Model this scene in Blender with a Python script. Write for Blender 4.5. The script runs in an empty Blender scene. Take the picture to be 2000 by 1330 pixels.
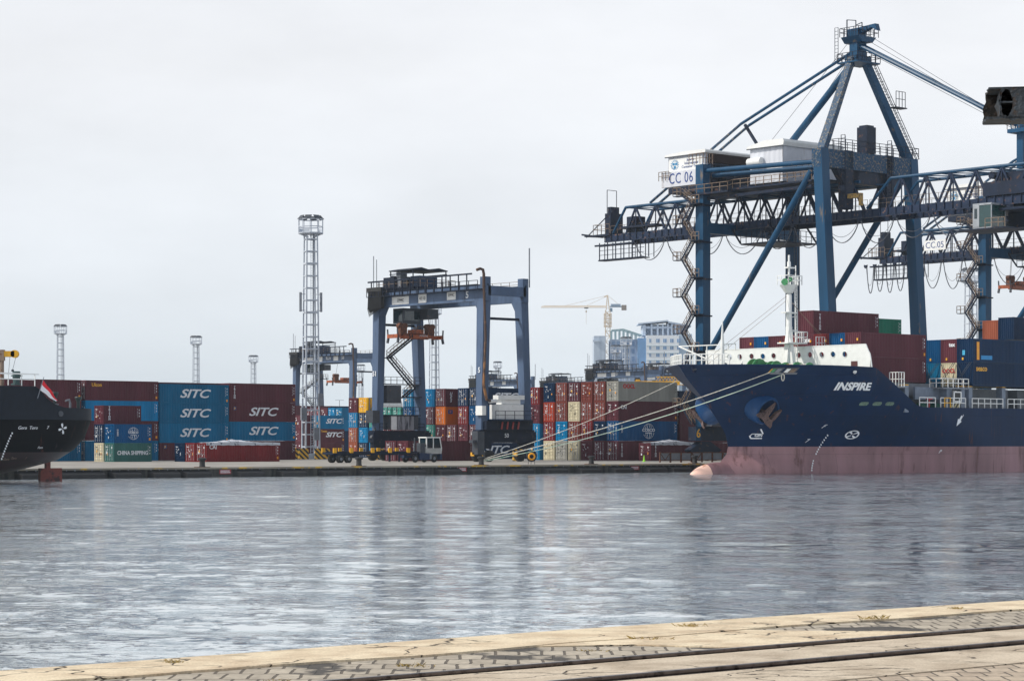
import bpy, math, random
import numpy as np
from mathutils import Vector, Matrix
random.seed(7)
rng = np.random.default_rng(5)
sc = bpy.context.scene
COL = sc.collection
R = math.radians

# ------------------------------------------------------------ camera, sky, sun, exposure
FPX, HOR, EYE = 4500.0, 862.0, 2.8
cam_d = bpy.data.cameras.new('camera'); cam = bpy.data.objects.new('camera', cam_d); COL.objects.link(cam)
cam.location = (0, 0, EYE); cam.rotation_euler = (R(90), 0, 0)
cam_d.sensor_width = 36.0; cam_d.lens = 36.0 * FPX / 2000.0
cam_d.shift_y = (HOR - 665.0) / 2000.0
cam_d.clip_start = 0.1; cam_d.clip_end = 20000
sc.camera = cam
to_sun = Vector((-0.95, -0.15, 0)).normalized() * math.cos(R(44)); to_sun.z = math.sin(R(44))
sun_d = bpy.data.lights.new('sun', 'SUN'); sun_d.energy = 3.9; sun_d.angle = R(3); sun_d.color = (1.0, 0.93, 0.82)
sun = bpy.data.objects.new('sun', sun_d); COL.objects.link(sun)
sun.rotation_euler = to_sun.to_track_quat('Z', 'Y').to_euler(); sun.location = (0, 0, 120)

w = bpy.data.worlds.new('World'); sc.world = w; w.use_nodes = True
nt = w.node_tree; nt.nodes.clear(); N = nt.nodes.new; LK = nt.links.new
out = N('ShaderNodeOutputWorld'); bg = N('ShaderNodeBackground'); bg.inputs['Strength'].default_value = 0.1
sky = N('ShaderNodeTexSky'); sky.sky_type = 'NISHITA'; sky.sun_disc = False
sky.sun_elevation = R(44); sky.sun_rotation = math.atan2(to_sun.x, to_sun.y)
tc = N('ShaderNodeTexCoord'); sep = N('ShaderNodeSeparateXYZ'); LK(tc.outputs['Generated'], sep.inputs[0])
ramp = N('ShaderNodeValToRGB'); LK(sep.outputs['Z'], ramp.inputs[0])
ramp.color_ramp.elements[0].position = 0.0; ramp.color_ramp.elements[0].color = (0.66, 0.735, 0.80, 1)
ramp.color_ramp.elements[1].position = 0.16; ramp.color_ramp.elements[1].color = (0.885, 0.90, 0.93, 1)
e = ramp.color_ramp.elements.new(0.07); e.color = (0.79, 0.83, 0.88, 1)
for pos_, c_ in ((0.34,(0.80,0.82,0.87,1)),(0.62,(0.36,0.41,0.48,1)),(1.0,(0.28,0.34,0.43,1))): e = ramp.color_ramp.elements.new(pos_); e.color = c_
mp = N('ShaderNodeMapping'); mp.inputs['Scale'].default_value = (1.5, 1.5, 4.5); LK(tc.outputs['Generated'], mp.inputs[0])
nz = N('ShaderNodeTexNoise'); nz.inputs['Scale'].default_value = 3.2; nz.inputs['Detail'].default_value = 5; nz.inputs['Roughness'].default_value = 0.55; LK(mp.outputs[0], nz.inputs['Vector'])
mr = N('ShaderNodeMapRange'); mr.inputs[1].default_value = 0.35; mr.inputs[2].default_value = 0.7; mr.inputs[3].default_value = 10.0; mr.inputs[4].default_value = 11.4
LK(nz.outputs['Fac'], mr.inputs[0])
vm = N('ShaderNodeVectorMath'); vm.operation = 'SCALE'; LK(ramp.outputs[0], vm.inputs[0]); LK(mr.outputs[0], vm.inputs['Scale'])
mix = N('ShaderNodeMixRGB'); mix.inputs[0].default_value = 0.94; LK(sky.outputs[0], mix.inputs[1]); LK(vm.outputs[0], mix.inputs[2])
LK(mix.outputs[0], bg.inputs['Color']); LK(bg.outputs[0], out.inputs['Surface'])
sc.view_settings.view_transform = 'Standard'; sc.view_settings.look = 'None'
sc.view_settings.exposure = 0.0; sc.view_settings.gamma = 1.0; sc.view_settings.use_curve_mapping = False

sc.cycles.sample_clamp_direct = 2.5; sc.cycles.sample_clamp_indirect = 3.0

# ------------------------------------------------------------ helpers
class Frame:
    """a runs right and away along the quays, b runs towards the camera side, z up"""
    def __init__(s, x, y, z0=0.0, ang=41.0):
        s.x, s.y, s.z0, s.ang = x, y, z0, R(ang)
        s.S = (math.cos(s.ang), math.sin(s.ang)); s.T = (math.sin(s.ang), -math.cos(s.ang))
    def w(s, a, b, z=0.0):
        return Vector((s.x + a*s.S[0] + b*s.T[0], s.y + a*s.S[1] + b*s.T[1], z + s.z0))
    def atb(s, px, py, b):
        k = (px-1000)/FPX; x0 = s.x + b*s.T[0]; y0 = s.y + b*s.T[1]
        a = (k*y0-x0)/(s.S[0]-k*s.S[1]); return a, EYE + (HOR-py)/FPX*(y0+a*s.S[1]) - s.z0
    def ata(s, px, py, a):
        k = (px-1000)/FPX; x0 = s.x + a*s.S[0]; y0 = s.y + a*s.S[1]
        b = (k*y0-x0)/(s.T[0]-k*s.T[1]); return b, EYE + (HOR-py)/FPX*(y0+b*s.T[1]) - s.z0
def at(px, Y, z=0.0): return Vector(((px-1000)/FPX*Y, Y, z))
def hz(py, Y): return EYE + (HOR-py)/FPX*Y
def L3(a, b, z): return Vector((a, -b, z))     # frame coordinates to the local ones of a rotated root

class MB:
    def __init__(s): s.v = []; s.f = []
    def add(s, vs, fs):
        n = len(s.v); s.v += [tuple(q) for q in vs]; s.f += [tuple(i+n for i in q) for q in fs]; return s
    def box(s, x0, x1, y0, y1, z0, z1):
        return s.add([(x0,y0,z0),(x1,y0,z0),(x1,y1,z0),(x0,y1,z0),(x0,y0,z1),(x1,y0,z1),(x1,y1,z1),(x0,y1,z1)],
                     [(3,2,1,0),(4,5,6,7),(0,1,5,4),(1,2,6,5),(2,3,7,6),(3,0,4,7)])
    def fbox(s, a0, a1, b0, b1, z0, z1): return s.box(a0, a1, -b1, -b0, z0, z1)
    def bar(s, p, q, wd=0.2, ht=None, wd2=None, ht2=None):
        p = Vector(p); q = Vector(q); d = q-p
        if d.length < 1e-6: return s
        ht = ht or wd; wd2 = wd2 or wd; ht2 = ht2 or (ht*wd2/wd)
        d.normalize(); up = Vector((0,0,1)) if abs(d.z) < 0.98 else Vector((0,1,0))
        x = d.cross(up).normalized(); y = x.cross(d).normalized()
        vs = [c + x*sx*ww/2 + y*sy*hh/2 for c, ww, hh in ((p,wd,ht),(q,wd2,ht2)) for sx, sy in ((-1,-1),(1,-1),(1,1),(-1,1))]
        return s.add(vs, [(3,2,1,0),(4,5,6,7),(0,1,5,4),(1,2,6,5),(2,3,7,6),(3,0,4,7)])
    def tube(s, pts, r, n=8, caps=True):
        pts = [Vector(p) for p in pts]; m = len(pts); rr = r if isinstance(r, (list, tuple)) else [r]*m
        vs = []; prev = None
        for i, p in enumerate(pts):
            d = (pts[min(i+1, m-1)] - pts[max(i-1, 0)]).normalized()
            if prev is None:
                up = Vector((0,0,1)) if abs(d.z) < 0.95 else Vector((1,0,0)); x = d.cross(up).normalized()
            else: x = (prev - d*prev.dot(d)).normalized()
            prev = x; y = d.cross(x)
            vs += [p + (x*math.cos(2*math.pi*k/n) + y*math.sin(2*math.pi*k/n))*rr[i] for k in range(n)]
        fs = [(i*n+k, i*n+(k+1)%n, (i+1)*n+(k+1)%n, (i+1)*n+k) for i in range(m-1) for k in range(n)]
        if caps: fs += [tuple(reversed(range(n))), tuple(range((m-1)*n, m*n))]
        return s.add(vs, fs)
    def prism(s, poly, axis, c0, c1):
        """poly of 2-D points extruded along axis ('x','y','z')"""
        def P(u, v, c): return {'x':(c,u,v), 'y':(u,c,v), 'z':(u,v,c)}[axis]
        n = len(poly)
        vs = [P(u,v,c0) for u,v in poly] + [P(u,v,c1) for u,v in poly]
        return s.add(vs, [tuple(range(n)), tuple(reversed(range(n,2*n)))] + [(i, i+n, (i+1)%n+n, (i+1)%n) for i in range(n)])
    def mesh(s, name, smooth=False):
        me = bpy.data.meshes.new(name); me.from_pydata(s.v, [], s.f); me.update()
        import bmesh
        bm = bmesh.new(); bm.from_mesh(me); bmesh.ops.recalc_face_normals(bm, faces=bm.faces); bm.to_mesh(me); bm.free()
        if smooth:
            me.polygons.foreach_set('use_smooth', [True]*len(me.polygons))
            try: me.set_sharp_from_angle(angle=R(38))
            except Exception: pass
        return me
    def build(s, name, mat, parent=None, smooth=False):
        me = s.mesh(name, smooth); me.materials.append(mat)
        return link(name, me, parent)
def link(name, me, parent=None):
    o = bpy.data.objects.new(name, me); COL.objects.link(o)
    if parent is not None: o.parent = parent
    return o
def shared(name, me, mats, parent=None, loc=None, rz=None):
    """object with its own materials on a shared mesh"""
    o = link(name, me, parent)
    for i, m in enumerate(mats):
        o.material_slots[i].link = 'OBJECT'; o.material_slots[i].material = m
    if loc is not None: o.location = loc
    if rz is not None: o.rotation_euler = (0,0,rz)
    return o
def tag(o, label, cat, group=None, kind=None):
    if label: o['label'] = label
    if cat: o['category'] = cat
    if group: o['group'] = group
    if kind: o['kind'] = kind
    return o
def struct(o): o['kind'] = 'structure'; return o
def empty(name, loc=(0,0,0), rz=0.0, label=None, cat=None, group=None):
    o = bpy.data.objects.new(name, None); COL.objects.link(o); o.location = loc; o.rotation_euler = (0,0,rz)
    o.empty_display_size = 0.5
    return tag(o, label, cat, group)
def copy_tree(o, parent=None, skip=()):
    c = o.copy(); COL.objects.link(c); c.parent = parent
    for ch in list(o.children):
        if ch.name.split('.')[0] in skip: continue
        copy_tree(ch, c, skip)
    return c
_tc = {}
def text_mesh(txt, size=1.0, xs=1.0, shear=0.0, bold=0.0, spacing=1.0, vertical=False):
    """lettering as a flat solid mesh in the x-z plane, facing -y, centred on the origin"""
    key = (txt, size, xs, shear, bold, spacing, vertical)
    if key in _tc: return _tc[key]
    cu = bpy.data.curves.new('lettering', 'FONT'); cu.body = '\n'.join(txt) if vertical else txt
    cu.size = size; cu.align_x = 'CENTER'; cu.align_y = 'CENTER'; cu.shear = shear; cu.offset = bold; cu.extrude = 0.012
    cu.space_character = spacing; cu.resolution_u = 3
    if vertical: cu.space_line = 0.78
    t = bpy.data.objects.new('tmp_text', cu); me = bpy.data.meshes.new_from_object(t); bpy.data.objects.remove(t)
    M = Matrix.Rotation(R(90), 4, 'X') @ Matrix.Diagonal((xs, 1, 1, 1)); me.transform(M)
    me.name = 'lettering'; me.materials.clear(); me.materials.append(None); _tc[key] = me
    return me

# ------------------------------------------------------------ materials
def lin(c):
    return tuple(((x/255)/12.92 if x/255 <= 0.04045 else ((x/255+0.055)/1.055)**2.4) for x in c) + (1,)
MATS = {}
def mat(name, rgb, rough=0.5, metal=0.0, spec=0.5, second=None, scale=3.0, thr=(0.52, 0.6), vary=0.12, streak=False, bump=0.0, bscale=20, rnd=0.0):
    """painted or plain surface: base colour with uneven tone, and optional patches of a second colour (rust, bare paint)"""
    if name in MATS: return MATS[name]
    m = bpy.data.materials.new(name); m.use_nodes = True; t = m.node_tree; b = t.nodes['Principled BSDF']
    n = t.nodes.new; l = t.links.new
    c = n('ShaderNodeTexCoord'); mpp = n('ShaderNodeMapping'); l(c.outputs['Object'], mpp.inputs[0])
    mpp.inputs['Scale'].default_value = (1.0, 1.0, 0.16 if streak else 1.0)
    n1 = n('ShaderNodeTexNoise'); n1.inputs['Scale'].default_value = scale*0.6; n1.inputs['Detail'].default_value = 5; l(mpp.outputs[0], n1.inputs['Vector'])
    r1 = n('ShaderNodeMapRange'); r1.inputs[1].default_value = 0.3; r1.inputs[2].default_value = 0.7
    r1.inputs[3].default_value = 1-vary; r1.inputs[4].default_value = 1+vary; l(n1.outputs['Fac'], r1.inputs[0])
    val = r1.outputs[0]
    if rnd:
        oi = n('ShaderNodeObjectInfo'); rr = n('ShaderNodeMapRange'); rr.inputs[3].default_value = 1-rnd; rr.inputs[4].default_value = 1+rnd; l(oi.outputs['Random'], rr.inputs[0])
        mm = n('ShaderNodeMath'); mm.operation = 'MULTIPLY'; l(val, mm.inputs[0]); l(rr.outputs[0], mm.inputs[1]); val = mm.outputs[0]
    v = n('ShaderNodeVectorMath'); v.operation = 'SCALE'; v.inputs[0].default_value = lin(rgb)[:3]; l(val, v.inputs['Scale'])
    colo = v.outputs[0]
    if second:
        n2 = n('ShaderNodeTexNoise'); n2.inputs['Scale'].default_value = scale; n2.inputs['Detail'].default_value = 7; n2.inputs['Roughness'].default_value = 0.65; l(mpp.outputs[0], n2.inputs['Vector'])
        r2 = n('ShaderNodeMapRange'); r2.inputs[1].default_value = thr[0]; r2.inputs[2].default_value = thr[1]; l(n2.outputs['Fac'], r2.inputs[0])
        mx = n('ShaderNodeMixRGB'); l(r2.outputs[0], mx.inputs[0]); l(colo, mx.inputs[1]); mx.inputs[2].default_value = lin(second); colo = mx.outputs[0]
    l(colo, b.inputs['Base Color']); b.inputs['Roughness'].default_value = rough; b.inputs['Metallic'].default_value = metal
    b.inputs['Specular IOR Level'].default_value = spec
    if bump:
        n3 = n('ShaderNodeTexNoise'); n3.inputs['Scale'].default_value = bscale; n3.inputs['Detail'].default_value = 4; l(c.outputs['Object'], n3.inputs['Vector'])
        bp = n('ShaderNodeBump'); bp.inputs['Strength'].default_value = bump; bp.inputs['Distance'].default_value = 0.05; l(n3.outputs['Fac'], bp.inputs['Height']); l(bp.outputs[0], b.inputs['Normal'])
    MATS[name] = m; return m
CC = {'maroon': (92,48,58), 'brown': (118,62,56), 'red': (116,38,42), 'orange_red': (158,58,36), 'orange': (210,110,24), 'copper': (150,84,62),
      'blue': (0,104,146), 'bright_blue': (0,122,174), 'royal_blue': (0,74,122), 'navy': (10,42,74), 'teal': (62,144,132), 'green': (30,122,98),
      'sea_green': (58,108,104), 'cream': (200,192,166), 'grey': (150,150,144), 'yellow': (236,180,20), 'white': (215,215,210)}
CN = {'bright_blue': 'bright blue', 'royal_blue': 'royal blue', 'orange_red': 'orange red', 'sea_green': 'sea green'}
for k, c in CC.items():
    mat('paint_'+k, c, rough=0.42, second=(92,60,46), scale=1.6, thr=(0.66,0.74), vary=0.16, streak=True, rnd=0.13, spec=0.15)
P = lambda k: MATS['paint_'+k]
STEELB = mat('crane_blue', (16,66,100), 0.42, spec=0.25, second=(120,104,88), scale=0.9, thr=(0.63,0.69), vary=0.2, streak=True)
STEELP = mat('crane_blue_peeling', (20,62,94), 0.5, spec=0.25, second=(132,120,100), scale=3.5, thr=(0.52,0.62), vary=0.25)
STEELD = mat('crane_dark_steel', (18,32,54), 0.5, spec=0.25, second=(84,62,54), scale=1.5, thr=(0.58,0.66), vary=0.25)
TRUSS = mat('truss_steel', (26,42,68), 0.5, spec=0.25, second=(120,92,76), scale=2.0, thr=(0.6,0.68), vary=0.25)
TAN = mat('weathered_rail', (124,108,94), 0.6, second=(96,72,58), scale=3, thr=(0.5,0.6), vary=0.2)
RTGB = mat('gantry_blue', (80,99,128), 0.45, spec=0.25, second=(60,74,96), scale=1.2, thr=(0.56,0.7), vary=0.18, streak=True)
RTGD = mat('gantry_dark', (16,28,48), 0.5, spec=0.25, second=(80,70,66), scale=1.6, thr=(0.58,0.7), vary=0.25)
HOUSE = mat('white_sheet_metal', (204,208,218), 0.5, second=(176,176,180), scale=1.0, thr=(0.55,0.7), vary=0.06, streak=True)
WHITE = mat('white_paint', (228,230,230), 0.4, second=(176,160,140), scale=2.5, thr=(0.64,0.72), vary=0.06)
MASTW = mat('mast_paint', (186,194,206), 0.45, second=(150,150,156), scale=2.5, thr=(0.6,0.7), vary=0.08)
BLACK = mat('black_rubber', (30,31,35), 0.6, vary=0.3)
DARKG = mat('dark_grey_steel', (58,64,74), 0.5, second=(96,80,70), scale=2.5, thr=(0.6,0.68), vary=0.2)
MIDG = mat('grey_steel', (120,126,136), 0.5, second=(104,88,78), scale=2.5, thr=(0.62,0.7), vary=0.15)
GALV = mat('galvanised_rod', (196,196,200), 0.35, metal=0.6, vary=0.15)
RUST = mat('rust', (112,66,44), 0.8, second=(60,44,40), scale=5, thr=(0.45,0.6), vary=0.3, bump=0.3)
ORANGE = mat('spreader_orange', (164,84,46), 0.5, second=(104,58,42), scale=2.5, thr=(0.5,0.6), vary=0.2)
YELLOW = mat('safety_yellow', (228,170,24), 0.5, second=(120,90,50), scale=4, thr=(0.62,0.7), vary=0.12)
GLASS = mat('window_glass', (22,42,50), 0.08, spec=0.9, vary=0.1)
TEALG = mat('green_glass', (20,60,62), 0.1, spec=0.9, vary=0.2)
LETW = mat('white_lettering', (226,230,236), 0.5, second=(170,180,195), scale=3, thr=(0.62,0.75), vary=0.05)
LETR = mat('red_lettering', (190,30,36), 0.5); LETB = mat('blue_lettering', (22,62,132), 0.5); LETK = mat('black_lettering', (24,26,30), 0.5)
LETY = mat('yellow_lettering', (226,168,50), 0.5)
GREEN = mat('deck_machinery_green', (60,140,88), 0.45, second=(30,60,44), scale=3, thr=(0.55,0.65), vary=0.2)
ROPE = mat('mooring_rope', (200,198,190), 0.8, second=(150,146,130), scale=8, thr=(0.5,0.6), vary=0.15)
WIRE = mat('wire_rope', (70,70,78), 0.5)
CABLE = mat('festoon_cable', (92,96,106), 0.55)
CONC = mat('building_concrete', (186,200,216), 0.8, second=(150,166,186), scale=0.12, thr=(0.5,0.62), vary=0.2, streak=True)  # pale bluish tone carries the distance haze of the buildings
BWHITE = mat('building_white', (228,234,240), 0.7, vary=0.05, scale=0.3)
BGLASS = mat('building_glass', (112,152,196), 0.25, vary=0.15, scale=0.4)  # paled as well, haze painted into the glass colour
HAZY = mat('tower_crane_paint', (222,206,184), 0.6, vary=0.1)

# ------------------------------------------------------------ water and quays
QF = Frame(21.6, 290.0, 0, 38.0)              # far quay edge
WZ = -1.03
def water():
    m = bpy.data.materials.new('water'); m.use_nodes = True; t = m.node_tree; b = t.nodes['Principled BSDF']; n = t.nodes.new; l = t.links.new
    b.inputs['Base Color'].default_value = (0.06, 0.072, 0.078, 1); b.inputs['Roughness'].default_value = 0.05; b.inputs['IOR'].default_value = 1.75
    g = n('ShaderNodeNewGeometry'); mp1 = n('ShaderNodeMapping'); mp1.inputs['Scale'].default_value = (0.75, 1.0, 1); l(g.outputs['Position'], mp1.inputs[0])
    a = n('ShaderNodeTexNoise'); a.inputs['Scale'].default_value = 5.0; a.inputs['Detail'].default_value = 4; a.inputs['Roughness'].default_value = 0.6; l(mp1.outputs[0], a.inputs['Vector'])
    pz = n('ShaderNodeTexNoise'); pz.inputs['Scale'].default_value = 0.045; pz.inputs['Detail'].default_value = 3; l(g.outputs['Position'], pz.inputs['Vector'])
    pr = n('ShaderNodeMapRange'); pr.inputs[1].default_value = 0.36; pr.inputs[2].default_value = 0.66; pr.inputs[3].default_value = 0.3; pr.inputs[4].default_value = 1.25; l(pz.outputs['Fac'], pr.inputs[0])
    a2 = n('ShaderNodeTexNoise'); a2.inputs['Scale'].default_value = 1.7; a2.inputs['Detail'].default_value = 6; a2.inputs['Roughness'].default_value = 0.62; a2.inputs['Distortion'].default_value = 0.5; l(mp1.outputs[0], a2.inputs['Vector'])
    sh = n('ShaderNodeMapRange'); sh.inputs[1].default_value = 0.54; sh.inputs[2].default_value = 0.74; sh.inputs[3].default_value = 0; sh.inputs[4].default_value = 11.0; l(a2.outputs['Fac'], sh.inputs[0])
    m0 = n('ShaderNodeMath'); m0.operation = 'ADD'; l(a.outputs['Fac'], m0.inputs[0]); l(sh.outputs[0], m0.inputs[1])
    mu = n('ShaderNodeMath'); mu.operation = 'MULTIPLY'; l(m0.outputs[0], mu.inputs[0]); l(pr.outputs[0], mu.inputs[1])
    def ridge(scale, xs, width, gsc, g0, amp, prev):
        mq = n('ShaderNodeMapping'); mq.inputs['Scale'].default_value = (xs, 1.0, 1); l(g.outputs['Position'], mq.inputs[0])
        q = n('ShaderNodeTexNoise'); q.inputs['Scale'].default_value = scale; q.inputs['Detail'].default_value = 3.5; q.inputs['Roughness'].default_value = 0.6; l(mq.outputs[0], q.inputs['Vector'])
        d1 = n('ShaderNodeMath'); d1.operation = 'SUBTRACT'; l(q.outputs['Fac'], d1.inputs[0]); d1.inputs[1].default_value = 0.5
        d2 = n('ShaderNodeMath'); d2.operation = 'ABSOLUTE'; l(d1.outputs[0], d2.inputs[0])
        d3 = n('ShaderNodeMapRange'); d3.interpolation_type = 'SMOOTHSTEP'; d3.inputs[1].default_value = 0; d3.inputs[2].default_value = width; d3.inputs[3].default_value = 1; d3.inputs[4].default_value = 0; l(d2.outputs[0], d3.inputs[0])
        gq = n('ShaderNodeTexNoise'); gq.inputs['Scale'].default_value = gsc; gq.inputs['Detail'].default_value = 4; l(g.outputs['Position'], gq.inputs['Vector'])
        gr = n('ShaderNodeMapRange'); gr.inputs[1].default_value = g0; gr.inputs[2].default_value = g0+0.12; gr.inputs[3].default_value = 0; gr.inputs[4].default_value = amp; l(gq.outputs['Fac'], gr.inputs[0])
        r_ = n('ShaderNodeMath'); r_.operation = 'MULTIPLY_ADD'; l(d3.outputs[0], r_.inputs[0]); l(gr.outputs[0], r_.inputs[1]); l(prev, r_.inputs[2]); return r_.outputs[0]
    h = ridge(1.5, 0.5, 0.035, 0.16, 0.46, 4.5, mu.outputs[0]); h = ridge(4.0, 0.55, 0.05, 0.35, 0.5, 2.2, h)
    bp = n('ShaderNodeBump'); bp.inputs['Strength'].default_value = 1.0; bp.inputs['Distance'].default_value = 0.012; l(h, bp.inputs['Height']); l(bp.outputs[0], b.inputs['Normal'])
    gl = n('ShaderNodeBsdfGlossy'); gl.inputs['Color'].default_value = (0.97, 1.0, 1.0, 1); sy_ = n('ShaderNodeSeparateXYZ'); l(g.outputs['Position'], sy_.inputs[0]); ry = n('ShaderNodeMapRange'); ry.inputs[1].default_value = 45; ry.inputs[2].default_value = 160; ry.inputs[3].default_value = 0.03; ry.inputs[4].default_value = 0.11; l(sy_.outputs['Y'], ry.inputs[0]); l(ry.outputs[0], gl.inputs['Roughness']); l(bp.outputs[0], gl.inputs['Normal'])
    ms = n('ShaderNodeMixShader'); ms.inputs[0].default_value = 0.8; l(b.outputs[0], ms.inputs[1]); l(gl.outputs[0], ms.inputs[2]); l(ms.outputs[0], t.nodes['Material Output'].inputs['Surface'])
    # one sheet: a fine wavy part in the basin, coarse out to the horizon
    rows = np.concatenate([[-60.0, 0.0, 12.0], np.geomspace(22.0, 345.0, 1000), [500.0, 900.0, 2000.0, 3800.0]])
    cols = np.linspace(-0.30, 0.30, 620)
    X = np.empty((len(rows), len(cols)+4)); Y = np.empty_like(X)
    for i, y in enumerate(rows):
        yy = max(abs(y), 22.0)
        X[i] = np.concatenate([[-1900.0, -0.45*yy], cols*yy, [0.45*yy, 1900.0]]); Y[i] = y
    Z = np.zeros_like(X); fine = (Y > 21) & (Y < 350) & (np.abs(X) < 0.31*np.maximum(Y, 22))
    patch = 0.55 + 0.45*np.sin(0.11*X+0.07*Y+1.0)*np.sin(0.05*Y-0.08*X+2.0) + 0.2*np.sin(0.31*Y+0.13*X)
    patch = np.clip(patch, 0.15, 1.2)
    sp = Y*0.0028
    for k in range(46):
        lam = math.exp(rng.uniform(math.log(0.35), math.log(7.5))); th = rng.normal(R(78), R(34)); kk = 2*math.pi/lam
        slope = 0.0050 if lam < 1.6 else 0.0026
        amp = slope*lam/(2*math.pi)*1.9
        att = np.clip((lam/np.maximum(sp, 1e-3) - 2.5)/3, 0, 1)
        ph = rng.uniform(0, 6.28)
        arg = kk*(math.cos(th)*X + math.sin(th)*Y) + ph + 1.3*np.sin(0.21*X+0.17*Y+k)
        Z += amp*att*(np.sin(arg) + 0.25*np.sin(2*arg+0.6))*(patch if lam < 2.5 else 1.0)
    Z = np.where(fine, Z, 0.0) + WZ
    nr, nc = X.shape
    V = np.stack([X.ravel(), Y.ravel(), Z.ravel()], 1).astype(np.float32)
    idx = np.arange(nr*nc).reshape(nr, nc)
    Fq = np.stack([idx[:-1,:-1].ravel(), idx[:-1,1:].ravel(), idx[1:,1:].ravel(), idx[1:,:-1].ravel()], 1).astype(np.int32)
    me = bpy.data.meshes.new('water'); me.vertices.add(len(V)); me.vertices.foreach_set('co', V.ravel())
    me.loops.add(Fq.size); me.loops.foreach_set('vertex_index', Fq.ravel())
    me.polygons.add(len(Fq)); me.polygons.foreach_set('loop_start', np.arange(0, Fq.size, 4, dtype=np.int32)); me.polygons.foreach_set('loop_total', np.full(len(Fq), 4, dtype=np.int32))
    me.polygons.foreach_set('use_smooth', np.ones(len(Fq), dtype=bool)); me.update(); me.validate()
    me.materials.append(m); struct(link('water', me))
water()

def far_quay():
    top = mat('quay_concrete_top', (150,146,140), 0.85, second=(112,108,104), scale=0.25, thr=(0.5,0.65), vary=0.12, bump=0.1)
    wall = mat('quay_wall_stained', (70,70,68), 0.9, second=(34,36,38), scale=1.1, thr=(0.42,0.6), vary=0.3, streak=True, bump=0.3, bscale=4)
    rz = QF.ang
    m = MB(); m.fbox(-400, 2500, -2500, 0, -4, 0)
    o = m.build('ground', top); o.location = QF.w(0,0,0); o.rotation_euler = (0,0,rz); struct(o)
    m = MB(); m.fbox(-300, 600, 0.002, 0.25, -4, -0.16)
    o = m.build('quay_wall', wall); o.location = QF.w(0,0,0); o.rotation_euler = (0,0,rz); struct(o)
    m = MB(); m.fbox(-300, 600, 0.002, 0.42, -0.157, 0.03)
    o = m.build('quay_coping', mat('coping_concrete', (140,134,122), 0.85, second=(196,160,70), scale=0.35, thr=(0.52,0.58), vary=0.2)); o.location = QF.w(0,0,0); o.rotation_euler = (0,0,rz); struct(o)
    # fenders, bollards, red signs
    fm = MB().prism([(-1.75,0),(-1.35,0.75),(1.35,0.75),(1.75,0)], 'z', -0.62, -0.05)
    fm = MB(); 
    vs = [(-1.8,0,-0.5),(1.8,0,-0.5),(1.8,0,0.35),(-1.8,0,0.35),(-1.3,-0.8,-0.42),(1.75,-0.8,-0.42),(1.75,-0.8,0.02),(-1.3,-0.8,0.02)]
    fm.add(vs, [(3,2,1,0),(4,5,6,7),(0,1,5,4),(1,2,6,5),(2,3,7,6),(3,0,4,7)])
    fme = fm.mesh('fender'); fme.materials.append(BLACK)
    cm = MB()
    for x in (-1.5,-0.5,0.5,1.5): cm.tube([(x,-0.1,0.62),(x,-0.16,0.5),(x,-0.2,0.36)], 0.04, 5)
    cme = cm.mesh('chain'); cme.materials.append(MIDG)
    xs = [241,318,379,483,566,647,722,801,872,936,1013,1080,1145,1210,1276,1323,1385,60,120,170]
    for i, px in enumerate(sorted(xs)):
        a, _ = QF.atb(px, 920, 0.3)
        o = link('dock_fender', fme); o.location = QF.w(a, 0.25, -0.62); o.rotation_euler = (0,0,rz)
        near = ['behind the rudder of the dark stern','just right of the rudder','below the dark hull tip','below the white and green doors','left of the first bollard','below the first bollard','right of the first red sign','at the foot of the brown container stack','below the light mast','below the second bollard','under the trailer middle','under the white tractor','left of the rope bollard','below the rope bollard','left of the lifebuoy','right of the lifebuoy','below the third bollard','below the traffic cone','left of the bulb','behind the pink bulb'][i]
        tag(o, 'long black rubber fender on the quay wall, ' + near, 'fender', 'rubber fenders along the far quay')
        c = link('chain', cme, o)
    for i, (px, lab) in enumerate([(395,'black iron bollard on the quay in front of the stacked containers at left'), (701,'black iron bollard on the quay edge below the trailer'), (940,'rusty bollard with the ship mooring ropes looped round it'), (1155,'black iron bollard in front of the six container door columns'), (1357,'black iron bollard just left of the ship bulb')]):
        a, _ = QF.atb(px, 908, -0.6)
        r = empty('bollard', QF.w(a, -0.6, 0), rz, lab, 'bollard', 'bollards along the far quay')
        MB().box(-0.75,0.75,-0.45,0.45,0,0.08).build('base_plate', RUST, r)
        MB().tube([(0,0,0.08),(0,0,0.25),(0,0,0.75),(0,0,0.82),(0,0,0.98),(0,0,1.05)], [0.36,0.3,0.3,0.46,0.46,0.3], 14).build('bollard_post', BLACK, r, True)
    for px, lab in ((441,'left'), (903,'middle'), (1241,'right')):
        a, _ = QF.atb(px, 918, 0.4)
        r = MB().box(-0.72,0.72,-0.03,0,-0.24,0.24).build('warning_sign', mat('sign_red', (140,52,58), 0.6)); r.location = QF.w(a, 0.27, -0.46); r.rotation_euler = (0,0,rz)
        tag(r, 'small faded red sign with pale writing on the quay wall, %s one of three' % lab, 'sign', 'red signs on the quay wall')
        m2 = MB()
        for zz in (0.1,-0.08):
            x = -0.6
            while x < 0.55:
                ww = random.uniform(0.04,0.1); m2.box(x, x+ww, -0.045, -0.031, zz-0.05, zz+0.05); x += ww+0.04
        m2.build('writing', LETW, r)
far_quay()

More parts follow.
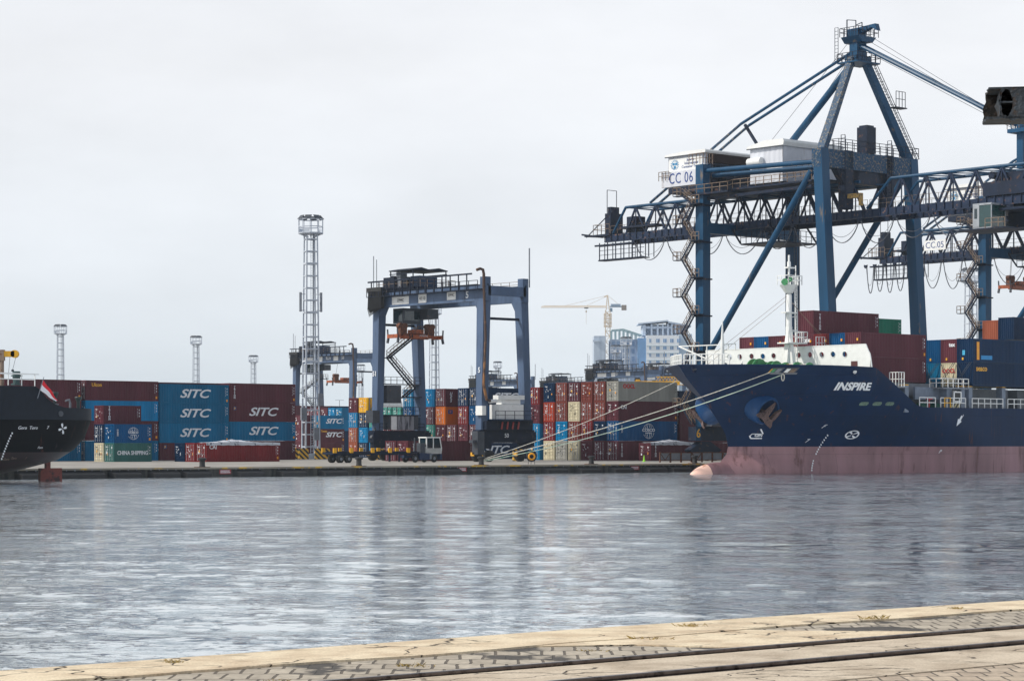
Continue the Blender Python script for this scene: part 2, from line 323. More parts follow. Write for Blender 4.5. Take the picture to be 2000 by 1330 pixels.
NQ = Frame(-6.39, 28.77, 0, 39.35)
def near_quay():
    def paving(name, c1, c2, joint, sx, sy, dark, dthr):
        m = bpy.data.materials.new(name); m.use_nodes = True; t = m.node_tree; b = t.nodes['Principled BSDF']; n = t.nodes.new; l = t.links.new
        c = n('ShaderNodeTexCoord'); nd = n('ShaderNodeTexNoise'); nd.inputs['Scale'].default_value = 2.5; l(c.outputs['Object'], nd.inputs['Vector'])
        rt = n('ShaderNodeMapping'); rt.inputs['Rotation'].default_value = (0,0,R(39.35)); l(c.outputs['Object'], rt.inputs[0])
        ad = n('ShaderNodeVectorMath'); ad.operation = 'MULTIPLY_ADD'; ad.inputs[1].default_value = (0.06,0.12,0); l(nd.outputs['Color'], ad.inputs[0]); l(rt.outputs[0], ad.inputs[2])
        br = n('ShaderNodeTexBrick'); l(ad.outputs[0], br.inputs['Vector']); br.inputs['Scale'].default_value = 1.0
        br.inputs['Brick Width'].default_value = sx; br.inputs['Row Height'].default_value = sy; br.inputs['Mortar Size'].default_value = joint; br.inputs['Mortar Smooth'].default_value = 0.3; br.inputs['Bias'].default_value = 0
        br.inputs['Color1'].default_value = lin(c1); br.inputs['Color2'].default_value = lin(c2); br.inputs['Mortar'].default_value = lin((98,90,80))
        n2 = n('ShaderNodeTexNoise'); n2.inputs['Scale'].default_value = 0.42; n2.inputs['Detail'].default_value = 8; n2.inputs['Roughness'].default_value = 0.6; l(c.outputs['Object'], n2.inputs['Vector'])
        r2 = n('ShaderNodeMapRange'); r2.inputs[1].default_value = dthr; r2.inputs[2].default_value = dthr+0.03; l(n2.outputs['Fac'], r2.inputs[0])
        mx = n('ShaderNodeMixRGB'); l(r2.outputs[0], mx.inputs[0]); l(br.outputs['Color'], mx.inputs[1]); mx.inputs[2].default_value = lin(dark)
        n3 = n('ShaderNodeTexNoise'); n3.inputs['Scale'].default_value = 9; n3.inputs['Detail'].default_value = 6; l(c.outputs['Object'], n3.inputs['Vector'])
        r3 = n('ShaderNodeMapRange'); r3.inputs[1].default_value = 0.3; r3.inputs[2].default_value = 0.7; r3.inputs[3].default_value = 0.75; r3.inputs[4].default_value = 1.15; l(n3.outputs['Fac'], r3.inputs[0])
        vs = n('ShaderNodeVectorMath'); vs.operation = 'SCALE'; l(mx.outputs[0], vs.inputs[0]); l(r3.outputs[0], vs.inputs['Scale'])
        l(vs.outputs[0], b.inputs['Base Color']); b.inputs['Roughness'].default_value = 0.85
        mh = n('ShaderNodeMath'); mh.operation = 'MULTIPLY_ADD'; l(n3.outputs['Fac'], mh.inputs[0]); mh.inputs[1].default_value = 0.25
        iv = n('ShaderNodeMath'); iv.operation = 'SUBTRACT'; iv.inputs[0].default_value = 1.0; l(br.outputs['Fac'], iv.inputs[1]); l(iv.outputs[0], mh.inputs[2])
        bp = n('ShaderNodeBump'); bp.inputs['Distance'].default_value = 0.03; bp.inputs['Strength'].default_value = 0.8; l(mh.outputs[0], bp.inputs['Height']); l(bp.outputs[0], b.inputs['Normal'])
        return m
    def concrete(name, rgb, rgb2, crack):
        m = bpy.data.materials.new(name); m.use_nodes = True; t = m.node_tree; b = t.nodes['Principled BSDF']; n = t.nodes.new; l = t.links.new
        c = n('ShaderNodeTexCoord'); n1 = n('ShaderNodeTexNoise'); n1.inputs['Scale'].default_value = 1.3; n1.inputs['Detail'].default_value = 9; n1.inputs['Roughness'].default_value = 0.65
        mpp = n('ShaderNodeMapping'); mpp.inputs['Scale'].default_value = (0.8,1,1); l(c.outputs['Object'], mpp.inputs[0]); l(mpp.outputs[0], n1.inputs['Vector'])
        r1 = n('ShaderNodeMapRange'); r1.inputs[1].default_value = 0.42; r1.inputs[2].default_value = 0.68; l(n1.outputs['Fac'], r1.inputs[0])
        mx = n('ShaderNodeMixRGB'); l(r1.outputs[0], mx.inputs[0]); mx.inputs[1].default_value = lin(rgb); mx.inputs[2].default_value = lin(rgb2)
        dn = n('ShaderNodeTexNoise'); dn.inputs['Scale'].default_value = 1.5; dn.inputs['Detail'].default_value = 5; l(c.outputs['Object'], dn.inputs['Vector'])
        ad = n('ShaderNodeVectorMath'); ad.operation = 'MULTIPLY_ADD'; ad.inputs[1].default_value = (0.9,0.9,0); l(dn.outputs['Color'], ad.inputs[0]); l(mpp.outputs[0], ad.inputs[2])
        vo = n('ShaderNodeTexVoronoi'); vo.feature = 'DISTANCE_TO_EDGE'; vo.inputs['Scale'].default_value = crack; l(ad.outputs[0], vo.inputs['Vector'])
        rc = n('ShaderNodeMapRange'); rc.inputs[1].default_value = 0.004; rc.inputs[2].default_value = 0.016; l(vo.outputs['Distance'], rc.inputs[0])
        gate = n('ShaderNodeTexNoise'); gate.inputs['Scale'].default_value = 0.5; gate.inputs['Detail'].default_value = 3; l(c.outputs['Object'], gate.inputs['Vector'])
        gr = n('ShaderNodeMapRange'); gr.inputs[1].default_value = 0.5; gr.inputs[2].default_value = 0.54; gr.inputs[3].default_value = 1; gr.inputs[4].default_value = 0; l(gate.outputs['Fac'], gr.inputs[0])
        mxx = n('ShaderNodeMath'); mxx.operation = 'MAXIMUM'; l(rc.outputs[0], mxx.inputs[0]); l(gr.outputs[0], mxx.inputs[1])
        mc = n('ShaderNodeMixRGB'); l(mxx.outputs[0], mc.inputs[0]); mc.inputs[1].default_value = lin((52,42,34)); l(mx.outputs[0], mc.inputs[2])
        fn = n('ShaderNodeTexNoise'); fn.inputs['Scale'].default_value = 28; fn.inputs['Detail'].default_value = 4; l(c.outputs['Object'], fn.inputs['Vector'])
        fr = n('ShaderNodeMapRange'); fr.inputs[1].default_value = 0.3; fr.inputs[2].default_value = 0.7; fr.inputs[3].default_value = 0.8; fr.inputs[4].default_value = 1.14; l(fn.outputs['Fac'], fr.inputs[0])
        st = n('ShaderNodeTexNoise'); st.inputs['Scale'].default_value = 0.9; st.inputs['Detail'].default_value = 10; st.inputs['Roughness'].default_value = 0.72; l(c.outputs['Object'], st.inputs['Vector'])
        sr = n('ShaderNodeMapRange'); sr.inputs[1].default_value = 0.56; sr.inputs[2].default_value = 0.66; sr.inputs[4].default_value = 0.55; l(st.outputs['Fac'], sr.inputs[0])
        ms_ = n('ShaderNodeMixRGB'); l(sr.outputs[0], ms_.inputs[0]); l(mc.outputs[0], ms_.inputs[1]); ms_.inputs[2].default_value = lin((122,110,94)); mc = ms_
        vs = n('ShaderNodeVectorMath'); vs.operation = 'SCALE'; l(mc.outputs[0], vs.inputs[0]); l(fr.outputs[0], vs.inputs['Scale'])
        l(vs.outputs[0], b.inputs['Base Color']); b.inputs['Roughness'].default_value = 0.88
        ah = n('ShaderNodeMath'); ah.operation = 'MULTIPLY_ADD'; l(n1.outputs['Fac'], ah.inputs[0]); ah.inputs[1].default_value = 0.6; l(mxx.outputs[0], ah.inputs[2])
        bp = n('ShaderNodeBump'); bp.inputs['Distance'].default_value = 0.03; bp.inputs['Strength'].default_value = 0.7; l(ah.outputs[0], bp.inputs['Height']); l(bp.outputs[0], b.inputs['Normal'])
        return m
    cap = concrete('warm_concrete', (222,206,178), (186,164,136), 0.8)
    cap2 = concrete('greyer_concrete', (200,186,166), (160,144,124), 0.7)
    stone = paving('stone_setts', (182,172,156), (158,148,134), 0.022, 0.31, 0.62, (74,70,66), 0.55)
    stone2 = paving('stone_setts_pale', (190,174,154), (172,156,138), 0.016, 0.3, 0.5, (120,108,94), 0.68)
    loc = NQ.w(0,0,0); rz = NQ.ang
    def put(m, name, mt):
        o = m.build(name, mt); o.location = loc; o.rotation_euler = (0,0,rz); return struct(o)
    # wandering edge of the coping and of the apron
    m = MB(); A = [-70+0.5*i for i in range(341)]
    ed = [0.25 + 0.22*math.cos(min(1,abs(a-9)/12)*math.pi)*(-1)*0.6 + 0.12 + random.uniform(-0.012,0.012) for a in A]
    inn = [1.95 + 0.13*math.sin(a*0.35) + 0.07*math.sin(a*1.3+1) + random.uniform(-0.03,0.03) for a in A]
    vs = []; fs = []
    for a, e0, i0 in zip(A, ed, inn): vs += [(a,-e0,-2.6),(a,-e0,-0.05),(a,-e0-0.05,0.0),(a,-i0,0.0),(a,-i0-0.02,-0.35)]
    for i in range(len(A)-1):
        for k in range(4): fs.append((i*5+k, (i+1)*5+k, (i+1)*5+k+1, i*5+k+1))
    m.add(vs, fs); put(m, 'quay_edge', cap)
    m = MB(); m.fbox(-70,100,1.6,4.16,-2.6,-0.03); put(m, 'stone_paving', stone)
    m = MB(); m.prism([(6.6,-1.7),(11.2,-1.75),(11.6,-2.3),(13.4,-4.05),(9.2,-4.1),(8.3,-2.7)], 'z', -0.3, -0.012); put(m, 'concrete_apron', cap)
    m = MB(); m.prism([(-70,-4.42),(100,-4.42),(100,-5.68),(-70,-5.68)], 'z', -2.6, -0.004); put(m, 'track_slab', cap2)
    m = MB(); m.prism([(-70,-6.18),(100,-6.18),(100,-7.75),(-70,-7.75)], 'z', -2.6, -0.004); put(m, 'concrete_strip', cap2)
    m = MB(); m.fbox(-70,100,7.75,120,-2.6,-0.02); put(m, 'pavement', stone2)
    m = MB(); m.fbox(-70,100,4.16,6.2,-2.6,-0.025); put(m, 'track_bed', mat('dark_gravel', (58,50,44), 0.95, second=(100,88,74), scale=14, thr=(0.5,0.6), vary=0.4, bump=0.8, bscale=30))
    railtop = mat('worn_rail', (110,100,96), 0.28, metal=0.7, second=(40,30,28), scale=4, thr=(0.5,0.65), vary=0.2)
    for b0, lab in ((4.3, 'dark steel crane rail in the quay, the one nearer the water'), (5.98, 'worn steel crane rail in the quay, the one farther from the water')):
        prof = [(-0.055,-0.13),(0.055,-0.13),(0.03,-0.02),(0.04,0.0),(0.04,0.03),(0.025,0.04),(-0.025,0.04),(-0.04,0.03),(-0.04,0.0),(-0.03,-0.02)]
        m = MB().prism(prof, 'x', -70, 100); o = m.build('rail', railtop); o.location = NQ.w(0,b0,0); o.rotation_euler = (0,0,rz); tag(o, lab, 'rail', 'rails of the near quay')
    # dry grass tufts
    gm = mat('dry_grass', (150,128,66), 0.8, vary=0.3)
    for a, b, s, lab in ((1.9,3.5,0.15,'small dry grass tuft on the setts at far left'), (4.15,3.05,0.20,'dry grass tuft beside the dark patch of setts'), (9.05,2.15,0.26,'yellow grass tuft at the corner of the concrete apron'), (10.9,1.0,0.14,'small grass tuft on the pale edge slab'), (14.2,1.85,0.18,'grass tuft growing in the long joint at right'), (7.3,2.9,0.16,'low dry tuft among dark joined setts'), (16.9,1.2,0.12,'tiny tuft near the right end of the edge slab'), (1.9,1.0,0.12,'thin tuft on the edge slab at left')):
        m = MB()
        for _ in range(60):
            x, y = random.gauss(0,s*0.6), random.gauss(0,s*0.3); h = random.uniform(0.1,1.0)*s*0.45; dx, dy = random.uniform(-.6,.6)*s, random.uniform(-.6,.6)*s; ww = 0.0028
            m.add([(x-ww,y,0),(x+ww,y,0),(x+dx*.5,y+dy*.5,h*.75),(x+dx,y+dy,h)], [(0,1,2),(0,2,3)])
        o = m.build('grass_tuft', gm); o.location = NQ.w(a, b, -0.07 if 2.1 < b < 4.1 else 0.0)
        tag(o, lab, 'grass tuft', 'dry grass tufts on the near quay')
near_quay()

# ------------------------------------------------------------ containers
def container_mesh(L, H, W=2.44):
    m = MB(); pst = 0.14
    def corr(length, pitch=0.28, d=0.06):
        pts = []; x = pst; n = max(1, int((length-2*pst)/pitch)); p = (length-2*pst)/n
        for i in range(n): pts += [(x,d),(x+p*0.25,d),(x+p*0.42,0.006),(x+p*0.75,0.006)]; x += p
        pts.append((length-pst,d)); return pts
    z0, z1 = 0.16, H-0.12
    for y, sg in ((0,1),(W,-1)):
        c = corr(L)
        vs = [(x, y+sg*d, z) for x, d in c for z in (z0, z1)]
        m.add(vs, [(2*i,2*i+2,2*i+3,2*i+1) for i in range(len(c)-1)])
    c = corr(W)
    for x, sg in ((L,-1),(0,1)):
        vs = [(x+sg*(d+0.02), y, z) for y, d in c for z in (z0, z1)]
        m.add(vs, [(2*i,2*i+2,2*i+3,2*i+1) for i in range(len(c)-1)])
    c = corr(L, 0.5, 0.02)
    vs = [(x, y, H-0.012-d) for x, d in c for y in (0.06, W-0.06)]
    m.add(vs, [(2*i,2*i+1,2*i+3,2*i+2) for i in range(len(c)-1)])
    m.box(0.05, L-0.05, 0.05, W-0.05, 0.05, 0.15)
    for x in (0, L-pst):
        for y in (0, W-pst): m.box(x, x+pst, y, y+pst, 0.12, H-0.12)
        for z in (0, H-0.12):
            m.box(x+0.001, x+pst-0.001, pst, W-pst, z+0.01, z+0.115)
            for y in (-0.004, W-0.176): m.box(x-0.004 if x == 0 else x-0.02, x+pst+0.02 if x == 0 else x+pst+0.004, y, y+0.18, z, z+0.12)
    for y in (0, W-0.1):
        m.box(0.18, L-0.18, y, y+0.1, 0.005, 0.16); m.box(0.18, L-0.18, y, y+0.08, H-0.12, H-0.01)
    me = m.mesh('shipping_container'); me.materials.append(None); return me
def leaf_mesh(H, W=2.44):
    m = MB(); wd = W/2-0.16; h = H-0.30
    m.box(-0.02, 0.03, 0, wd, 0, 0.07); m.box(-0.02, 0.03, 0, wd, h-0.07, h)
    z = 0.07; n = 5; p = (h-0.14)/n
    for i in range(n):
        zz = z+i*p; prof = [(zz,-0.02),(zz+p*0.52,-0.02),(zz+p*0.62,0.03),(zz+p*0.90,0.03),(zz+p,-0.02)]
        vs = [(x, y, q) for q, x in prof for y in (0.0, wd)]
        m.add(vs, [(2*k,2*k+1,2*k+3,2*k+2) for k in range(4)])
    for y in (0.0, wd-0.05): m.box(-0.025, 0.03, y, y+0.05, 0.07, h-0.07)
    me = m.mesh('door'); me.materials.append(None); return me
def rod_mesh(H):
    m = MB().tube([(-0.07,0,0.02),(-0.07,0,H-0.34)], 0.026, 6)
    for z in (0.12, 0.75, 1.5, H-0.5): m.box(-0.09, -0.02, -0.06, 0.06, z, z+0.07)
    m.box(-0.1, -0.07, -0.02, 0.30, 0.92, 0.97)
    me = m.mesh('lock_rod'); me.materials.append(None); return me
def sticker_mesh(v, H):
    r = random.Random(v); m = MB(); W = 2.44
    def q(y, z, w, h): m.box(-0.034, -0.022, y, y+w, z, z+h)
    q(1.42, H-0.62, 0.16, 0.14); q(1.66, H-0.62, 0.2, 0.12); q(1.95, H-0.60, 0.16, 0.16)
    for k in range(5): q(1.42+r.random()*0.5, H-0.85-k*0.14, r.uniform(0.1,0.25), 0.06)
    if v % 2: q(0.32, H-0.75, 0.3, 0.22)
    for _ in range(3+v % 3): q(r.choice([0.3,0.85,1.3,1.75]), r.uniform(0.5,H-1.0), r.uniform(0.1,0.3), r.uniform(0.1,0.26))
    me = m.mesh('sticker'); me.materials.append(None); return me
def side_mesh(v, L, H):
    m = MB(); r = random.Random(v)
    z = H-0.4
    while z > H*0.38: m.box(L-0.62, L-0.55, -0.012, -0.004, z-0.05, z); z -= r.choice([0.085,0.085,0.17])
    for k in range(3): m.box(L-0.36, L-0.26, -0.012, -0.004, H-0.5-0.42*k-0.22, H-0.5-0.42*k)
    me = m.mesh('side_lettering'); me.materials.append(None); return me
CM = {}; DM = {}; RM = {}; SM = {}; SD = {}
for H in (2.59, 2.896):
    for L in (6.06, 12.19): CM[(L,H)] = container_mesh(L, H)
    DM[H] = leaf_mesh(H); RM[H] = rod_mesh(H)
    for v in range(5): SM[(v,H)] = sticker_mesh(v, H)
    for L in (6.06, 12.19): SD[(L,H)] = side_mesh(3, L, H)
yq = MB().box(-0.034,-0.022,0,0.24,0,0.3).mesh('label'); yq.materials.append(None)
yq2 = MB().box(0,0.26,-0.014,-0.004,0,0.34).mesh('label'); yq2.materials.append(None)
ORS = mat('orange_sticker', (236,160,40), 0.5)
ncont = 0
def cont(fr, a, b, z, L, H, col, label, group, door=True, rods=True, marks=True, logo=None, side=True, ends=None):
    """a container whose long side faces +b and whose door end faces -a; (a, b) is the corner between them"""
    global ncont; ncont += 1; v = ncont
    r = shared('shipping_container', CM[(L,H)], [P(col)], None, fr.w(a, b, z), fr.ang)
    tag(r, label, 'shipping container', group)
    if door:
        for i, y in enumerate((0.15, 1.235)):
            d = shared('door', DM[H], [P(col)], r, (-0.012, y, 0.15))
            if rods:
                for yy in (0.22, 0.82):
                    shared('lock_rod', RM[H], [GALV if v % 3 else P(col)], d, (0, yy, 0.0))
        if marks:
            shared('sticker', SM[(v % 5, H)], [LETW if col not in ('cream','white','grey') else LETK], r, (-0.02,0,0))
            if v % 2 == 0: shared('warning_label', yq, [LETY if v % 4 else ORS], r, (-0.025, 1.5 if v % 4 else 0.4, H*0.35))
            if v % 3 == 1: shared('warning_label', yq, [LETY], r, (-0.025, 1.55, H*0.5))
    if side:
        shared('side_lettering', SD[(L,H)], [LETW if col not in ('cream','white','grey') else LETK], r)
        if v % 2: shared('warning_label', yq2, [ORS], r, (L-0.45, 0, 0.35))
    for lg in (logo or []):
        txt, size, x, zz, m, kw = lg
        o = shared('lettering', text_mesh(txt, size, **kw), [m], r, (x, -0.012, zz))
    return r
SITC = lambda x=6.0, s=1.0: [('SITC', 1.75*s, x, 1.45, LETW, dict(xs=1.5, shear=0.32, bold=0.035, spacing=0.95))]
TRI = lambda x=0.9: [('TRITON', 0.42, x, 1.5, LETW, dict(vertical=True, bold=0.012))]
CAI = lambda x=1.1: [('CAI', 0.75, x, 2.0, LETW, dict(bold=0.012))]
TN = ['bottom', 'second', 'third', 'top']
def label_of(col, tier, n, where, extra=''):
    t = TN[tier] if tier < n-1 else ('top' if n > 1 else 'only')
    return '%s container%s, %s tier, %s' % (CN.get(col, col), extra, t, where)
def stack(fr, a, b, cols, L, where, group, logos=None, Hs=None, names=None, pitch=2.79, extras=None, lw=True, **kw):
    """cols: list of columns from the one nearest the camera side backwards; each a list bottom to top of (colour)"""
    for k, colm in enumerate(cols):
        z = 0.0
        for i, c in enumerate(colm):
            if c is None: continue
            H = (Hs[i] if Hs else 2.896); lg = (logos or {}).get((k,i)); ex = (extras or {}).get((k,i), '')
            if k > 0 and lg is None: sd = False
            else: sd = True
            pos = names[k] if names else where
            cont(fr, a, b - pitch*k, z, L, H, c, label_of(c, i, len(colm), pos, ex), group, logo=lg, side=sd, **kw)
            z += H + 0.012
HC, ST = 2.896, 2.59
# A: the six door columns by the bow, with the grey container on top
FA = Frame(15.54, 337.0); g = 'containers stacked beside the ship bow'
six = ['rightmost of six door columns by the bow', 'fifth of six door columns by the bow', 'fourth of six door columns by the bow', 'third of six door columns by the bow', 'second of six door columns by the bow', 'first of six door columns by the bow']
cosco = [('COSCO', 0.62, 6.2, 1.55, LETW, dict(bold=0.02, xs=1.2)), ('SHIPPING', 0.3, 6.2, 1.12, LETW, dict(bold=0.01, xs=1.1)), ('中远海运', 0.34, 0.75, 1.7, LETW, dict(vertical=True))]
stack(FA, 0, 0, [['maroon','royal_blue','maroon','grey'], ['maroon','navy','brown','brown'], ['maroon','red','brown','brown'], ['cream','brown','cream','maroon'], ['grey','bright_blue','brown','brown'], ['cream','red','orange_red','navy']],
      12.19, '', g, names=six, logos={(0,0): TRI(0.75), (0,1): cosco, (0,2): CAI(), (0,3): [('OOCL', 0.85, 2.2, 2.15, LETR, dict(bold=0.03))]},
      extras={(0,3): ' with red lettering', (0,1): ' with globe emblem'})
def globe(r, x, z, rad):
    m = MB()
    for k, sx in enumerate((1.0, 0.62, 0.25)):
        pts = [(x + math.cos(t)*rad*sx, -0.012, z + math.sin(t)*rad) for t in [2*math.pi*i/28 for i in range(28)]]
        for i in range(28):
            if abs(pts[i][2]-z) > rad*0.42: m.bar(pts[i], pts[(i+1) % 28], 0.09, 0.02)
    m.build('globe_emblem', LETW, r)
for o in [o for o in COL.objects if o.get('label', '').startswith('royal blue container with globe')]: globe(o, 6.2, 1.42, 1.12)
# one more column at far left of A seen past the gantry leg, and the continuation of A behind its right end
stack(FA, -0.4, -16.9, [['bright_blue','bright_blue','maroon','red']], 12.19, 'partly hidden column right of the white engine box', g, Hs=[HC,ST,HC,ST])
sq = [('▢', 0.5, 2.2, 1.3, LETW, {})]
stack(FA, 12.75, 0, [['maroon','maroon','maroon','navy']], 12.19, 'column just behind the ship bow', g, Hs=[ST]*4, door=True)
stack(FA, 12.75, -2.79, [['maroon','bright_blue','blue']], 12.19, 'second column just behind the ship bow', g, Hs=[HC]*3)
mb = MB()
o_emb = MB().box(0,1.5,-0.01,0,0,0.09).box(0,1.5,-0.01,0,0.36,0.45).box(0,1.5,-0.01,0,0.72,0.81).box(0,1.5,-0.01,0,1.08,1.2).box(0,0.09,-0.01,0,0.1,1.07).box(1.41,1.5,-0.01,0,0.1,1.07).box(0.4,1.1,-0.01,0,0.5,0.66)
tgt = [o for o in COL.objects if o.get('label','') == 'maroon container, second tier, column just behind the ship bow']
for o in tgt: e = o_emb.build('emblem', LETW, o); e.location = (1.9, -0.004, 0.9)
# B: low front container with the tarpaulin at right
FB = at(1271, 334.0); FBf = Frame(FB.x, FB.y)
stack(FBf, 0, 0, [['maroon']], 12.19, 'under the tarpaulin near the bow', g, Hs=[ST], logos={(0,0): TRI(1.0)}, extras={(0,0): ' with white upright lettering'})
# C: the stacks seen through the big gantry crane
FC_ = at(936, 365.0); FC = Frame(FC_.x, FC_.y); g = 'containers stacked behind the big gantry crane'
nm = ['column left of the right gantry leg', 'second column left of the right gantry leg', 'low column beside the orange container', 'column right of the light mast top', 'column below the pale lattice mast', 'column half behind the second gantry leg', 'column framed by the gantry legs at right', 'column framed by the gantry legs at left', 'column right of the leftmost gantry leg']
stack(FC, 0, 0, [['navy','maroon','royal_blue','navy'], ['maroon','maroon','red','navy'], ['maroon','maroon'], ['maroon','maroon','orange','maroon'], ['teal','teal','maroon','bright_blue'], ['blue','navy','royal_blue','blue'], ['navy','maroon','royal_blue','blue'], ['maroon','red','teal'], ['brown','red','teal']],
      12.19, '', g, names=nm, pitch=2.83, Hs=[ST,HC,HC,HC],
      logos={(0,3): SITC(5.4), (0,0): SITC(3.4), (3,3): [('UES', 0.7, 1.15, 1.5, LETW, dict(vertical=True, shear=0.3, bold=0.015))]},
      extras={(0,3): ' with big white lettering', (0,0): ' with big white lettering', (3,2): ' with blue square logo', (3,3): ' with upright white letters'})
for o in [o for o in COL.objects if 'blue square logo' in o.get('label','')]:
    e = MB().box(0,0.95,-0.01,0,0,0.62).build('emblem', mat('emblem_blue', (40,84,140), 0.5), o); e.location = (0.6,-0.004,1.75)
    e = MB().box(0.3,0.65,-0.01,0,0,0.3).build('emblem', mat('emblem_pink', (196,110,120), 0.5), o); e.location = (0.6,-0.016,1.92)
# front container beside the tractor
f_ = at(797, 326.0); FD = Frame(f_.x, f_.y)
stack(FD, 0, 0, [['maroon'],['maroon']], 12.19, '', g, names=['on the ground behind the white tractor', 'on the ground behind the one by the white tractor'], Hs=[HC], logos={(0,0): TRI(1.0)})
# M: three door columns with the yellow one
f_ = at(738, 397.0); FM = Frame(f_.x, f_.y); g = 'containers stacked left of the big gantry crane'
stack(FM, 0, 0, [['bright_blue','bright_blue','teal'], ['navy','bright_blue','navy','yellow'], ['copper','copper','bright_blue','maroon']], 6.06, '', g,
      names=['column under the white tank', 'column topped by the yellow container', 'column left of the yellow container'], pitch=2.95, Hs=[ST]*4)
# tank container on top of column 0
tk = empty('tank_container', FM.w(0, 0, 3*(ST+0.012)), FM.ang, 'white tank container on top of the stack left of the gantry leg', 'tank container')
m = MB().tube([(0.35,1.22,1.3),(0.5,1.22,1.3),(5.5,1.22,1.3),(5.7,1.22,1.3)], [0.8,1.12,1.12,0.8], 20); m.build('tank', WHITE, tk, True)
m = MB()
for x in (0,5.94):
    for y in (0,2.32): m.box(x,x+0.12,y,y+0.12,0,ST)
    m.bar((x+.06,0.1,0.06),(x+.06,2.34,0.06),0.1); m.bar((x+.06,0.1,ST-.06),(x+.06,2.34,ST-.06),0.1); m.bar((x+.06,0.1,0.1),(x+.06,0.6,0.9),0.07); m.bar((x+.06,2.3,0.1),(x+.06,1.8,0.9),0.07)
for y in (0.06,2.38):
    m.bar((0,y,0.06),(6,y,0.06),0.1); m.bar((0,y,ST-.06),(6,y,ST-.06),0.1); m.bar((0,y,0.1),(1.6,y,ST-0.1),0.07)
m.build('tank_frame', DARKG, tk)
# far blocks between the left stacks and the mast
f_ = at(623, 440.0); FE = Frame(f_.x, f_.y); g = 'farther containers behind the light mast'
stack(FE, 0, 0, [['maroon','maroon','blue'],['maroon','maroon','bright_blue']], 6.06, '', g, names=['front column right of the mast foot', 'column behind the light mast foot'], Hs=[ST]*3,
      logos={(0,2): SITC(3.4,0.72), (0,1): SITC(3.4,0.72)+[('Towax', 0.5, 1.2, 2.15, LETY, dict(bold=0.02))]}, rods=False, extras={(0,2): ' with white lettering', (0,1): ' with yellow-and-white lettering'})
f_ = at(588, 440.0); FE2 = Frame(f_.x, f_.y)
stack(FE2, 0, 0, [['maroon','maroon','maroon'],['bright_blue','maroon','maroon']], 6.06, '', g, names=['column left of the light mast foot', 'column just right of the brown end wall'], Hs=[ST]*3, rods=False)
f_ = at(668, 520.0); FG = Frame(f_.x, f_.y)
stack(FG, 0, 0, [['navy','navy','blue','blue'],['maroon','navy','blue','bright_blue'],['maroon','maroon','maroon','maroon'],['maroon','maroon','maroon','red'],['maroon','maroon','blue','maroon']], 6.06, '', g,
      names=['far row behind the mast, first column', 'far row behind the mast, second column', 'far row behind the mast, third column', 'far row behind the mast, fourth column', 'far row behind the mast, fifth column'], Hs=[ST]*4, rods=False)
f_ = at(567, 566.0); FH = Frame(f_.x, f_.y)
for k, (cc, aa) in enumerate((('maroon',0),('navy',12.4))):
    for i in range(4):
        c2 = cc if i == 3 else ['navy','maroon','maroon'][i]
        cont(FH, aa, 0, i*2.91, 12.19, HC, c2, '%s container in the farthest row, %s tier, %s of the light mast' % (c2, TN[i], 'behind and left' if k == 0 else 'right'), g, rods=False, logo=[('TEXCO', 0.8, 6, 2.0, LETY, dict(bold=0.02))] if (k == 1 and i == 3) else None)

# L: the long wall of containers at left
FL = Frame((312-1000)/FPX*340, 340.0); g = 'containers in the long wall at left'
def Lc(a, b, i, z, H, c, lab, logo=None, **kw): cont(FL, a, b, z, 12.19, H, c, lab, g, logo=logo, **kw)
wal = {0: ('third', 0.0, ['maroon','blue','blue','blue'], [ST,HC,HC,HC]), 1: ('rightmost', 12.35, ['maroon','blue','maroon','maroon'], [HC]*4),
       -1: ('second', -12.45, ['blue','maroon','bright_blue','maroon'], [HC]*4), -2: ('leftmost', -25.4, ['blue','blue','maroon','maroon'], [HC]*4), -3: ('hidden leftmost', -38.4, ['maroon','maroon','maroon','maroon'], [HC]*4)}
lg = {(0,1): SITC(), (0,2): SITC(), (0,3): SITC(), (1,1): SITC(), (1,2): SITC(), (1,3): TRI(), (-1,3): [('Ulcon', 0.7, 1.8, 2.25, LETY, dict(bold=0.02))]}
for k, (nm_, aa, cs, hs) in wal.items():
    z = 0
    for i, c in enumerate(cs):
        ex = ' with big white lettering' if (k,i) in lg and lg[(k,i)][0][0] == 'SITC' else ''
        Lc(aa, 0, i, z, hs[i], c, '%s container%s in the left wall, %s tier of its %s column' % (CN.get(c,c), ex, TN[i], nm_), lg.get((k,i))); z += hs[i]+0.012
small = MB().box(0,0.42,-0.012,-0.004,0,0.5)
for o in [o for o in COL.objects if o.get('label','') in ('maroon container in the left wall, bottom tier of its third column', 'maroon container with big white lettering in the left wall, third tier of its rightmost column')]:
    e = small.build('emblem', mat('emblem_blue', (40,84,140)), o); e.location = (0.75,0,1.75)
    e = MB().prism([(0.05,0.05),(0.36,0.25),(0.1,0.45)], 'y', -0.018, -0.013).build('emblem', LETY, o); e.location = (0.75,0,1.75)
for j, (aa, c) in enumerate(((-12.45,'blue'),(0.0,'maroon'),(12.35,'maroon'),(-25.4,'bright_blue'))):
    for i in range(4):
        if c == 'maroon' or i != 3: cc = ['blue','maroon','blue',c][i]
        else: cc = c
        cont(FL, aa, -2.8, i*2.91, 12.19, HC, cc, '%s container in the left wall, second row, %s tier, %s' % (CN.get(cc,cc), TN[i], ['behind the second column','behind the third column','behind the rightmost column','behind the leftmost column'][j]), g, side=False)
f_ = at(222.5, 317.0); FS = Frame(f_.x, f_.y)
cont(FS, 0, 0, 0, 6.06, ST, 'sea_green', 'sea green short container with big white words, on the ground at left', g, logo=[('CHINA SHIPPING', 0.78, 3.0, 1.2, LETW, dict(bold=0.018, xs=0.83))])
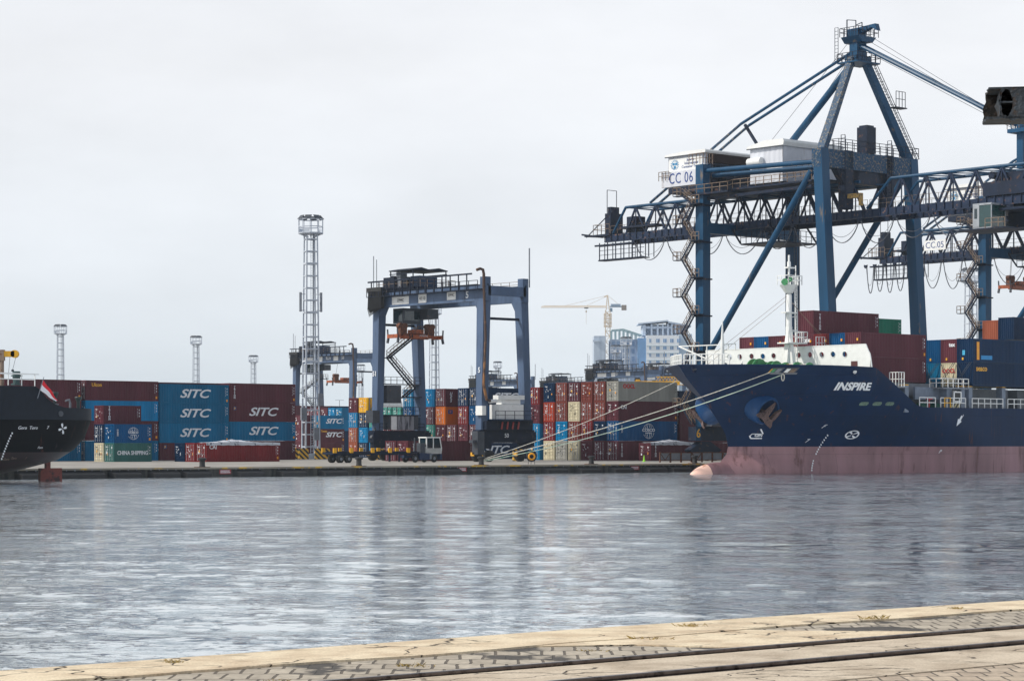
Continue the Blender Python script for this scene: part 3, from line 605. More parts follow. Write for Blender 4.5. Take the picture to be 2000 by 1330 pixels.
cont(FS, 0, 0, 2.6, 6.06, ST, 'royal_blue', 'blue short container with globe emblem on the sea green one', g, logo=[('COSCO', 0.45, 3.1, 1.42, LETW, dict(bold=0.015)), ('SHIPPING', 0.22, 3.1, 1.08, LETW, {}), ('中远海运', 0.3, 0.6, 1.4, LETW, dict(vertical=True))])
globe([o for o in COL.objects if o.get('label','').startswith('blue short container with globe')][0], 3.1, 1.3, 0.85)
for i, (c, lb) in enumerate((('cream','cream container with red words, bottom left of the short stack'), ('navy','navy container on the cream one in the short stack'), ('maroon','maroon short container topmost in the short stack, upright lettering'))):
    cont(FS, 0, -2.75, i*2.6, 6.06, ST, c, lb, g, logo=TRI(0.95) if i == 2 else None)
f_ = at(403, 315.0); FT = Frame(f_.x, f_.y)
cont(FT, 0, 0, 0, 12.19, ST, 'red', 'dark red container with three white letters under the tarpaulin', g, logo=CAI())
cont(FT, 0, -2.75, 0, 12.19, ST, 'red', 'red container behind the dark red one with the tarpaulin', g, side=False)
cont(FT, 0, -5.5, 0, 12.19, ST, 'navy', 'navy container with its doors left of the two red doors', g, side=False)
def tarp(fr, b1, L, H, lab):
    m = MB(); nx, ny = 48, 10; vs = []; r = random.Random(3)
    hb = [max(0, 0.42*math.exp(-((i/nx-0.42)/0.2)**2) + 0.03*r.random()) for i in range(nx+1)]
    for i in range(nx+1):
        for j in range(ny+1):
            x = -0.05 + (L+0.1)*i/nx; y = -0.06 + 2.56*j/ny; e = min(j, ny-j)/ny*2
            z = H+0.03 + hb[i]*(0.35+0.65*e) + 0.05*math.sin(i*1.1+j) * e
            vs.append((x, y, z))
    fs = [(i*(ny+1)+j, (i+1)*(ny+1)+j, (i+1)*(ny+1)+j+1, i*(ny+1)+j+1) for i in range(nx) for j in range(ny)]
    n = len(vs)
    for i in range(nx+1): vs.append((-0.05+(L+0.1)*i/nx, -0.075, H-0.32+0.03*math.sin(i)))
    fs += [(i*(ny+1), n+i, n+i+1, (i+1)*(ny+1)) for i in range(nx)]
    m.add(vs, fs); o = m.build('tarpaulin', mat('pale_tarpaulin', (190,196,206), 0.4, second=(60,70,96), scale=0.9, thr=(0.55,0.6), vary=0.15), None, True)
    o.location = fr.w(0,0,0); o.rotation_euler = (0,0,fr.ang); tag(o, lab, 'tarpaulin', 'tarpaulins over containers')
tarp(FT, 0, 12.19, ST, 'pale bulging tarpaulin over the dark red container at left')
tarp(FBf, 0, 12.19, ST, 'pale tarpaulin over the maroon container near the ship bow')

# ------------------------------------------------------------ ship-to-shore crane
def rails(m, pts, h=1.1, r=0.04, step=1.6, n=4):
    """hand rail along a polyline"""
    for p, q in zip(pts[:-1], pts[1:]):
        p = Vector(p); q = Vector(q); k = max(1, round((q-p).length/step)); u = Vector((0,0,1))
        for hh in (h, h*0.52): m.bar(p+u*hh, q+u*hh, r*1.6)
        for i in range(k+1): c = p.lerp(q, i/k); m.bar(c, c+u*h, r*1.6)
def ladder(m, p, q, wd=0.5, r=0.05, step=0.45, side=None):
    p = Vector(p); q = Vector(q); d = q-p; s = Vector(side or (0,1,0)).normalized()*wd/2
    m.bar(p-s, q-s, r); m.bar(p+s, q+s, r)
    k = max(1, int(d.length/step))
    for i in range(k+1): c = p.lerp(q, i/k); m.bar(c-s, c+s, r*0.8)
def stair(m, mr, p, q, side, wd=0.7):
    """open stair flight with stringers, treads and hand rails (rails go to mr)"""
    p = Vector(p); q = Vector(q); s = Vector(side).normalized()*wd/2; u = Vector((0,0,1))
    for sg in (-1,1):
        m.bar(p+s*sg, q+s*sg, 0.08, 0.24)
        for hh in (0.55,1.05): mr.bar(p+s*sg+u*hh, q+s*sg+u*hh, 0.06)
        for i in range(5): c = p.lerp(q, i/4)+s*sg; mr.bar(c, c+u*1.05, 0.05)
    k = int(abs(q.z-p.z)/0.28)
    for i in range(k): c = p.lerp(q, (i+0.5)/k); m.bar(c-s, c+s, 0.22, 0.04)
def festoon(root, a, b0, bs, ztop, sags):
    m = MB(); tm = MB()
    for i in range(len(bs)-1):
        p, q = bs[i], bs[i+1]; sg = sags[i % len(sags)]
        for off, extra in ((0,0),(0.12,-0.12),(-0.1,0.7)):
            pts = []
            for k in range(15):
                t = k/14; sg2 = sg*(1.0 if extra <= 0 else 0.72)
                pts.append(L3(a+off, p+0.2+(q-p-0.4)*t, ztop-0.35-sg2*(1-(2*t-1)**2)**0.8))
            m.tube(pts, 0.05 if extra <= 0 else 0.03, 4)
    for b in bs:
        tm = MB(); tm.fbox(a-0.15, a+0.15, b-0.3, b+0.3, ztop-0.4, ztop-0.05); tm.bar(L3(a,b-0.35,ztop), L3(a,b-0.1,ztop-0.6), 0.14); tm.bar(L3(a,b+0.35,ztop), L3(a,b+0.1,ztop-0.6), 0.14); tm.build('festoon_trolley', STEELD, root)
    m.build('festoon_cable', CABLE, root)
def sts(fr, label, number, main=True):
    root = empty('ship_to_shore_crane', fr.w(0,0,0), fr.ang, label, 'harbour crane', 'ship to shore cranes')
    B = lambda m, n, mt, sm=False: m.build(n, mt, root, sm)
    # legs
    for a in (0, 19):
        B(MB().bar(L3(a,0,4.6), L3(a,0,42.3 if a == 0 else 40.5), 1.5, 1.5), 'leg', STEELB)
        B(MB().bar(L3(a,24.5,4.6), L3(a,22.2,42.5), 1.7, 1.7, 1.5, 1.5), 'leg', STEELB)
    for b in (0, 24.5):
        m = MB().fbox(-2.2, 21.2, b-0.75, b+0.75, 2.9, 4.9)
        B(m, 'sill_beam', STEELD)
        for a in (0, 19):
            m = MB().fbox(a-2.6, a+2.6, b-0.95, b+0.95, 2.2, 3.6) if False else MB()
            m.prism([(a-3.2,1.6),(a-0.9,2.8),(a+0.9,2.8),(a+3.2,1.6),(a+2.6,1.0),(a-2.6,1.0)], 'y', -(b+0.6), -(b-0.6))
            for k in (-2.4,-0.8,0.8,2.4): m.tube([L3(a+k, b-0.25, 0.42), L3(a+k, b+0.25, 0.42)], 0.38, 14)
            m.fbox(a-3.3, a-0.2, b-0.7, b+0.7, 0.7, 1.2); m.fbox(a+0.2, a+3.3, b-0.7, b+0.7, 0.7, 1.2)
            B(m, 'wheel_bogie', STEELD)
    m = MB().fbox(-0.6, 3.4, 0.8, 2.4, 4.95, 6.5).fbox(-0.4,0.9,0.85,2.2,6.5,6.9); B(m, 'equipment_box', DARKG)
    if main:
        o = shared('lettering', text_mesh('6', 1.7, bold=0.03), [LETY], root, L3(-1.7, 0.78, 3.9))
        B(MB().fbox(-2.23,-1.2,0.755,0.77,2.9,4.9), 'number_plate', STEELB)
    for a in (0, 19):
        B(MB().bar(L3(a,0.7,13.2), L3(a,23.6,13.2), 1.0, 1.4), 'portal_tie_beam', STEELB)
        B(MB().tube([L3(a,20.6,39.6), L3(a,0.6,14.6)], 0.46, 14), 'diagonal_brace', STEELB, True)
    for b, z in ((0,33.3),): B(MB().bar(L3(0.6,b,z), L3(18.4,b,z), 1.0, 1.5), 'cross_beam', STEELB)
    # waterside top beam with its hangers
    m = MB().bar(L3(-0.78,22.1,41.25), L3(19.8,22.1,41.25), 1.6, 2.5)
    B(m, 'top_beam', STEELP)
    m = MB()
    for a in (5.2, 13.8):
        m.fbox(a-0.75, a+0.75, 21.5, 22.9, 34.6, 42.6)
        m.prism([(a-0.75,40.1),(a-2.6,40.1),(a-0.75,37.8)] if a < 9 else [(a+0.75,40.1),(a+2.6,40.1),(a+0.75,37.8)], 'y', -22.7, -21.7)
        m.prism([(a+0.75,40.1),(a+2.6,40.1),(a+0.75,37.0)] if a < 9 else [(a-0.75,40.1),(a-2.6,40.1),(a-0.75,37.0)], 'y', -22.7, -21.7)
    m.fbox(6, 13, 21.6, 22.7, 38.2, 40.0)
    B(m, 'girder_hanger', STEELD)
    B(MB().fbox(4.7,5.3,22.9,25.2,36.0,36.6).fbox(4.7,5.3,24.9,25.2,34.9,36.0), 'yellow_bracket', mat('faded_yellow', (186,150,84), 0.6, second=(110,96,80), scale=3, thr=(0.5,0.6)))
    m = MB().fbox(8.7,10.6,21.2,23.0,42.55,46.2); m.fbox(8.9,10.4,21.4,22.8,46.2,46.45); B(m, 'cable_reel_cabin', STEELD)
    m = MB()
    for a in (3.6, 13.4): ladder(m, L3(a,23.1,36), L3(a,23.1,44.6), 0.7, 0.07); m.bar(L3(a,23.5,36),L3(a,23.5,44.4),0.06)
    rails(m, [L3(2.6,21.1,42.5), L3(2.6,23.2,42.5), L3(19.6,23.2,42.5), L3(19.6,21.0,42.5), L3(2.6,21.1,42.5)], 1.5, 0.045, 1.4)
    B(m, 'top_beam_railing', STEELD)
    # ties between the legs
    for a, z in ((0.0,41.5),(1.3,40.9),(19.0,40.6)):
        B(MB().tube([L3(a,0.6,z-0.1), L3(a,21.6,z-0.7)], 0.34, 12), 'tie_pipe', STEELB, True)
    # apex frame
    m = MB().bar(L3(0.4,22.1,42.4), L3(8.2,20.7,55.9), 1.15, 1.0, 0.95, 0.8); B(m, 'apex_leg', STEELP)
    m = MB().bar(L3(18.6,22.1,42.4), L3(10.8,20.7,55.9), 1.15, 1.0, 0.95, 0.8); B(m, 'apex_leg', STEELB)
    m = MB().fbox(7.9,11.1,19.7,21.7,55.3,56.2).fbox(8.5,10.5,20.0,21.4,56.2,58.9)
    m.add([L3(a,b,z) for a in (9.1,9.9) for b,z in ((20.6,59.0),(23.4,59.9),(24.4,59.3),(24.1,60.3),(20.6,60.1))], [(0,1,2,3,4),(9,8,7,6,5),(0,5,6,1),(1,6,7,2),(2,7,8,3),(3,8,9,4),(4,9,5,0)])
    m.prism([(7.6,58.8),(11.4,58.8),(10.6,58.0),(8.4,58.0)], 'y', -22.4, -19.2); m.fbox(7.2,12,18.9,22.6,55.1,55.3).fbox(8.6,10.4,19.6,21.4,59.0,60.0)
    B(m, 'apex_head', STEELB)
    m = MB(); rails(m, [L3(7.4,19.2,58.8), L3(7.4,22.6,58.8), L3(11.6,22.6,58.8), L3(11.6,19.2,58.8), L3(7.4,19.2,58.8)], 1.2, 0.045, 0.9)
    rails(m, [L3(7.2,18.9,55.3), L3(7.2,22.6,55.3), L3(12,22.6,55.3), L3(12,18.9,55.3), L3(7.2,18.9,55.3)], 1.2, 0.045, 0.9)
    ladder(m, L3(7.3,18.7,55.3), L3(7.3,18.7,60.2), 0.6, 0.06); m.bar(L3(8,20,58.9), L3(8,20,61.2), 0.12); m.bar(L3(8,20,61.2), L3(8,21.6,60.9), 0.1); m.bar(L3(8,21.6,58.9),L3(8,21.6,60.9),0.1); m.bar(L3(10.6,20.5,58.9), L3(10.6,20.5,61.1), 0.1); m.bar(L3(10.6,20.5,61.1), L3(9.4,20.5,60.6), 0.1)
    ladder(m, L3(19.6,22.6,42.6), L3(12.2,21.2,55.2), 0.6, 0.07, 0.5, (0,1,0)); ladder(m, L3(20.1,22.6,42.6), L3(12.7,21.2,55.2), 0.6, 0.07, 1.2, (0,1,0))
    rails(m, [L3(15.4,22.6,49.6), L3(17.4,22.6,49.6)], 2.2, 0.045, 0.6); m.fbox(15.2,17.6,21.6,22.8,49.45,49.6)
    B(m, 'apex_railing', STEELD)
    # stays
    az = 56.0
    B(MB().tube([L3(9.5,20.4,az), L3(9.5,6.6,44.0)], 0.5, 12), 'back_stay', STEELB, True)
    j = fr.ata(1455, 244, 9.5); jb, jz = j if main else (-1.0, 48.7)
    j2 = fr.ata(1395, 290, 9.5)[0] if main else -8.5
    for a in (8.6, 10.4):
        B(MB().tube([L3(a,20.0,az+0.6), L3(a,jb,jz)], 0.22, 8), 'upper_back_stay', STEELB, True)
        B(MB().tube([L3(a,jb,jz), L3(a,-19.5,39.0)], 0.2, 8), 'lower_back_stay', STEELP, True)
    B(MB().bar(L3(9.5,jb,jz), L3(9.5,jb+3.4,44.6), 0.35), 'stay_strut', STEELD)
    for a in (9.1, 9.9):
        B(MB().tube([L3(a,21.4,az+1.6), L3(a,34.6,50.75)], 0.28, 8), 'forestay', STEELB, True)
        B(MB().tube([L3(a,34.6,50.75), L3(a,47.8,43.9)], 0.26, 8), 'forestay', STEELB, True)
    m = MB()
    for k in range(4): m.tube([L3(9.5+0.3*k,21.8,59.4-0.9*k), L3(9.5+0.3*k,48.2,43.4-0.25*k)], 0.035, 3)
    for k in range(2): m.tube([L3(9+k,20.2,58.9-k), L3(9+k,3.5+4.0*k,44.8)], 0.04, 3)
    B(m, 'hoist_wires', WIRE)
    m = MB().fbox(9.0,10.0,47.9,48.9,38.2,42.8).fbox(8.2,10.8,47.0,49.8,42.8,43.3); m.bar(L3(9.5,48.4,43.3),L3(9.5,48.4,44.6),1.0)
    for k in range(3): m.bar(L3(8.6+k*0.9,47.4,43.3), L3(8.3+k*0.9,47.2,45.2), 0.1)
    B(m, 'boom_post', STEELB)
    mr = MB(); rails(mr, [L3(8.2,49.8,43.3), L3(8.2,47,43.3), L3(10.8,47,43.3)], 1.2, 0.04, 0.9); B(mr, 'boom_post_railing', TAN)
    # main girder and boom: bottom box chords, top tubes, lattice
    def lattice(name, b0, b1, t0, t1, ends):
        m = MB(); mt = MB(); n = round((b1-b0)/4.1); st = (b1-b0)/n
        for a in (6.6, 12.4):
            m.bar(L3(a,b0,33.95), L3(a,b1,33.95), 0.6, 1.0)
            m.bar(L3(a-0.35,b0,33.35), L3(a-0.35,b1,33.35), 0.35, 0.12)
            mt.tube([L3(a,t0,38.4), L3(a,t1,38.4)], 0.22, 8)
            if ends[0] is not None: mt.tube([L3(a,t0,38.4), L3(a,ends[0],34.6)], 0.2, 8)
            if ends[1] is not None: mt.tube([L3(a,t1,38.4), L3(a,ends[1],34.6)], 0.2, 8)
            for i in range(n):
                p = b0+i*st; q = p+st/2; r_ = p+st
                for x, y in ((p,q),(r_,q)):
                    if t0-0.1 <= q <= t1+0.1: m.bar(L3(a,x,34.4), L3(a,q,38.3), 0.24)
                if t0 <= q <= t1: m.bar(L3(a,q,34.4), L3(a,q,38.3), 0.13)
            for x in [b0+i*1.37 for i in range(int((b1-b0)/1.37))]: m.bar(L3(a-0.42,x,33.4), L3(a-0.42,x,34.5), 0.1)
        for i in range(n+1):
            q = b0+i*st
            m.bar(L3(6.6,q,34.1), L3(12.4,q,34.1), 0.3)
            if t0 <= q <= t1: mt.bar(L3(6.6,q,38.4), L3(12.4,q,38.4), 0.2); mt.bar(L3(6.6,q,38.4), L3(12.4,min(q+st,t1),38.4), 0.13)
        o = m.build(name, TRUSS, root); mt.build('top_chord', STEELB, o, True)
        mr = MB(); rails(mr, [L3(7.4,b0,34.6), L3(7.4,b1,34.6)], 1.3, 0.03, 1.5); rails(mr, [L3(13.4,b0,34.6), L3(13.4,b1,34.6)], 1.3, 0.03, 1.5); mr.build('girder_railing', TAN, o)
        return o
    lattice('girder', -27.0, 24.2, -22.8, 23.5, (-25.6, None))
    lattice('boom', 24.6, 66.0, 29.0, 64.0, (24.8, 65.5))
    m = MB().fbox(6.0,13,-29.4,-25.8,34.3,34.6).fbox(8.0,10.6,-28.9,-27.6,34.6,38.0).fbox(8.3,10.0,-28.6,-27.8,38.0,39.0)
    m.bar(L3(6.6,-32.6,34.9), L3(6.6,-28,34.2), 0.25); m.bar(L3(12.4,-33.0,34.9), L3(12.4,-28,34.2), 0.25); m.bar(L3(6.6,-32.0,34.6), L3(12.4,-30.5,34.6), 0.2); m.bar(L3(6.6,-31.6,34.4),L3(6.6,-25.6,38.2),0.12)
    m.fbox(6.2,8.5,-24.0,-16.0,35.2,35.5).fbox(7,9,-23,-21,34.6,37.0); m.bar(L3(8,-28.4,38), L3(8,-28.4,41.6),0.08); m.bar(L3(10,-28.4,38), L3(10,-28.4,41.6),0.08); m.bar(L3(8,-28.4,41.6), L3(10,-28.4,41.6),0.08)
    B(m, 'backreach_platform', STEELD)
    m = MB().bar(L3(6.2,-29.2,32.9), L3(6.2,-19.8,32.9), 0.25).bar(L3(6.2,-28.2,30.6), L3(6.2,-18.4,30.6), 0.25)
    m.bar(L3(7.2,-29.2,32.9), L3(7.2,-19.8,32.9), 0.2).fbox(5.9,7.4,-28.2,-18.4,30.5,30.65)
    for k in range(7): b_ = -28.2+k*1.8; m.bar(L3(6.2,b_,30.6), L3(6.2,b_,33.3), 0.12); m.bar(L3(7.3,b_,30.6), L3(7.3,b_,33.3), 0.1)
    for z in (31.4,32.1): m.bar(L3(6.2,-28.2,z), L3(6.2,-18.4,z), 0.07)
    ladder(m, L3(6.8,-21.2,30.6), L3(6.8,-21.2,33.6), 0.6, 0.07)
    B(m, 'hanging_cage', STEELD)
    mr = MB(); rails(mr, [L3(6.0,-25.8,34.6), L3(6.0,-29.4,34.6), L3(13,-29.4,34.6)], 1.5, 0.04, 0.9); B(mr, 'platform_railing', TAN)
    bs = [-20.4,-13.6,-7.4,-1.6,6.0,11.8,17.8,24.0,30.2,36.4,42.6] if main else [-30,-28,-25.8,-23.6,-21.2,-17.5,-13.4,-9.0,-3.0,4.0,10,17,24,31,38]
    festoon(root, 6.0, 0, bs, 33.3, [2.9,3.1,2.8,3.2] if main else [4.6,4.4,4.7,4.5])
    # machinery houses
    def house(name, a0, a1, b0, b1, z0, z1, rise):
        m = MB(); n = int((b1-b0)/0.45); bm_ = (b0+b1)/2
        def wall(p, q, nseg):
            p = Vector(p); q = Vector(q); d = (q-p)/nseg; nrm = d.normalized().cross(Vector((0,0,1)))*0.05
            vs = []
            for i in range(nseg+1):
                c = p+d*i
                for cc in (c+nrm*(i%2), c+d*0.5+nrm*(i%2)): vs += [(cc.x,cc.y,z0),(cc.x,cc.y,z1)]
            m.add(vs, [(2*i,2*i+2,2*i+3,2*i+1) for i in range(len(vs)//2-2)])
        wall(L3(a0,b0,0), L3(a0,b1,0), n); wall(L3(a0,b1,0), L3(a1,b1,0), int((a1-a0)/0.45)); wall(L3(a1,b1,0), L3(a1,b0,0), n); wall(L3(a1,b0,0), L3(a0,b0,0), int((a1-a0)/0.45))
        m.fbox(a0,a1,b0,b1,z0-0.15,z0)
        o = B(m, name, HOUSE)
        r_ = MB(); e = 0.35
        r_.add([L3(a,b,z) for a in (a0-e,a1+e) for b,z in ((b0-e,z1-0.1),(b0-e,z1+0.25),(bm_,z1+rise),(b1+e,z1+rise*0.9),(b1+e+0.15,z1+rise*0.5),(b1+e,z1-0.1))], [(0,1,2,3,4,5),(11,10,9,8,7,6)]+[(i,i+6,(i+1)%6+6,(i+1)%6) for i in range(6)])
        r_.build('roof', WHITE, o)
        d = MB()
        for a in (a0-e-0.03, ): d.bar(L3(a,b0-e,z1-0.12), L3(a,b1+e,z1-0.12), 0.08, 0.14)
        d.build('eaves_gutter', DARKG, o)
        return o
    h1 = house('machinery_house', 2.6, 14.5, -9.6, -2.2, 39.9, 44.5, 0.5)
    m = MB().fbox(2.1, 2.45, -10.6, -1.6, 40.0, 42.2); s1 = m.build('number_board', HOUSE, h1)
    m = MB().fbox(2.2, 14, -9.2, -1.2, 39.0, 39.85); m.build('house_floor', STEELD, h1)
    def on_front(txt, size, b, z, a, mt, **kw):       # lettering that faces -a
        o = shared('lettering', text_mesh(txt, size, **kw), [mt], root, L3(a, b, z)); o.rotation_euler = (0,0,R(-90)); return o
    on_front('CC 06' if number == 6 else 'CC 05', 2.2, -6.5, 41.1, 2.08, LETB, bold=0.0, xs=0.78, spacing=1.1)
    m = MB().fbox(2.44,2.5,-9.3,-2.6,42.25,44.1); m.build('name_board', WHITE, h1)
    for k, tx in enumerate(('Jakarta', 'International', 'Container Terminal')): on_front(tx, 0.55, -4.9+0.2*k, 43.75-k*0.5, 2.42, LETB)
    m = MB(); r_ = random.Random(9)
    for i in range(16):
        an = i*math.pi/8; m.add([L3(2.40, -8.1+math.cos(an+da)*rr, 43.2+math.sin(an+da)*rr*0.9) for rr, da in ((0.55,-0.1),(0.85,-0.06),(0.85,0.06),(0.55,0.1))], [(0,1,2,3)])
    for y0, z0_ in ((-8.55,43.15),(-8.02,43.15),(-8.3,42.7)): m.fbox(2.40,2.42,y0,y0+0.42,z0_,z0_+0.34)
    m.build('emblem', mat('emblem_light_blue', (40,130,180), 0.5), h1)
    m = MB().fbox(2.4,2.5,-3.6,-2.5,41.9,43.2) ; m.build('door_frame', DARKG, h1) if False else None
    h2 = house('machinery_house', 3.0, 15.0, 6.4, 12.6, 39.3, 44.2, 0.9)
    m = MB().tube([L3(2.6,6.5,42.2),L3(2.6,9.0,42.2)], 0.6, 12); m.build('vent_hood', WHITE, h2, True)
    m = MB().fbox(3.2,14.3,-2.15,-1.5,39.0,42.9).fbox(3.2,14.3,-1.5,6.2,38.8,39.2); B(m, 'hoist_enclosure', STEELD)
    m = MB().fbox(3.2,14.3,-2.1,-1.0,43.0,44.3); B(m, 'louvre_panel', mat('brown_panel', (44,32,32), 0.7, spec=0.2))
    m = MB()
    for k in range(8): m.bar(L3(3.3+k*1.5,-1.3,39.2), L3(3.3+k*1.5,-1.3,43.0), 0.16); m.bar(L3(3.6+k*1.5,-0.4,41.6), L3(3.6+k*1.5,-1.3,42.9), 0.1)
    m.bar(L3(3.2,-1.2,42.8), L3(14.3,-1.2,42.8), 0.25); m.bar(L3(3.2,-1.2,41.0), L3(14.3,-1.2,41.0), 0.35)
    B(m, 'enclosure_frame', STEELD)
    # long walkway
    m = MB().fbox(-1.2, 3.0, -1.6, 6.0, 37.9, 38.15).fbox(-0.2,2.8,6.0,20.8,38.2,38.45).fbox(2.8,16,-2,20.5,38.5,38.75); m.bar(L3(0.2,-1,37.4), L3(0.2,20.5,37.6), 0.3, 0.4)
    B(m, 'walkway', STEELD)
    mr = MB(); rails(mr, [L3(-1.2,-1.6,38.15), L3(-1.2,6.0,38.15), L3(-0.2,6.0,38.45), L3(-0.2,20.8,38.45)], 1.2, 0.05, 1.5); B(mr, 'walkway_railing', TAN); mr = MB(); rails(mr, [L3(-0.9,-1.9,42.4),L3(-0.9,1.0,42.4),L3(0.9,1.0,42.4)],1.5,0.05,0.7);  B(mr, 'walkway_railing', TAN); mr = MB(); rails(mr, [L3(1.9,-10.9,41.0),L3(1.9,-8.8,41.0)],1.3,0.05,0.6)
    B(mr, 'walkway_railing', TAN); mr = MB(); rails(mr, [L3(2.2,12.8,39.3), L3(2.2,20.5,39.3)], 1.1, 0.05, 1.2); rails(mr, [L3(3.2,15,40.6), L3(3.2,20.5,40.6)], 1.1, 0.05, 1.2)
    B(mr, 'walkway_railing', TAN)
    m = MB().fbox(5.5,13.5,2.2,9.6,31.0,31.2)
    for bb in (2.2,9.6): 
        for aa in (5.5,13.5): m.bar(L3(aa,bb-2.2,34), L3(aa,bb,31.2), 0.2)
    rails(m, [L3(5.5,2.2,31.2), L3(5.5,9.6,31.2), L3(13.5,9.6,31.2)], 1.6, 0.045, 1.1)
    B(m, 'service_platform', STEELD)
    # stair tower on the landside leg
    m = MB(); mr = MB(); z = 5.2; top = 38.0; per = 5.25; i = 0
    a = -1.35
    while z < top-0.5:
        zm = min(z+per/2, top); ze = min(z+per, top)
        stair(m, mr, L3(a,-0.6,z), L3(a,-2.6,zm), (1,0,0)); m.fbox(a-0.5,a+0.5,-4.2,-2.5,zm-0.1,zm); rails(mr, [L3(a-0.5,-2.7,zm),L3(a-0.5,-4.2,zm),L3(a+0.5,-4.2,zm)],1.15,0.05,0.8)
        if ze > zm+0.4:
            stair(m, mr, L3(a,-2.6,zm), L3(a,-0.6,ze), (1,0,0)); m.fbox(a-0.5,a+0.6,-0.9,1.0,ze-0.1,ze); rails(mr, [L3(a-0.5,-0.4,ze),L3(a-0.5,1.0,ze)],1.15,0.05,0.7)
            m.fbox(-0.95,0.95,-0.95,0.95,ze-0.35,ze-0.15)
        z = ze
    B(m, 'stairs', STEELD); B(mr, 'stair_railing', TAN)
    m = MB(); ladder(m, L3(18.6,0.9,6), L3(18.6,0.9,38), 0.5, 0.07, 0.4, (1,0,0)); m.bar(L3(19.2,1.1,6),L3(19.2,1.1,38),0.12)
    B(m, 'leg_ladder', DARKG)
    # operator cab and trolley on the boom
    tb = 44.2 if main else 18.0
    if not main: tb = 17.5
    m = MB().fbox(6.0,13.0,tb+0.6,tb+8.0,34.6,36.4).fbox(7,12,tb+2.0,tb+6.5,36.4,37.6); m.tube([L3(7,tb+1.2,37.4),L3(12,tb+1.2,37.4)],0.5,12)
    m.fbox(6.0,13,tb-1.0,tb+8,32.6,32.9).fbox(9.5,12.8,tb+2,tb+5,30.6,33.0)
    B(m, 'trolley', STEELD)
    if main:
        cabm = MB(); a0, a1, b0, b1 = 4.4, 7.4, tb+0.2, tb+3.2
        cabm.fbox(a0,a1,b0,b1,33.3,33.55).fbox(a0,a1,b0,b0+0.9,30.5,33.3).fbox(a0,a1,b0,b1,30.2,30.45)
        for aa in (a0,a1-0.12):
            for bb in (b0+0.9,b1-0.12): cabm.fbox(aa,aa+0.12,bb,bb+0.12,30.4,33.4)
        cb = B(cabm, 'operator_cab', mat('cab_grey_white', (150,156,164), 0.5, vary=0.15))
        MB().fbox(a0+0.05,a1-0.05,b0+0.95,b1-0.06,30.5,33.25).build('cab_window', TEALG, cb)
        MB().fbox(a0-0.02,a0+0.01,b0+0.25,b0+0.7,31.6,32.9).build('door_window', GLASS, cb)
        m = MB().fbox(2.8,8.5,tb-1.4,tb+6.5,30.0,30.15); m.build('cab_floor', STEELD, cb)
        mr = MB(); rails(mr, [L3(2.8,tb+3.4,30.15),L3(2.8,tb+6.5,30.15)],1.2,0.05,0.9); mr.build('cab_railing', TAN, cb)
    return root
crane6 = sts(Frame(27.3, 329.4), 'tall blue lattice-boom quay crane with white machinery houses, behind the blue ship bow', 6)
f5 = Frame(*Frame(27.3, 329.4).w(65.0, 0)[:2])
crane5 = sts(f5, 'blue quay crane at the right edge, farther away behind the nearer crane', 5, False)
m = MB().fbox(5.9,6.0,-17.2,-12.6,34.9,36.6); nb = m.build('number_board', WHITE, crane5)
o = shared('lettering', text_mesh('CC.05', 1.5, bold=-0.01), [LETB], crane5, L3(5.88,-14.9,35.75)); o.rotation_euler = (0,0,R(-90))
# spreader hanging from the farther crane
def spreader(loc, rz, L, label, group, rope_to):
    r = empty('spreader', loc, rz, label, 'spreader', group); h = L/2
    MB().box(-h*0.62,h*0.62,-0.45,-0.1,-0.25,0.3).box(-h*0.62,h*0.62,0.1,0.45,-0.35,0.45).box(-0.9,1.0,-0.7,0.7,0.45,1.0).build('spreader_beam', ORANGE, r)
    for s in (-1,1):
        MB().box(min(s*h*0.55,s*h),max(s*h*0.55,s*h),-0.25,0.25,-0.15,0.2).box(s*h-0.2,s*h+0.2,-1.2,1.2,-0.3,0.25).build('end_beam', ORANGE, r)
        for y in (-1.15,1.15):
            MB().bar((s*h,y,-0.3),(s*h+s*0.12,y*1.05,-1.0),0.28).bar((s*(h+0.02),y,-0.5),(s*(h+0.15),y,1.0),0.16).build('corner_flipper', DARKG, r)
    for s in (-1,1):
        x = s*h*0.62
        MB().tube([(x-0.35,-0.35,1.5),(x-0.35,0.35,1.5)],0.42,14).tube([(x+0.45,-0.35,1.5),(x+0.45,0.35,1.5)],0.42,14).box(x-0.55,x+0.65,-0.45,0.45,0.2,1.6).build('sheave_block', RUST, r)
        MB().bar((x,-0.1,1.7),(x*0.8,-0.1,rope_to-loc[2]),0.05).bar((x+0.3,0.3,1.7),(x*0.8+0.3,0.3,rope_to-loc[2]),0.05).build('hoist_rope', WIRE, r)
    return r
sb5, sz5 = f5.ata(1990, 562, 9.5)
spreader(f5.w(9.5, sb5, sz5), f5.ang, 7.5, 'orange spreader hanging below the farther quay crane at right', None, 33.5)

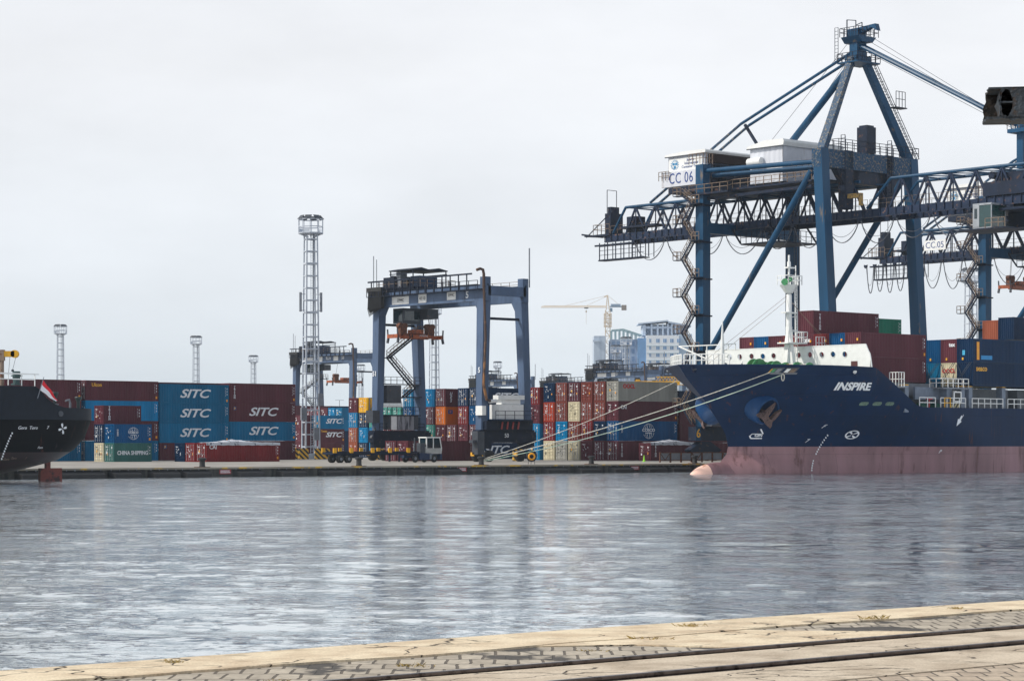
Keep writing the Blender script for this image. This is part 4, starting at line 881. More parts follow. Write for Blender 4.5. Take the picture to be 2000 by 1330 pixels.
# ------------------------------------------------------------ rubber-tyred gantry cranes
def rtg(loc, label, detail=True, trolley_b=-19.2):
    root = empty('gantry_crane', loc, R(41), label, 'gantry crane', 'rubber tyred gantry cranes in the yard')
    B = lambda m, n, mt, sm=False: m.build(n, mt, root, sm)
    W, D = 23.47, 6.9
    for b in (0, -W):
        for a, da in ((0,-0.45),(D,0.9)):
            m = MB(); ins = 1.6 if b else -1.6
            m.bar(L3(a+da,b,3.4), L3(a,b,22.2), 1.1, 1.2, 1.3, 1.45)
            m.add([L3(a+s*0.55,b,22.2) for s in (-1,1)]+[L3(a+s*0.55,b+(1.6 if b else -1.6),22.3) for s in (-1,1)]+[L3(a+s*0.55,b+(0.7 if b else -0.7),20.9) for s in (-1,1)]+[L3(a+s*0.55,b,20.2) for s in (-1,1)], [(0,2,4,6),(1,7,5,3),(2,3,5,4),(4,5,7,6)])
            B(m, 'leg', RTGB)
        m = MB().bar(L3(-1.6,b,3.4), L3(D+2.2,b,3.4), 1.3, 1.5); m.fbox(-1.4,D+1.8,b-0.7,b+0.7,4.1,4.4); B(m, 'sill_beam', RTGD)
        m = MB().bar(L3(-0.1,b,19.8), L3(D+0.1,b,19.8), 0.28, 0.35); B(m, 'tie_bar', RTGD)
        for a in (-0.2, D+0.8):
            m = MB().bar(L3(a-1.2,b,2.3), L3(a+1.2,b,2.3), 0.9, 1.0); m.bar(L3(a,b,2.6), L3(a,b,3.3), 1.0)
            o = B(m, 'wheel_bogie', RTGD)
            for k in (-1.1, 1.1):
                MB().tube([L3(a+k,b-0.32,0.8),L3(a+k,b-0.25,0.8),L3(a+k,b+0.25,0.8),L3(a+k,b+0.32,0.8)], [0.66,0.8,0.8,0.66], 18).build('tyre', BLACK, o, True)
            mm = MB(); mm.fbox(a-1.9,a-1.75,b-0.35,b+0.35,0.8,1.3)
            mm.build('stripe_plate', LETY, o)
    for a in (0, D):
        m = MB().fbox(a-0.45,a+0.45,-W-1.0,1.0,22.2,24.3); o = B(m, 'girder', RTGB)
        m = MB().fbox(a-0.12,a+0.12,-W-0.9,0.9,24.3,24.5); m.build('trolley_rail', RTGD, o)
        if a == 0:
            m = MB().fbox(-1.5,-0.5,-W-1.2,0.6,23.7,23.8); rails(m, [L3(-1.45,-W-1.2,23.8),L3(-1.45,0.4,23.8)],1.15,0.05,1.9); m.bar(L3(-1.5,-W-0.8,25.9),L3(-1.5,-0.8,25.9),0.16,0.22)
            for k in range(13): m.bar(L3(-1.5,-W+1.8*k,23.7), L3(-1.5,-W+1.8*k,25.9), 0.13)
            m.build('girder_walkway', RTGD, o)
        else:
            m = MB(); rails(m, [L3(D+0.5,-W,24.3),L3(D+0.5,0.6,24.3)],0.9,0.035,1.9); m.build('girder_railing', TAN, o)
    for b in (-W-0.6, 0.6): B(MB().bar(L3(0,b,23.6), L3(D,b,23.6), 0.8, 1.3), 'end_beam', RTGB)
    for a in (0, D): B(MB().fbox(a-0.5,a+0.5,-0.2,0.9,24.3,25.5), 'end_stop', RTGB)
    # festoon bundle at the far end
    m = MB()
    for k in range(13):
        b = -W-0.9+0.26*k; m.tube([L3(-1.3-0.02*k,b,24.6),L3(-1.45,b+0.02,22.0),L3(-1.3,b+0.12,20.9+0.12*k),L3(-1.15,b+0.22,22.0),L3(-1.2,b+0.24,24.6)],0.1,4)
    m.fbox(-1.6,-1.0,-W-1.1,-W+2.4,24.5,25.1); B(m, 'festoon_cable', BLACK)
    # trolley
    tb = trolley_b
    t = MB().fbox(-0.4,D+0.4,tb-4.0,tb+4.2,24.55,24.95).fbox(0.5,2.3,tb-4,tb-1.5,24.95,26.6).fbox(3.6,D,tb-3.5,tb-1,24.95,26.3); t.tube([L3(1.2,tb-2.8,26.2),L3(5.0,tb-2.8,26.2)],0.7,12)
    tr = B(t, 'trolley', RTGD)
    MB().fbox(2.2,5.4,tb+0.2,tb+2.4,24.95,26.7).build('winch_house', mat('winch_house_blue', (40,62,92), 0.5, spec=0.25), tr)
    MB().fbox(1.0,2.2,tb-1.6,tb-0.6,24.95,27.3).build('control_cabinet', MIDG, tr)
    m = MB(); c0, c1 = tb-2.6, tb+3.0
    for ca, cb2 in ((0.4,3.6),(3.6,6.9)):
        m.add([L3(a,b,z) for a,b,z in ((ca,c0,27.55),(ca,c1,27.55),(cb2,c1,27.55),(cb2,c0,27.55),((ca+cb2)/2,c0,27.85),((ca+cb2)/2,c1,27.85))]+[L3(a,b,27.42) for a,b in ((ca,c0),(ca,c1),(cb2,c1),(cb2,c0))], [(0,1,5,4),(4,5,2,3),(0,4,3,9,6),(1,7,8,2,5),(0,6,7,1),(3,2,8,9),(6,9,8,7)])
    for a in (0.6, 6.7):
        for b in (c0+0.2, c1-0.2): m.bar(L3(a,b,24.9), L3(a,b,27.5), 0.13)
        m.bar(L3(a,c0,27.0), L3(a,c1,27.0), 0.13)
    m.build('canopy', RTGD, tr)
    m = MB(); rails(m, [L3(-0.5,tb-4.2,24.95),L3(-0.5,tb+4.2,24.95),L3(D+0.4,tb+4.2,24.95),L3(D+0.4,tb-4.2,24.95)],1.1,0.04,1.4); m.build('trolley_railing', TAN, tr)
    cb = MB().fbox(1.2,4.4,tb-2.6,tb-0.2,19.9,22.1).fbox(4.4,6.4,tb-2.6,tb+1.4,20.6,22.0); c_ = cb.build('operator_cab', DARKG, tr); MB().fbox(1.15,1.22,tb-2.4,tb-0.4,20.2,21.8).build('cab_window', GLASS, c_); MB().fbox(1.4,4.2,tb-0.22,tb-0.16,20.3,21.7).build('cab_window', GLASS, c_)
    # stairs between the far legs
    if detail:
        m = MB(); mr = MB(); b = -W
        pts = [L3(6.3,b+0.9,18.6), L3(0.9,b+0.9,15.0), L3(5.6,b+0.9,10.6), L3(3.8,b+0.9,9.3)]
        for p, q in zip(pts[:-1], pts[1:]): stair(m, mr, p, q, (0,1,0), 0.8)
        m.fbox(5.8,7.4,b+0.3,b+1.5,18.5,18.62); rails(mr, [L3(5.8,b+1.5,18.62),L3(8.6,b+1.5,18.62)],1.1,0.05,0.8); m.fbox(7.4,8.8,b-0.6,b+1.5,18.5,18.62)
        m.fbox(0.3,1.5,b+0.3,b+1.5,14.9,15.02); m.fbox(3.6,6.8,b-0.6,b+1.4,9.2,9.35); m.fbox(0.6,6.8,b-0.9,b+1.1,6.5,6.7)
        B(m, 'stairs', RTGD); B(mr, 'stair_railing', TAN)
        B(MB().fbox(0.7,3.3,b-0.8,b+0.9,8.4,11.0).fbox(0.2,6.9,b-0.9,b+1.0,11.1,11.2), 'switch_house', DARKG)
        m = MB().fbox(2.6,5.6,b-0.5,b+1.0,4.45,6.6); B(m, 'generator_house', mat('stained_grey', (140,142,150), 0.6, second=(50,54,64), scale=1.6, thr=(0.48,0.6), vary=0.2, streak=True))
        m = MB().fbox(5.62,6.4,b-0.5,b+1.0,4.5,6.6).fbox(0.9,1.3,b-0.5,b+1.0,4.5,6.6); B(m, 'dark_cabinet', DARKG)
        B(MB().fbox(1.4,2.4,b,b+1.0,4.5,6.6), 'white_cabinet', WHITE)
        m = MB(); rails(m, [L3(0.6,b+1.1,6.75),L3(6.6,b+1.1,6.75)],1.1,0.04,0.9); rails(m, [L3(-0.6,b+0.8,4.4),L3(D+0.8,b+0.8,4.4)],1.0,0.04,1.2); rails(m, [L3(0.2,b+1.0,11.2),L3(6.9,b+1.0,11.2)],1.0,0.04,1.2); B(m, 'platform_railing', RTGD)
        B(MB().bar(L3(-0.6,b,6.4),L3(-2.0,b+0.2,6.4),1.4,1.8).bar(L3(-0.6,b+0.2,5.0),L3(-1.6,b+0.2,3.2),0.5), 'cable_reel_box', DARKG)
        # engine side
        b = 0.4
        m = MB().fbox(1.4,5.9,b-0.8,b+1.2,5.9,7.9).fbox(-1.3,-0.6,b-0.6,b+0.8,6.4,7.7) ; e = B(m, 'engine_housing', WHITE)
        m = MB().fbox(2.6,5.5,b-0.8,b+1.0,7.95,8.6).fbox(2.2,6.0,b-1.0,b+1.3,8.6,9.2); m.tube([L3(0.3,b+0.4,8.3),L3(1.6,b+0.4,8.4)],0.26,10); m.build('engine_cover', WHITE, e)
        m = MB().tube([L3(-0.75,b+0.5,24),L3(-0.75,b+0.5,25.8),L3(-0.9,b+0.5,26.4),L3(-1.5,b+0.6,26.5),L3(-2.1,b+0.6,26.3)],0.2,8).tube([L3(-0.75,b+0.5,24),L3(-0.6,b+0.7,17.0),L3(-1.0,b+0.75,10.6)],0.17,8)
        m.tube([L3(-1.0,b+0.75,10.6),L3(-0.5,b+0.8,8.5),L3(0.3,b+0.6,8.4)],0.2,8); B(m, 'exhaust_pipe', mat('rusty_pipe', (74,54,46), 0.7, second=(150,104,62), scale=0.5, thr=(0.5,0.6)), True)
        m = MB().fbox(0.3,7.2,b-1.2,b+1.8,5.6,5.8).fbox(-0.6,D+1.0,b-1.0,b+0.9,4.4,5.6)
        B(m, 'engine_platform', RTGD)
        m = MB(); rails(m, [L3(0.3,b+1.8,5.8),L3(7.2,b+1.8,5.8)],1.2,0.04,1.6); B(m, 'engine_railing', RTGD)
        m = MB(); 
        for k in range(4): m.bar(L3(2.0+k*1.0,b+1.05,4.5), L3(2.2+k*1.0,b+1.05,5.5), 0.28, 0.05)
        B(m, 'red_hose', mat('dull_red', (150,56,56), 0.6))
        m = MB().fbox(-2.1,-0.9,b-0.4,b+0.8,1.0,4.2).fbox(-2.8,-1.6,b-0.2,b+0.6,2.6,3.0); B(m, 'side_cabinet', DARKG)
        for b_ in (-W-0.2,): 
            m = MB().bar(L3(-0.4,b_-0.7,24.3),L3(-0.4,b_-0.7,29.8),0.09).bar(L3(0.0,b_-0.5,24.3),L3(0.0,b_-0.5,29.3),0.07); B(m, 'antenna', MIDG)
        B(MB().bar(L3(D+0.7,0.9,24.3),L3(D+0.7,0.9,29.8),0.14), 'antenna', MIDG)
    return root
def put_text(root, txt, size, a, b, z, m, facing='a', **kw):
    o = shared('lettering', text_mesh(txt, size, **kw), [m], root, L3(a, b, z))
    if facing == 'a': o.rotation_euler = (0,0,R(-90))
    return o
g1 = rtg((-3.9, 318.0, 0), 'large blue gantry crane in the middle of the yard, orange spreader between its legs')
put_text(g1, '51', 1.0, -0.93, -23.47, 12.6, LETW, bold=0.02); put_text(g1, '5', 1.0, -0.93, 0.1, 12.6, LETW, bold=0.02)
for tx, b, w_ in (('5', -3.0, 1.1),):
    put_text(g1, tx, 1.3, -0.48, b, 23.1, LETW, bold=0.03)
MB().fbox(-0.50,-0.46,-13.8,-12.0,22.5,23.7).build('number_plate', WHITE, g1); put_text(g1, '4110', 0.7, -0.52, -12.9, 23.1, LETK)
MB().fbox(-0.50,-0.46,-19.9,-16.0,22.5,23.6).build('name_plate', WHITE, g1); put_text(g1, 'ZPMC', 0.6, -0.52, -17.9, 23.05, LETK)
MB().fbox(-0.50,-0.46,-7.4,-5.5,22.6,23.9).build('name_plate', WHITE, g1); put_text(g1, 'ZPMC', 0.55, -0.52, -6.45, 23.25, LETK)
put_text(g1, '50', 0.8, 3.2, 1.15, 3.6, LETW, 'b')
p = Frame(-3.9, 318.0).w(3.6, -19.6, 18.0)
sp = spreader(p, R(41), 8.2, 'orange-brown spreader hanging between the legs of the big gantry crane', None, 22.0)
put_text(sp, '54', 0.8, -1.2, 0.47, 0.02, LETK, 'b', bold=0.02); put_text(sp, 'POTENTIAL', 0.3, 1.2, 0.47, 0.14, LETW, 'b')
def rtg_copy(px, Y, label, zoff=0.0):
    c = copy_tree(g1, None, skip=('lettering',)); c['label'] = label; c.location = at(px, Y, zoff); return c
g2 = rtg_copy(690, 560, 'pale blue gantry crane behind the light mast at left')
for tx, b in (('56', -21.5), ('RU3', -9.5), ('58', -3.6)): put_text(g2, tx, 1.1, -0.5, b, 23.2, LETW, bold=0.02)
p = Frame(*at(690,560)[:2]).w(3.4, -8, 17.5); spreader(p, R(41), 9, 'rusty red spreader under the pale gantry crane at left', None, 22.0)
g3 = rtg_copy(1258, 690, 'hazy blue gantry crane behind the grey-topped container stack')
for tx, b in (('931', -21.5), ('931', -11.5)): put_text(g3, tx, 1.2, -0.5, b, 23.2, LETW, bold=0.02)
g4 = rtg_copy(1010, 800, 'gantry crane top showing between the right legs of the big gantry')
g5 = rtg_copy(1148, 830, 'gantry crane canopy just right of the big gantry crane')
g6 = rtg_copy(1352, 720, 'hazy gantry crane girder hidden behind the ship bow')

# ------------------------------------------------------------ lattice light masts
def mast(loc, label, antennas=True, s=1.0):
    root = empty('light_mast', loc, R(20), label, 'light mast', 'lattice light masts in the yard'); root.scale = (s,s,s)
    m = MB(); H = 36.2; h0, h1 = 1.15, 0.85
    c = lambda sx, sy, t: Vector((sx*(h0+(h1-h0)*t), sy*(h0+(h1-h0)*t), H*t))
    cs = [(-1,-1),(1,-1),(1,1),(-1,1)]
    for sx, sy in cs: m.bar(c(sx,sy,0), c(sx,sy,1), 0.26, 0.26, 0.2)
    for k in range(1, 19):
        t = k/18.5
        for i in range(4): m.bar(c(*cs[i],t), c(*cs[(i+1)%4],t), 0.16 if k % 4 else 0.26)
    for k in (5, 9, 13, 17):
        t = k/18.5; 
        for i in range(4): p = c(*cs[i],t); q = c(*cs[(i+1)%4],t); m.bar(p*1.0, q*1.0, 0.3, 0.12)
    m.build('lattice_tower', MASTW, root)
    m = MB(); ladder(m, (0.2,-0.2,0.5), (0.2,-0.2,H), 0.5, 0.06, 0.4, (1,0,0)); m.build('ladder', MASTW, root)
    m = MB(); m.bar((0.55,0.4,0.5),(0.5,0.4,H),0.14); m.build('cable_run', DARKG, root)
    m = MB(); n = 10; rr = 2.0
    ring = [Vector((math.cos(i*2*math.pi/n)*rr, math.sin(i*2*math.pi/n)*rr, 0)) for i in range(n)]
    for i in range(n):
        p, q = ring[i], ring[(i+1)%n]
        for z in (H, H+1.0, H+2.2): m.bar(p+Vector((0,0,z)), q+Vector((0,0,z)), 0.14)
        m.bar(p+Vector((0,0,H)), p+Vector((0,0,H+2.3)), 0.1); m.bar(p*0.35+Vector((0,0,H-0.6)), p+Vector((0,0,H)), 0.12)
        a1, a2 = p.lerp(q,0.1)+Vector((0,0,H+0.1)), p.lerp(q,0.9)+Vector((0,0,H+0.1)); (m.add([a1,a2,a2+Vector((0,0,0.7)),a1+Vector((0,0,0.7))],[(0,1,2,3)]) if i % 3 == 0 else None)
    m.prism([(math.cos(i*2*math.pi/n)*rr, math.sin(i*2*math.pi/n)*rr) for i in range(n)], 'z', H-0.15, H)
    m.build('lamp_platform', MASTW, root)
    for i in range(8):
        an = i*math.pi/4+0.3; x, y = math.cos(an)*1.75, math.sin(an)*1.75
        fl = MB().add([Vector((x,y,H+2.5)) + Vector(q) for q in [(-.55*math.sin(an)-.2*math.cos(an), .55*math.cos(an)-.2*math.sin(an), .35),(.55*math.sin(an)-.2*math.cos(an), -.55*math.cos(an)-.2*math.sin(an), .35),(.55*math.sin(an)+.35*math.cos(an), -.55*math.cos(an)+.35*math.sin(an), -.25),(-.55*math.sin(an)+.35*math.cos(an), .55*math.cos(an)+.35*math.sin(an), -.25)]] + [Vector((x*0.8,y*0.8,H+2.35)), Vector((x,y,H+2.2))], [(0,1,2,3),(0,4,1),(1,4,5,2),(2,5,3),(3,5,4,0)])
        fl.build('floodlight', DARKG, root)
    if antennas:
        for s_ in (-1,1):
            MB().tube([(s_*1.7,0,23.6),(s_*1.7,0,26.7)],0.22,8).bar((s_*0.9,0,26.4),(s_*1.7,0,26.4),0.09).bar((s_*0.9,0,23.8),(s_*1.7,0,23.8),0.09).build('antenna', MIDG, root, True)
        MB().box(0.9,1.6,-1.6,-0.9,8.5,10.5).box(-1.9,-1.0,-1.4,-0.7,6.2,8.2).box(0.2,1.0,-1.5,-0.9,3,5).build('control_cabinet', MIDG, root)
        MB().box(-1.9,1.9,-1.9,1.9,0,0.8).build('footing', CONC, root)
        for q in ((-1,-1),(1,-1),(1,1),(-1,1)): MB().bar((q[0]*1.15,q[1]*1.15,0.3),(q[0]*1.15,q[1]*1.15,1.2),0.4).build('base_plate', MASTW, root)
    return root
m1 = mast(at(607, 370), 'tall white lattice light mast in front of the gantry crane at left')
for px, py, lab in ((118,634,'light mast rising above the containers at far left'), (383,656,'light mast above the blue lettered containers'), (495,694,'small distant light mast above the brown containers'), (705,712,'faint light mast between the legs of the pale gantry'), (848,592,'white light mast seen beside the second leg of the big gantry'), (972,706,'small distant mast between the right legs of the big gantry'), (1223,658,'light mast in front of the grey concrete building'), (1203,674,'shorter light mast left of the one before the concrete building'), (1896,524,'white light mast beside the leg of the farther quay crane')):
    Y = (39.0-2.8)*4500/(862-py); c = copy_tree(m1, None, skip=('footing','base_plate','control_cabinet','antenna')); c.location = at(px, Y); c['label'] = lab
# striped barriers at the mast foot
sm = bpy.data.materials.new('hazard_stripes'); sm.use_nodes = True; t = sm.node_tree; b = t.nodes['Principled BSDF']
c = t.nodes.new('ShaderNodeTexCoord'); wv = t.nodes.new('ShaderNodeTexWave'); mpn = t.nodes.new('ShaderNodeMapping'); mpn.inputs['Rotation'].default_value = (0, R(45), 0)
t.links.new(c.outputs['Object'], mpn.inputs[0]); t.links.new(mpn.outputs[0], wv.inputs[0]); wv.wave_type = 'BANDS'; wv.bands_direction = 'X'; wv.inputs['Scale'].default_value = 0.55
cr = t.nodes.new('ShaderNodeValToRGB'); cr.color_ramp.interpolation = 'CONSTANT'; cr.color_ramp.elements[0].color = lin((40,42,46)); cr.color_ramp.elements[1].position = 0.5; cr.color_ramp.elements[1].color = lin((206,160,50))
t.links.new(wv.outputs['Fac'], cr.inputs[0]); t.links.new(cr.outputs[0], b.inputs['Base Color']); b.inputs['Roughness'].default_value = 0.7
for i, (px, Y, lab) in enumerate(((580,366,'leftmost striped barrier by the mast foot'),(593,364,'striped barrier left of the mast foot'),(624,364,'striped barrier right of the mast foot'),(635,366,'rightmost striped barrier near the trailer tail'),(741,352,'striped block under the left gantry leg'),(934,330,'striped block left of the rope bollard'),(1012,330,'striped block right of the mooring ropes'))):
    o = MB().prism([(-0.45,0),(0.45,0),(0.28,1.7),(-0.28,1.7)], 'x', -0.75, 0.75).build('barrier', sm); o.location = at(px, Y); o.rotation_euler = (0,0,R(12))
    tag(o, 'yellow and black ' + lab, 'barrier', 'striped barriers in the yard')

# ------------------------------------------------------------ terminal tractor and trailer
def wheel(root, x, y, r=0.52, wd=0.3, name='wheel'):
    t_ = MB().tube([(x,y-wd/2,r),(x,y-wd/2+0.05,r),(x,y+wd/2-0.05,r),(x,y+wd/2,r)], [r*0.85,r,r,r*0.85], 20).build(name, BLACK, root, True)
    MB().tube([(x,y-wd/2-0.02,r),(x,y-wd/2+0.02,r)], [r*0.32,r*0.52], 14).build('rim', MIDG, t_, True)
def tractor():
    f_ = at(853, 312.5); r = empty('tractor', f_, R(41), 'white terminal tractor with a boxy glazed cab pulling a container trailer', 'tractor')
    # local x forward to the right, front at x=0; the side nearer the camera is -y
    for x in (-1.35, -4.6): 
        for y in (-1.05, 1.05): wheel(r, x, y)
    m = MB().box(-6.0,-0.3,-0.45,0.45,0.6,0.95).box(-0.35,0.0,-1.15,1.15,0.35,1.15).box(-3.9,-2.1,-1.2,-0.5,0.35,1.25); m.build('chassis', mat('tractor_blue_grey', (30,50,84), 0.5, vary=0.2), r)
    m = MB(); x0, x1 = -2.75, -0.05
    m.box(x0,x1-0.15,-1.2,0.4,1.15,1.9); 
    m.add([(x0,-1.2,1.9),(x1,-1.2,1.9),(x1,0.4,1.9),(x0,0.4,1.9),(x0,-1.2,1.15),(x1-0.1,-1.2,1.15),(x1-0.1,0.4,1.15),(x0,0.4,1.15)],[(0,1,2,3),(0,4,5,1),(1,5,6,2),(2,6,7,3)])
    for x, xt in ((x0,x0),(x0+1.15,x0+1.15),(x1-0.12,x1-0.42)):
        for y in (-1.2,0.28): m.bar((x+0.05,y+0.06,1.85),(xt+0.05,y+0.06,3.3),0.13)
    m.box(x0-0.08,x1-0.3,-1.28,0.48,3.26,3.42); m.box(x0,x0+0.08,-1.2,0.4,1.9,2.1)
    cb = m.build('cab', WHITE, r)
    MB().add([(x0+0.06,-1.14,1.9),(x1-0.1,-1.14,1.9),(x1-0.38,-1.14,3.27),(x0+0.06,-1.14,3.27),(x0+0.06,0.34,1.9),(x1-0.1,0.34,1.9),(x1-0.38,0.34,3.27),(x0+0.06,0.34,3.27)],[(3,2,1,0),(4,5,6,7),(0,1,5,4),(1,2,6,5),(2,3,7,6),(3,0,4,7)]).build('cab_window', GLASS, cb)
    MB().box(-3.75,-2.95,-1.15,-0.3,1.2,2.6).build('engine_cover', DARKG, r)
    MB().bar((-3.1,0.9,1.1),(-3.1,0.9,3.3),0.16).build('exhaust', DARKG, r)
    MB().box(-2.2,-1.9,-1.25,-1.2,0.4,1.2).build('step', MIDG, r)
    t_ = empty('container_trailer', f_, R(41), 'empty dark skeletal container trailer with yellow corner guides, hitched to the tractor', 'trailer')
    m = MB()
    for y in (-0.55,0.55): m.box(-18.2,-4.0,y-0.12,y+0.12,1.0,1.5)
    for x in (-18.2,-15.2,-12.0,-8.6,-5.2,-4.1): m.box(x-0.12,x+0.12,-1.2,1.2,1.1,1.4)
    for y in (-1.2,1.2): m.box(-18.2,-4.0,y-0.05,y+0.05,1.15,1.4)
    m.box(-16.9,-13.6,-0.5,0.5,0.6,1.0); m.build('trailer_frame', STEELD, t_)
    for x in (-17.0,-15.7): 
        for y in (-1.05,-0.72,0.72,1.05): wheel(t_, x, y, 0.5, 0.27)
    for y in (-1.05,1.05): MB().box(-7.4,-7.2,y-0.1,y+0.1,0.1,1.1).build('landing_leg', STEELD, t_)
    for x in (-18.1,-15.4,-11.9,-9.0,-5.9):
        for y in (-1.25,1.25): MB().box(x-0.26,x+0.26,y-0.08,y+0.08,1.3,1.95).build('corner_guide', YELLOW, t_)
tractor()
# ------------------------------------------------------------ small things on the far quay
r = empty('lifebuoy_stand', at(1038, 283), R(10), 'orange lifebuoy on a small dark stand at the quay edge', 'lifebuoy')
MB().bar((-0.4,0,0),(-0.35,0,1.2),0.05).bar((0.4,0,0),(0.35,0,1.2),0.05).bar((-0.4,0,0.9),(0.4,0,0.9),0.05).bar((0,0.3,0),(0,0,1.2),0.05).build('stand', STEELD, r)
tor = MB(); n1, n2 = 24, 8
tor.add([(math.cos(a)*(0.36+0.11*math.cos(b_)), 0.11*math.sin(b_)-0.16, 0.95+math.sin(a)*(0.36+0.11*math.cos(b_))) for a in [i*2*math.pi/n1 for i in range(n1)] for b_ in [j*2*math.pi/n2 for j in range(n2)]], [(i*n2+j, ((i+1)%n1)*n2+j, ((i+1)%n1)*n2+(j+1)%n2, i*n2+(j+1)%n2) for i in range(n1) for j in range(n2)])
tor.build('ring', mat('lifebuoy_orange', (238,166,30), 0.5), r, True)
o = MB().tube([(0,0,0),(0,0,0.06),(0,0,0.07),(0,0,0.9)], [0.28,0.28,0.17,0.05], 12).build('traffic_cone', mat('cone_lime', (150,220,60), 0.5), None, True); o.location = at(1258, 318); tag(o, 'lime green traffic cone in front of the upright-lettered maroon container', 'traffic cone')
for k, (px, lab) in enumerate(((1000, 'dark bin post beside the right gantry leg'),)): pass
# steel cargo bins stored along the quay by the bow
f_ = at(1289, 306); fb = Frame(f_.x, f_.y, 0, 41)
r = empty('slatted_barrier', f_, R(41), 'long rusty frame barrier with grey panels on the quay beside the ship bow', 'barrier')
m = MB(); pn = MB()
x = 0
while x < 30:
    for xx in (x, x+1.9):
        m.bar((xx,0,0),(xx,0,1.35),0.14)
    m.bar((x,0,1.3),(x+1.9,0,1.3),0.1); m.bar((x,0,0.3),(x+1.9,0,0.3),0.1)
    if int(x/2) % 3 == 0: m.bar((x,0,1.3),(x+0.95,0,0.3),0.08); m.bar((x+1.9,0,1.3),(x+0.95,0,0.3),0.08)
    pn.box(x+0.08,x+1.82,0.02,0.1,0.35,1.25); x += 2.0
m.build('frame', RUST, r); pn.build('panel', MIDG, r)

# ------------------------------------------------------------ the blue ship
SH = Frame(25.6, 273.0, WZ, 41.0)
HULLB = 13.5; SHL = 92.0
def interp(x, xs, ys): return float(np.interp(x, xs, ys))
def stem(z): return interp(z, [-3,0,1.15,1.6,2.1,3.3,4.86,6.96,8.4,11.1,12.7], [-2.5,-2.5,-2.2,-0.9,-0.3,0,-0.5,-2.4,-3.7,-6.9,-8.3])
def breadth(a, z):
    d = a - stem(z); t = min(max(z/12.6, 0), 1)
    Le = 36 - 18*t**1.1; p = 1.55 + 0.75*t
    if d <= 0: return 0.0
    return HULLB if d >= Le else HULLB*(1-(1-d/Le)**p)
def sheer(a): return interp(a, [-12, 4, 11.0, 18.9, 200], [12.72, 12.55, 12.42, 7.92, 7.88])
hullm = mat('ship_blue', (0,34,70), 0.42, spec=0.14, second=(60,54,60), scale=0.9, thr=(0.70,0.76), vary=0.14, streak=True)
def plating(m, sx, sy, rust=True):
    """welded plate seams and rust runs added to a painted hull material"""
    t = m.node_tree; b = t.nodes['Principled BSDF']; n = t.nodes.new; l = t.links.new
    c = n('ShaderNodeTexCoord'); sp = n('ShaderNodeSeparateXYZ'); cb = n('ShaderNodeCombineXYZ'); l(c.outputs['Object'], sp.inputs[0]); l(sp.outputs['X'], cb.inputs['X']); l(sp.outputs['Z'], cb.inputs['Y'])
    br = n('ShaderNodeTexBrick'); l(cb.outputs[0], br.inputs['Vector']); br.inputs['Scale'].default_value = 1; br.inputs['Brick Width'].default_value = sx; br.inputs['Row Height'].default_value = sy; br.inputs['Mortar Size'].default_value = 0.035; br.inputs['Mortar Smooth'].default_value = 0.6
    br.inputs['Color1'].default_value = (1,1,1,1); br.inputs['Color2'].default_value = (0.86,0.86,0.86,1); br.inputs['Mortar'].default_value = (0.7,0.7,0.7,1)
    old = b.inputs['Base Color'].links[0].from_socket
    mu = n('ShaderNodeMixRGB'); mu.blend_type = 'MULTIPLY'; mu.inputs[0].default_value = 1; l(old, mu.inputs[1]); l(br.outputs['Color'], mu.inputs[2]); col = mu.outputs[0]
    if rust:
        mp_ = n('ShaderNodeMapping'); mp_.inputs['Scale'].default_value = (1.6, 1.6, 0.16); l(c.outputs['Object'], mp_.inputs[0])
        nz_ = n('ShaderNodeTexNoise'); nz_.inputs['Scale'].default_value = 1.1; nz_.inputs['Detail'].default_value = 6; l(mp_.outputs[0], nz_.inputs['Vector'])
        r_ = n('ShaderNodeMapRange'); r_.inputs[1].default_value = 0.63; r_.inputs[2].default_value = 0.72; r_.inputs[4].default_value = 0.6; l(nz_.outputs['Fac'], r_.inputs[0])
        mx = n('ShaderNodeMixRGB'); l(r_.outputs[0], mx.inputs[0]); l(col, mx.inputs[1]); mx.inputs[2].default_value = lin((78,46,36)); col = mx.outputs[0]
    l(col, b.inputs['Base Color'])
    nb = n('ShaderNodeTexNoise'); nb.inputs['Scale'].default_value = 0.45; nb.inputs['Detail'].default_value = 2; l(c.outputs['Object'], nb.inputs['Vector'])
    ad = n('ShaderNodeMath'); ad.operation = 'MULTIPLY_ADD'; ad.inputs[1].default_value = -0.35; l(br.outputs['Fac'], ad.inputs[0]); l(nb.outputs['Fac'], ad.inputs[2])
    bp = n('ShaderNodeBump'); bp.inputs['Distance'].default_value = 0.05; bp.inputs['Strength'].default_value = 0.6; l(ad.outputs[0], bp.inputs['Height']); l(bp.outputs[0], b.inputs['Normal'])
    return m
plating(hullm, 7.5, 2.3)
bootm = mat('antifouling_mauve', (140,106,112), 0.55, second=(96,62,62), scale=0.8, thr=(0.55,0.68), vary=0.22, streak=True)
plating(bootm, 7.5, 2.3)
bulbm = mat('bulb_pink', (238,196,180), 0.5, second=(170,110,70), scale=1.3, thr=(0.6,0.66), vary=0.1)
ship = empty('container_ship', SH.w(0,0,0), SH.ang, 'large dark blue container ship with white foredeck screen, bow pointing left', 'ship')
D = [0,0.02,0.08,0.2,0.4,0.7,1.1,1.6,2.2,3,4,5,6,7,8,9,10,11,12,13,14,15,16,17,18,19,19.5,20,20.5,21,22,23,24,25,26,26.6,27.2,28,29,30,32,34,36,40,50,60,75,SHL]
